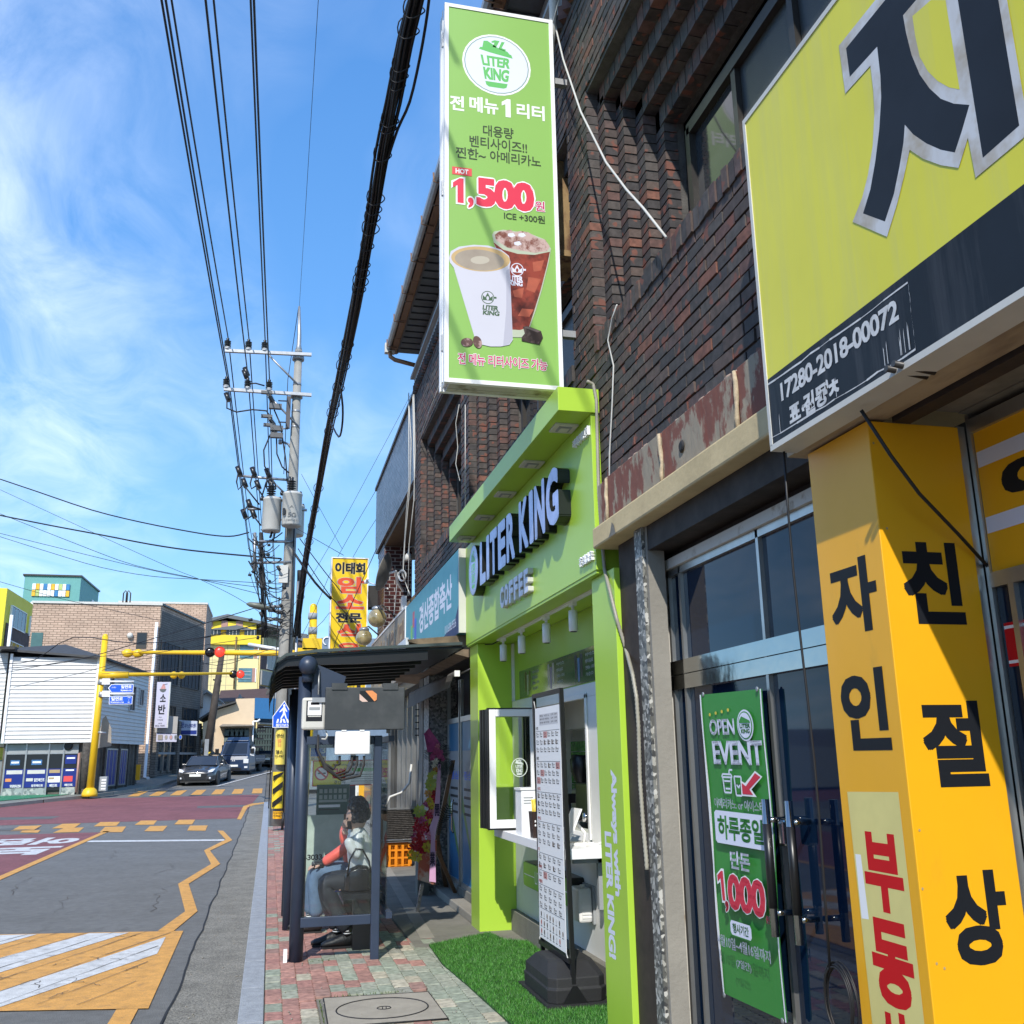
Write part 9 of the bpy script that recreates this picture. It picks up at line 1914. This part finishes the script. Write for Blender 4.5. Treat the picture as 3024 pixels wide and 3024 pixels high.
# its right-hand wing turned away from the sun
w0, w1 = Vector((F(1192, 500).x, y, 0)), Vector((SY(1000, 1980, y+26).x, y+26, 0)); dW = (w1-w0).normalized(); nW = Vector((dW.y, -dW.x, 0))
MB().prism([w0, w1, w1+Vector((-3, 3, 0)), w0+Vector((-3, 3, 0))], (0, 0, zT)).build('wing', crw, ysc)
o = MB().prism([w0+nW*.02, w1+nW*.02, w1+nW*.3, w0+nW*.3], (0, 0, zT-zM)).build('wing_band', mat('yellow_band_shaded', (.32, .30, .16), .7), ysc); o.location.z += zM  # the yellow band carried round, its shade put into the colour
for r in range(3):
 o = MB().prism([w0+nW*.02, w1+nW*.02, w1+nW*.1, w0+nW*.1], (0, 0, 2.3)).build('brick_band', brs, ysc); o.location.z += zM-2.5-4.1*r
 o = MB().prism([w0+nW*.12, w1+nW*.12, w1+nW*.3, w0+nW*.3], (0, 0, 1.5)).build('wing_spandrel', mat('grey_spandrel', (.34, .32, .29), .7) if r == 0 else MATS['grey_spandrel'], ysc); o.location.z += zM-4.2-4.1*r
 for k in range(5): face_win(w0, w1, .06+.19*k, .17+.19*k, zM-2.4-4.1*r, zM-.3-4.1*r, ysc, winf, dgl, off=.14, bars=1)
far_b = thing('far_blue_grey_block', 'blue-grey building with a white round emblem beside the yellow banded pole', 'building', SY(950, 1960, 70)); p, q = SY(945, 1990, 70), SY(985, 1884, 70); MB().box(p.x, q.x+6, 70, 80, 1, q.z).build('wall', mat('blue_grey_wall', (.16, .22, .30), .6, var=.1), far_b); e_ = SY(966, 1893, 69.9); MB().tube([(e_.x+.28*math.cos(t), 69.95, e_.z+.28*math.sin(t)) for t in [PI*k/8+.6 for k in range(11)]], .05, 5).build('emblem', wht, far_b)
fbk = thing('far_brick_block', 'brown brick block with a grey roof right of the utility pole', 'building', SY(900, 1960, 85)); p, q = SY(872, 1990, 85), SY(952, 1885, 85); MB().box(p.x, q.x, 85, 95, 1, q.z).build('wall', brs, fbk); MB().prism([SY(868, 1868, 84.8), SY(905, 1872, 84.8), SY(955, 1900, 84.8), SY(955, 1912, 84.8), SY(868, 1885, 84.8)], (0, 8, 0)).build('roof', gr_, fbk)
for k in range(3): MB().box(SY(878+24*k, 1930, 84.9).x, SY(890+24*k, 1930, 84.9).x, 84.9, 84.99, SY(878, 1950, 84.9).z, SY(878, 1905, 84.9).z).build('window', dgl, fbk)
# ---------------------------------------------------------------- brown roofs, white gable, cream shop with blue fascia
br_ = mat('brown_shingle', (.10, .055, .042), .8, var=.15, vs=3); y = 92.0
bh = thing('brown_roof_house', 'long brown shingle roof with small grey gables in front of the school', 'house', SY(700, 2060, y)); MB().hexa([F(780, 1040, -16), F(1400, 1010, -16), F(1400, 1010, -10), F(780, 1040, -10), F(810, 930, -10), F(1400, 905, -10), F(1400, 905, -8), F(810, 930, -8)]).build('roof', br_, bh); MB().hexa([F(790, 1200, -15), F(1400, 1200, -15), F(1400, 1200, -9), F(790, 1200, -9), F(790, 1030, -15), F(1400, 1005, -15), F(1400, 1005, -9), F(790, 1030, -9)]).build('wall', offwhite, bh)
for (xa, xb, ya, yb_) in ((968, 1020, 1005, 960), (1270, 1400, 1010, 905)): MB().prism([F(xa, ya, -16.3), F(xb, ya, -16.3), F((xa+xb)/2, yb_, -16.3)], (0, 1, 0)).build('gable', MATS['yellow_band_shaded'] if False else greym, bh)
wg = thing('white_gable_house', 'small white house with a grey gable and crazed white wall left of the leaning pole', 'house', SY(610, 2080, 84)); MB().prism([F(600, 1200, -24), F(810, 1130, -24), F(830, 1030, -24), F(680, 935, -24), F(600, 985, -24)], (0, 4, 0)).build('wall', wht, wg); MB().prism([F(590, 990, -24.5), F(680, 920, -24.5), F(835, 1035, -24.5), F(835, 1052, -24.5), F(680, 945, -24.5), F(592, 1005, -24.5)], (0, 5, 0)).build('roof', greym, wg)
cr = thing('cream_workshop', 'cream rendered workshop with a dark patterned gate and blue fascia', 'building', SY(690, 2200, 80)); yC = -29; cw = mat('peach_render', (.72, .56, .38), .85, var=.06, vs=2)
G2 = lambda x, y_: F(x, y_, yC); MB().prism([G2(755, 1520), G2(1120, 1570), G2(1135, 1005), G2(955, 1010), G2(955, 1060), G2(780, 1115), G2(755, 1200)], (0, 8, 0)).build('wall', cw, cr); MB().prism([G2(640, 1420), G2(755, 1520), G2(755, 1180), G2(640, 1240)], (0, 6, 0)).build('side_wall', cw, cr)
MB().prism([F(605, 1215, yC-.5), F(780, 1100, yC-.5), F(955, 1045, yC-.5), F(955, 1030, yC-.5), F(775, 1085, yC-.5), F(605, 1195, yC-.5)], (0, 6, 0)).build('roof', rfd, cr)
pblue = mat('blue_tin', (.02, .14, .34), .45, var=.1, vs=4, stretch=(5, 1, 1)); MB().prism([G2(1128, 1195), G2(1400, 1205), G2(1400, 1010), G2(1138, 1000)], (0, 7, 0)).build('blue_fascia', pblue, cr); MB().box(G2(1120, 1300).x, G2(1400, 1300).x, y-0+yC+16.2, y+yC+24, 1, G2(1130, 1200).z).build('recess', darkin, cr)
MB().prism([F(795, 1272, yC-.9), F(1125, 1268, yC-.9), F(1120, 1255, yC-.9), F(830, 1250, yC-.9)], (0, 1, 0)).build('lintel_canopy', beig, cr)
def gate(xa, xb, yt, yb_, lab):
 g = F(xa, yb_, yC-.1); h2 = F(xb, yt, yC-.1); b = MB().box(g.x, h2.x, g.y, g.y+.08, g.z, h2.z).build('gate_back', darkin, cr); n = 7
 for k in range(n+1): x = g.x+(h2.x-g.x)*k/n; MB().box(x-.05, x+.05, g.y-.06, g.y, g.z, h2.z).build('gate_bar', mat('green_iron', (.05, .075, .065), .5) if 'green_iron' not in MATS else MATS['green_iron'], cr)
 for k in range(3): z = g.z+(h2.z-g.z)*(.25+.25*k); MB().box(g.x, h2.x, g.y-.08, g.y-.02, z-.05, z+.05).build('gate_rail', MATS['green_iron'], cr)
 return g, h2
g, h2 = gate(845, 1075, 1290, 1500, '')
pat = mat('gate_pattern', (.16, .20, .18), .6, var=.2)
for i in range(5):
 for j in range(3): cx, cz = g.x+(h2.x-g.x)*(.1+.2*i), g.z+(h2.z-g.z)*(.22+.27*j); MB().prism([(cx-.14, g.y-.09, cz-.22), (cx+.14, g.y-.09, cz-.22), (cx+.2, g.y-.09, cz), (cx+.14, g.y-.09, cz+.22), (cx-.14, g.y-.09, cz+.22), (cx-.2, g.y-.09, cz)], (0, .02, 0)).build('gate_ornament', pat, cr)
gate(1115, 1300, 1290, 1505, ''); MB().box(F(1066, 1400, yC-.3).x, F(1098, 1400, yC-.3).x, F(0, 0, yC-.3).y, F(0, 0, yC-.3).y+.1, F(1066, 1415, yC-.3).z, F(1066, 1385, yC-.3).z).build('red_plate', redp, cr)
MB().tube([F(1120, 1225, yC-.5), F(1160, 1225, yC-.5), F(1185, 1205, yC-.5)], .06, 6).tube([F(1112, 1560, yC-.3), F(1120, 1225, yC-.3)], .05, 6).build('pipe', wht, cr)
kb_ = thing('a_board', 'white folding A-board on the slope in front of the workshop gates', 'sign board', F(1110, 1548, yC-4)); MB().prism([F(1090, 1545, yC-4), F(1128, 1552, yC-4), F(1143, 1468, yC-4), F(1108, 1466, yC-4)], (0, .1, 0)).build('board', wht, kb_); a = Art(F(1090, 1545, yC-4.1), RX, UZ, step=.004, start=.006)
for k in range(3): a.rect(.25+.06*k, .65+.06*k, .4+.45*k, .5+.45*k, ink, False)
a.build('print', kb_)
# embankment, bushes and terrain behind
ter = MB(); ter.hexa([(-5.5, 68, 0), (-3.2, 68, 0), (-3.0, 78, 0), (-6, 78, 0), (-5.5, 68, 2.1), (-3.4, 68, 1.75), (-3.2, 78, 2.6), (-6, 78, 3.0)]); struct(ter.build('embankment', mat('bank_concrete', (.22, .20, .16), .9, var=.2, vs=2), loc=(-4, 68, 1)))
hl = MB(); hl.prism([(-40, 112, 0), (10, 112, 0), (10, 400, 0), (-200, 400, 0)], (0, 0, 6)); struct(hl.build('hill', earth, loc=(0, 112, 0)))
lf = mat('shrub_leaf', (.07, .13, .03), .7, var=.3, vs=20)
def shrub(c, r, n, lab, cat='shrub', grp=None):
 t = thing('shrub', lab, cat, c, grp); b = MB(); rs_ = random.Random(int(c[0]*100))
 for i in range(n):
  d = Vector((rs_.gauss(0, 1), rs_.gauss(0, 1), rs_.gauss(0, .7))).normalized()*r*rs_.uniform(.5, 1); p = Vector(c)+d+Vector((0, 0, r*.7)); s = r*.16; q = Vector((rs_.uniform(-1, 1), rs_.uniform(-1, 1), rs_.uniform(-1, 1))).normalized(); x = q.orthogonal(); b.add([p-x*s, p+q.cross(x)*s*.5, p+x*s, p-q.cross(x)*s*.5], [(0, 1, 2, 3)])
 b.build('foliage', lf, t); MB().cyl(c, Vector(c)+Vector((0, 0, r)), r*.08).build('stem', wood, t)
shrub(SY(595, 2190, 70)-Vector((0, 0, .3)), .8, 260, 'small green shrub on the bank left of the leaning pole')
fb_ = thing('white_ornament', 'small white object among the weeds on the bank', 'ornament', SY(597, 2195, 69)); MB().ball(SY(597, 2197, 69), .28, 8).ball(SY(600, 2190, 69), .16, 8).build('body', wht, fb_)
# small road-side items
yx = MB().box(0, .35, -.1, .1, 0, 1.6).build('tmp', yel); bpy.data.objects.remove(yx)
p, q = SY(5, 2299, 55), SY(12, 2254, 55)
gp_ = SR(408, 2300, .12); gbx = MB().box(SY(400, 2290, 51).x, SY(412, 2290, 51).x, 51, 51.3, SY(400, 2304, 51).z, SY(400, 2258, 51).z).build('yellow_case', yel, loc=SY(405, 2304, 51)); tag(gbx, 'tall narrow yellow cabinet at the far corner of the white house', 'cabinet')
rdb = MB().box(SY(390, 2240, 51).x, SY(400, 2240, 51).x, 51, 51.2, SY(390, 2252, 51).z, SY(390, 2238, 51).z).build('red_letterbox', redp, loc=SY(395, 2252, 51)); tag(rdb, 'small red letterbox on the timber wall of the white house', 'letterbox')
pipe = MB().tube([SY(463, 1838, 55.7), SY(451, 1985, 55.7), SY(427, 2295, 55.5), SY(438, 2298, 55.0)], .08, 8).build('white_downpipe', wht, loc=SY(427, 2295, 55.5)); tag(pipe, 'long white downpipe on the corner of the tan brick building ending in a foot bend', 'pipe')
# ---------------------------------------------------------------- across the street (seen in the dark glass only)
op = thing('opposite_building', 'plain grey two-storey building across the road', 'building', (-11, 2, 0)); ogr = mat('opposite_render', (.26, .26, .25), .85, var=.2, vs=1.5)
MB().box(-22, -11, -8, 9, 0, 6.2).build('wall', ogr, op); MB().box(-11.15, -10.9, -8.2, 9.2, 6.2, 6.45).build('coping', greym, op)
for y in (-6, -2.5, 1, 4.5): MB().box(-11.05, -10.95, y, y+1.6, 3.4, 4.8).build('window', winf, op); MB().box(-10.949, -10.94, y+.08, y+1.52, 3.48, 4.72).build('pane', grime, op)
MB().box(-11.0, -10.8, -7, 8, 2.4, 3.0).build('sign_band', tl_, op); MB().box(-11.0, -10.9, -7, 8, .2, 2.3).build('shop_glass', dgl, op)
sheet('opposite_pavement', -11, -8.6, -20, 27, .12, lpav_m)
